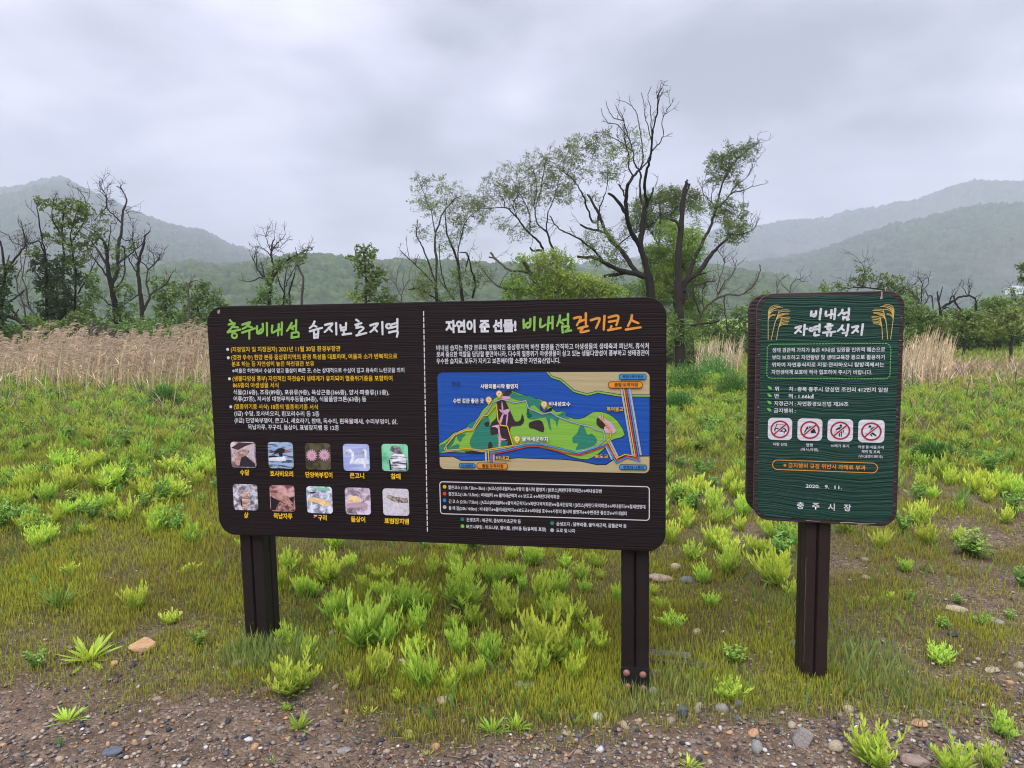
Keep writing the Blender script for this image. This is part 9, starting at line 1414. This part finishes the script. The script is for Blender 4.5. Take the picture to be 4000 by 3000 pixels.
tree('dead_tree', 'tall bare tree with high whippy twigs right of the ivy covered tree', 24.5, L1, [([(1060, 1410), (1040, 1200), (1000, 1000), (970, 820), (960, 690), (930, 600), (870, 540), (840, 480)], 24, 4), ([(1005, 1000), (1060, 850), (1060, 650), (1085, 560), (1100, 450), (1110, 330), (1140, 250), (1110, 160), (1050, 110)], 15, 3), ([(970, 820), (870, 670), (820, 600)], 10, 5), ([(1100, 445), (1040, 380), (960, 300), (960, 220), (920, 130), (895, 60)], 6, 2), ([(960, 300), (900, 360), (850, 420)], 4, 2), ([(985, 950), (890, 820), (820, 720)], 8, 4),
  ([(1030, 1180), (980, 1170), (920, 1110), (870, 1080)], 7, 3), ([(1060, 800), (1150, 740), (1240, 670), (1310, 590)], 8, 3), ([(1050, 1020), (1120, 900), (1120, 700), (1100, 640)], 6, 4), ([(1085, 560), (1150, 600), (1200, 560), (1190, 430)], 4, 2), ([(1120, 320), (1160, 370), (1170, 420)], 3, 2), ([(960, 700), (990, 560), (1000, 450), (1050, 450)], 5, 2), ([(1110, 170), (1080, 105)], 3, 1.5), ([(960, 215), (965, 120)], 3, 1.5)],
 B_(.8, OLI, (930, 380, 40, 45), (890, 480, 45, 60), (960, 640, 35, 45), (1180, 640, 35, 40))+B_(.75, MID, (1060, 700, 60, 60), (1050, 860, 60, 60), (1110, 1050, 80, 70), (1010, 1240, 60, 60), (1150, 1200, 90, 70), (1080, 1300, 120, 60), (1200, 1330, 90, 60)), 21, 80, (0.10, 0.05), twl=0.42)
tree('dead_tree', 'bare grey forked tree third from the board in the left group', 24, L1, [([(1285, 1460), (1275, 1200), (1260, 1060), (1240, 900), (1250, 780), (1290, 650), (1310, 560), (1350, 515)], 22, 4), ([(1280, 1250), (1340, 1130), (1380, 1060), (1480, 1000), (1540, 915)], 10, 5), ([(1350, 1110), (1320, 960), (1330, 860), (1280, 800), (1190, 720)], 8, 4), ([(1330, 860), (1400, 800), (1470, 730)], 6, 2), ([(1385, 815), (1390, 740), (1350, 690)], 4, 2), ([(1240, 900), (1180, 800), (1150, 740)], 6, 3), ([(1262, 1070), (1170, 1140)], 6, 5), ([(1250, 780), (1200, 620), (1190, 520)], 6, 2), ([(1400, 800), (1440, 740), (1410, 700)], 3, 2)], (), 22, 50, bark=(0.034, 0.028, 0.026), twl=0.38)
tree('dead_tree', 'broken reddish snag with twisted top nearest the board on the left', 25, L1, [([(1700, 1500), (1705, 1250), (1695, 1050), (1720, 960)], 12, 6), ([(1692, 1045), (1655, 980)], 6, 4), ([(1715, 965), (1780, 960), (1825, 990)], 5, 2), ([(1710, 1010), (1740, 990)], 4, 3)], (), 23, 5, bark=(0.10, 0.075, 0.065), twl=0.3)
tree('green_tree', 'light green round tree behind the reddish snag', 31, L1, [([(1800, 1480), (1790, 1250), (1760, 1100)], 10, 3)], B_(1.0, MID, (1750, 1050, 100, 85), (1880, 1080, 100, 85), (1960, 1190, 80, 60), (1800, 1220, 140, 110), (1700, 1300, 110, 110), (1850, 1350, 130, 110), (1950, 1330, 100, 110)), 24, 0, (0.13, 0.075))
tree('green_tree', 'light green tree between the forked bare tree and the reddish snag', 30, L1, [([(1490, 1480), (1500, 1250), (1480, 1050)], 9, 3)], B_(.95, MID, (1420, 960, 60, 45), (1530, 970, 40, 30), (1500, 1050, 100, 75), (1420, 1130, 70, 80), (1590, 1080, 60, 60), (1500, 1220, 110, 90), (1430, 1340, 110, 90), (1580, 1330, 110, 100), (1300, 1350, 90, 80)), 25, 0, (0.13, 0.075))
# ---- right side
tree('leafy_tree', 'low leafy tree whose top shows above the green sign', 24, Q4, [([(1400, 600), (1380, 450), (1350, 360), (1200, 345), (1140, 355)], 8, 3), ([(1380, 450), (1480, 360), (1560, 400)], 6, 3), ([(1230, 350), (1240, 250), (1225, 200)], 4, 2)], B_(.7, OLI, (1200, 300, 50, 35), (1240, 250, 40, 45), (1370, 310, 85, 45), (1450, 330, 65, 45), (1540, 390, 65, 35), (1500, 430, 60, 50))+B_(.8, MID, (1420, 480, 90, 60), (1040, 350, 90, 25)), 26, 26, (0.11, 0.045), twl=0.5)
tree('dead_tree', 'twisted black dead branches above the bushes on the right', 22, RR, [([(370, 720), (372, 550), (440, 500), (490, 470), (540, 440), (590, 435), (640, 445), (660, 480), (670, 560)], 12, 5), ([(372, 600), (350, 480), (345, 400)], 9, 4), ([(355, 470), (385, 360)], 6, 3), ([(440, 500), (460, 440), (480, 430), (500, 400)], 5, 3), ([(480, 440), (500, 510), (550, 570)], 7, 8), ([(590, 435), (560, 380), (525, 340)], 3, 1.5), ([(590, 435), (612, 380), (580, 325)], 3, 1.5), ([(600, 435), (618, 370)], 3, 1.5), ([(372, 560), (420, 530), (470, 560)], 5, 4)], (), 27, 22, bark=(0.022, 0.019, 0.018), twl=0.3)
tree('dead_tree', 'forked dead twigs just right of the green sign top', 23, RR, [([(210, 620), (210, 400), (220, 340), (180, 280)], 6, 2), ([(210, 400), (270, 330), (260, 285)], 4, 2), ([(180, 640), (185, 520), (190, 460)], 7, 5), ([(180, 520), (130, 480), (80, 460)], 6, 5), ([(215, 560), (240, 500), (265, 450), (245, 395)], 6, 3)], (), 28, 20, bark=(0.03, 0.026, 0.024), twl=0.3)
tree('dead_tree', 'pair of short dead stems over the right hand bushes', 23.5, RR, [([(300, 640), (300, 460), (275, 430)], 6, 3), ([(665, 720), (655, 540), (675, 470)], 7, 2), ([(660, 600), (620, 545)], 5, 2)], (), 29, 10, bark=(0.03, 0.026, 0.024), twl=0.3)
tree('round_bush', 'rounded green bush right behind the green sign edge', 21, RR, [([(180, 760), (180, 640)], 6, 3)], B_(1.25, MID, (110, 590, 90, 70), (200, 590, 110, 75), (180, 680, 120, 60), (60, 480, 60, 70))+B_(1.1, OLI, (300, 640, 110, 75), (360, 700, 80, 50)), 30, 0, (0.10, 0.045), 'bush')
tree('round_bush', 'dark green bush in the middle of the right side bushes', 21.5, RR, [([(560, 760), (540, 680), (600, 620)], 8, 3)], B_(1.2, OLI, (500, 640, 90, 85), (600, 680, 90, 80), (640, 620, 70, 60), (560, 570, 50, 40)), 31, 6, (0.10, 0.045), 'bush')
tree('round_bush', 'tall green bush far right with dense top', 24, RR, [([(820, 780), (800, 600)], 8, 3)], B_(1.2, MID, (800, 500, 115, 60), (760, 570, 95, 65), (900, 540, 110, 70), (860, 470, 60, 30), (980, 560, 90, 70)), 32, 0, (0.11, 0.05), 'bush')
tree('small_tree', 'small yellowish leaved tree with crooked trunk at the right edge', 17, RR, [([(950, 860), (965, 775), (940, 720), (900, 650)], 15, 5), ([(965, 780), (1010, 740), (1058, 690), (1120, 640)], 10, 5)], B_(.8, (0.17, 0.21, 0.05), (850, 620, 100, 75), (960, 600, 90, 70), (1050, 620, 90, 80), (820, 700, 90, 70), (920, 690, 80, 50), (1060, 520, 60, 50), (740, 700, 60, 70)), 33, 20, (0.085, 0.035), bark=(0.03, 0.026, 0.024))
tree('leafy_tree', 'leafy tree mostly outside the right picture edge', 20, RR, [([(1120, 800), (1090, 500), (1080, 300), (1100, 150)], 12, 4), ([(1085, 480), (1000, 490), (960, 430)], 5, 2)], B_(.9, OLI, (1045, 180, 38, 28), (1055, 300, 30, 30), (1110, 250, 70, 120))+B_(.6, MID, (940, 400, 22, 28), (990, 420, 35, 30), (1020, 470, 50, 40), (1100, 450, 60, 80)), 34, 8, (0.10, 0.045))
tree('dead_tree', 'bare shrub with long curving branches between willow and green sign', 20, R2, [([(800, 960), (830, 880), (880, 800), (950, 740), (1030, 715), (1100, 715), (1180, 660), (1218, 580), (1215, 530)], 11, 4), ([(950, 740), (990, 650), (1050, 590), (1075, 500)], 6, 2), ([(955, 720), (960, 640), (1000, 520), (970, 455)], 5, 2), ([(850, 860), (805, 690), (850, 645), (935, 635)], 7, 6), ([(870, 810), (860, 700), (890, 650)], 5, 3), ([(1000, 720), (1000, 800), (1010, 870), (1020, 950)], 5, 4)], (), 35, 70, bark=(0.06, 0.05, 0.047), twl=0.45)
tree('dead_branch', 'dark broken branch sticking out right of the leaning willow', 18.8, R2, [([(735, 900), (800, 905), (900, 890), (965, 880)], 9, 9)], (), 36, 0, bark=(0.02, 0.018, 0.016), ground_base=False, cat='branch')
tree('round_bush', 'green bushes between the leaning willow and the green sign', 26, MM, [([(400, 450), (400, 250)], 6, 2), ([(620, 450), (610, 220)], 5, 2)], B_(1.1, MID, (400, 120, 75, 60), (380, 230, 100, 70), (250, 250, 80, 80), (610, 150, 80, 50), (600, 240, 90, 60), (640, 330, 80, 60), (480, 310, 110, 50), (330, 330, 100, 50)), 37, 6, (0.11, 0.05), 'bush')
tree('dead_tree', 'bare twigs rising behind the left corner of the green sign', 24, Q4, [([(700, 560), (710, 350), (760, 280)], 4, 2), ([(790, 560), (790, 360), (830, 300), (870, 310)], 4, 2), ([(790, 380), (740, 330)], 3, 2)], (), 38, 16, bark=(0.05, 0.045, 0.042), twl=0.35)
# undergrowth under the trees, each bush its own
def bushes(rows):
    for i, (px, py, w_, h_, Y, col, lb) in enumerate(rows):
        n = 1
        tree('low_bush', lb, Y, (0, 0, 1.0), [([(px, py+h_*0.9), (px+6, py+h_*0.3)], 5, 2)], B_(1.3, col, (px, py, w_*0.5, h_*0.5), (px-w_*.28, py+h_*.25, w_*0.4, h_*0.45), (px+w_*.28, py+h_*.22, w_*0.4, h_*0.45), (px, py+h_*.5, w_*.6, h_*.4)), 60+i, 0, (0.115, 0.055), 'bush', group='low bushes under the trees')
bushes([(40, 1330, 150, 110, 22, MID, 'low bush at the left picture edge behind the reeds'), (150, 1300, 130, 120, 23, BRI, 'light low bush behind the fallen trunk'), (320, 1290, 160, 120, 21.5, OLI, 'dark low bush at the foot of the tall bare tree'), (400, 1320, 150, 90, 21, (0.13, 0.13, 0.08), 'brownish low bush behind the reed plumes'),
        (520, 1300, 150, 110, 22, MID, 'low bush under the forked bare tree'), (700, 1320, 160, 100, 24, MID, 'low bush around the reddish snag'), (800, 1310, 150, 110, 24, OLI, 'low bush just left of the board corner'),
        (3520, 1290, 150, 90, 24, MID, 'low bush behind the reeds right of the green sign'), (3720, 1290, 170, 90, 25, OLI, 'low bush under the black dead branches'), (3900, 1290, 150, 80, 25, MID, 'low bush near the right edge'), (2700, 1400, 90, 90, 20, OLI, 'low bush at the foot of the leaning willow'), (2640, 1370, 90, 110, 21, MID, 'low bush right of the board corner behind the trunk'), (2880, 1330, 110, 90, 26, MID, 'low bush close to the sign corner'), (3010, 1180, 120, 70, 27, MID, 'low bush hidden by the green sign')])
print('leaves', leaves_total)
# ================================================================== hills, house, haze
def hill(name, ridge, Yr, Yb, nx, ny, crown, amp, seed, cols, bare=0.1, extra=450):
    "wooded hill whose crest follows the ridge line seen in the photograph; real crowns as bumps"
    rx = np.array([p[0] for p in ridge], float); ry = np.array([p[1] for p in ridge], float)
    px = np.linspace(rx[0], rx[-1], nx); crest = np.interp(px, rx, ry); crest = np.convolve(np.pad(crest, 6, 'edge'), np.ones(13)/13, 'valid')
    t = np.concatenate([np.linspace(0, 1, ny), [1.06, 1.15, 1.3]])
    D = Yb+(Yr-Yb)*t; Z = np.array([at(a, b_, Yr)[2] for a, b_ in zip(px, crest)]); dirx = np.array([raydir(a, 1235)[0]/raydir(a, 1235)[1] for a in px])
    DD, II = np.meshgrid(D, np.arange(nx), indexing='ij'); X = dirx[II]*DD; Yv = DD.copy(); tt = np.broadcast_to(t[:, None], X.shape)
    prof = np.where(tt <= 1, np.sin(np.clip(tt, 0, 1)*math.pi/2)**1.15, 1-(tt-1)*1.6); gul = (fbm(X+seed*31, Yv, 5.5/Yr, 4)-0.5)*2
    Zb = Z[II]*prof*(1+0.22*gul*np.sin(np.clip(tt, 0, 1)*math.pi))
    cs = crown; xi = np.floor(X/cs).astype(int); yi = np.floor(Yv/cs).astype(int); best = np.full(X.shape, 9.0); cid = np.zeros(X.shape); 
    for a in (-1, 0, 1):
        for b_ in (-1, 0, 1):
            i_, j_ = (xi+a) % 256, (yi+b_) % 256; jx = _lat[i_, j_]; jy = _lat[(i_*7+3) % 256, (j_*5+1) % 256]; dd = np.hypot((xi+a+jx)-X/cs, (yi+b_+jy)-Yv/cs); m_ = dd < best; best = np.where(m_, dd, best); cid = np.where(m_, _lat[(i_*3+9) % 256, (j_*11+5) % 256], cid)
    bump = np.sqrt(np.maximum(0, 1-np.minimum(best, 0.95)**2))*amp*(0.35+0.7*cid)+amp*1.3*(fbm(X, Yv, 1.3/cs, 3)-0.5)
    V = np.stack([X, Yv, Zb+bump*np.clip(tt*4, 0.15, 1)-0.8*amp], -1).reshape(-1, 3); ny2 = len(t); i, j = np.meshgrid(np.arange(ny2-1), np.arange(nx-1), indexing='ij')
    F = np.stack([i*nx+j, i*nx+j+1, (i+1)*nx+j+1, (i+1)*nx+j], -1).reshape(-1, 4)
    q = 0.75*cid[..., None]*np.maximum(0, 1-best[..., None])**0.5+0.9*np.maximum(0, fbm(X, Yv, 1.6/cs, 2)-0.35)[..., None]; C = np.array(cols[0])*(1-q)+np.array(cols[1])*q
    bm_ = sstep(0.55, 0.72, fbm(X-90*seed, Yv+40, 7.0/Yr, 4))[..., None]*bare; C = C*(1-bm_)+np.array((0.10, 0.085, 0.085))*bm_
    o = mesh_obj(name, V, F, M_hill, smooth=False, cols=C.reshape(-1, 3)); tag(o, kind='structure'); return o
M_hill = tint_mat('hill_forest', 0.9, 0, 0.1)
hill('hill', [(-500, 1075), (200, 1075), (500, 1062), (620, 1056), (760, 1032), (850, 1050), (941, 1047), (1040, 1030), (1130, 1022), (1226, 1021), (1287, 1026), (1348, 1042), (1377, 1039), (1495, 1049), (1613, 1052), (1755, 1047), (1950, 1062), (2200, 1075), (2450, 1085), (2600, 1068), (2780, 1056), (2882, 1072), (3060, 1100), (3200, 1140), (3500, 1200), (4000, 1215), (4500, 1215)], 480, 150, 1300, 190, 3.6, 3.0, 1, ((0.012, 0.026, 0.014), (0.070, 0.110, 0.040)), 0.15)
hill('hill', [(1200, 1060), (1377, 1040), (1700, 1052), (2000, 1030), (2200, 1045), (2600, 1010), (2780, 1050), (3000, 1060), (3300, 1075), (3700, 1130), (4500, 1150)], 640, 500, 420, 40, 8, 4, 4, ((0.018, 0.038, 0.018), (0.08, 0.13, 0.045)), 0.1)
hill('mountain', [(-900, 930), (-300, 840), (0, 790), (60, 775), (120, 768), (200, 746), (260, 740), (300, 746), (350, 775), (400, 795), (480, 822), (560, 858), (640, 890), (740, 918), (820, 925), (900, 968), (1000, 1000), (1080, 1030), (1250, 1070), (1500, 1120)], 1250, 420, 800, 210, 8.5, 7, 2, ((0.008, 0.018, 0.013), (0.055, 0.082, 0.045)), 0.45)
hill('mountain', [(2300, 1080), (2600, 985), (2760, 940), (2830, 910), (2938, 904), (3074, 896), (3218, 889), (3280, 872), (3345, 852), (3430, 838), (3526, 815), (3570, 795), (3616, 776), (3706, 742), (3760, 735), (3833, 728), (3978, 726), (4200, 740), (4700, 800)], 1500, 800, 700, 150, 9, 8, 3, ((0.008, 0.018, 0.013), (0.055, 0.082, 0.045)), 0.5)
hill('mountain', [(2700, 1090), (2950, 1050), (3150, 1010), (3300, 965), (3450, 925), (3600, 890), (3750, 850), (3900, 830), (4100, 800), (4700, 780)], 950, 430, 700, 150, 7, 6, 5, ((0.008, 0.018, 0.013), (0.055, 0.082, 0.045)), 0.4)
# white house on the far slope at the right edge
hp = at(3968, 1128, 395)
hroot = empty('white_house', (hp[0], hp[1], hp[2]-3.2), 0.25); tag(hroot, 'small white house on the foot of the right mountain', 'house')
def boxm(x0, x1, y0, y1, z0, z1): return [(x0, y0, z0), (x1, y0, z0), (x1, y1, z0), (x0, y1, z0), (x0, y0, z1), (x1, y0, z1), (x1, y1, z1), (x0, y1, z1)], [(0, 3, 2, 1), (4, 5, 6, 7), (0, 1, 5, 4), (1, 2, 6, 5), (2, 3, 7, 6), (3, 0, 4, 7)]
mesh_obj('wall', *boxm(-4, 4, -3, 3, 0, 3.2), material('white_render', (0.75, 0.75, 0.77), 0.8)[0], hroot)
mesh_obj('roof', [(-4.6, -3.6, 3.21), (4.6, -3.6, 3.21), (4.6, 3.6, 3.21), (-4.6, 3.6, 3.21), (-3.2, 0, 4.9), (3.2, 0, 4.9)], [(0, 1, 5, 4), (1, 2, 5), (2, 3, 4, 5), (3, 0, 4), (3, 2, 1, 0)], material('grey_roof', (0.32, 0.33, 0.37), 0.7)[0], hroot)
for wx in (-2.4, 0.2, 2.6): mesh_obj('window', *boxm(wx-0.6, wx+0.6, -3.06, -3.01, 1.0, 2.3), material('dark_pane', (0.05, 0.06, 0.08), 0.2)[0], hroot)
# haze
hz = mesh_obj('haze', *boxm(-2300, 2300, -60, 1750, -2.0, 330), None); tag(hz, 'pale humid haze between the field and the mountains', 'haze', kind='stuff'); hz.display_type = 'WIRE'
hm_ = bpy.data.materials.new('haze'); hm_.use_nodes = True; ht = hm_.node_tree
for n_ in list(ht.nodes): ht.nodes.remove(n_)
ho = ht.nodes.new('ShaderNodeOutputMaterial'); hv = ht.nodes.new('ShaderNodeVolumePrincipled'); hv.inputs['Color'].default_value = (0.83, 0.88, 1.0, 1); hv.inputs['Density'].default_value = 0.00064; hv.inputs['Anisotropy'].default_value = 0.0
ht.links.new(hv.outputs[0], ho.inputs['Volume']); hz.data.materials.append(hm_)
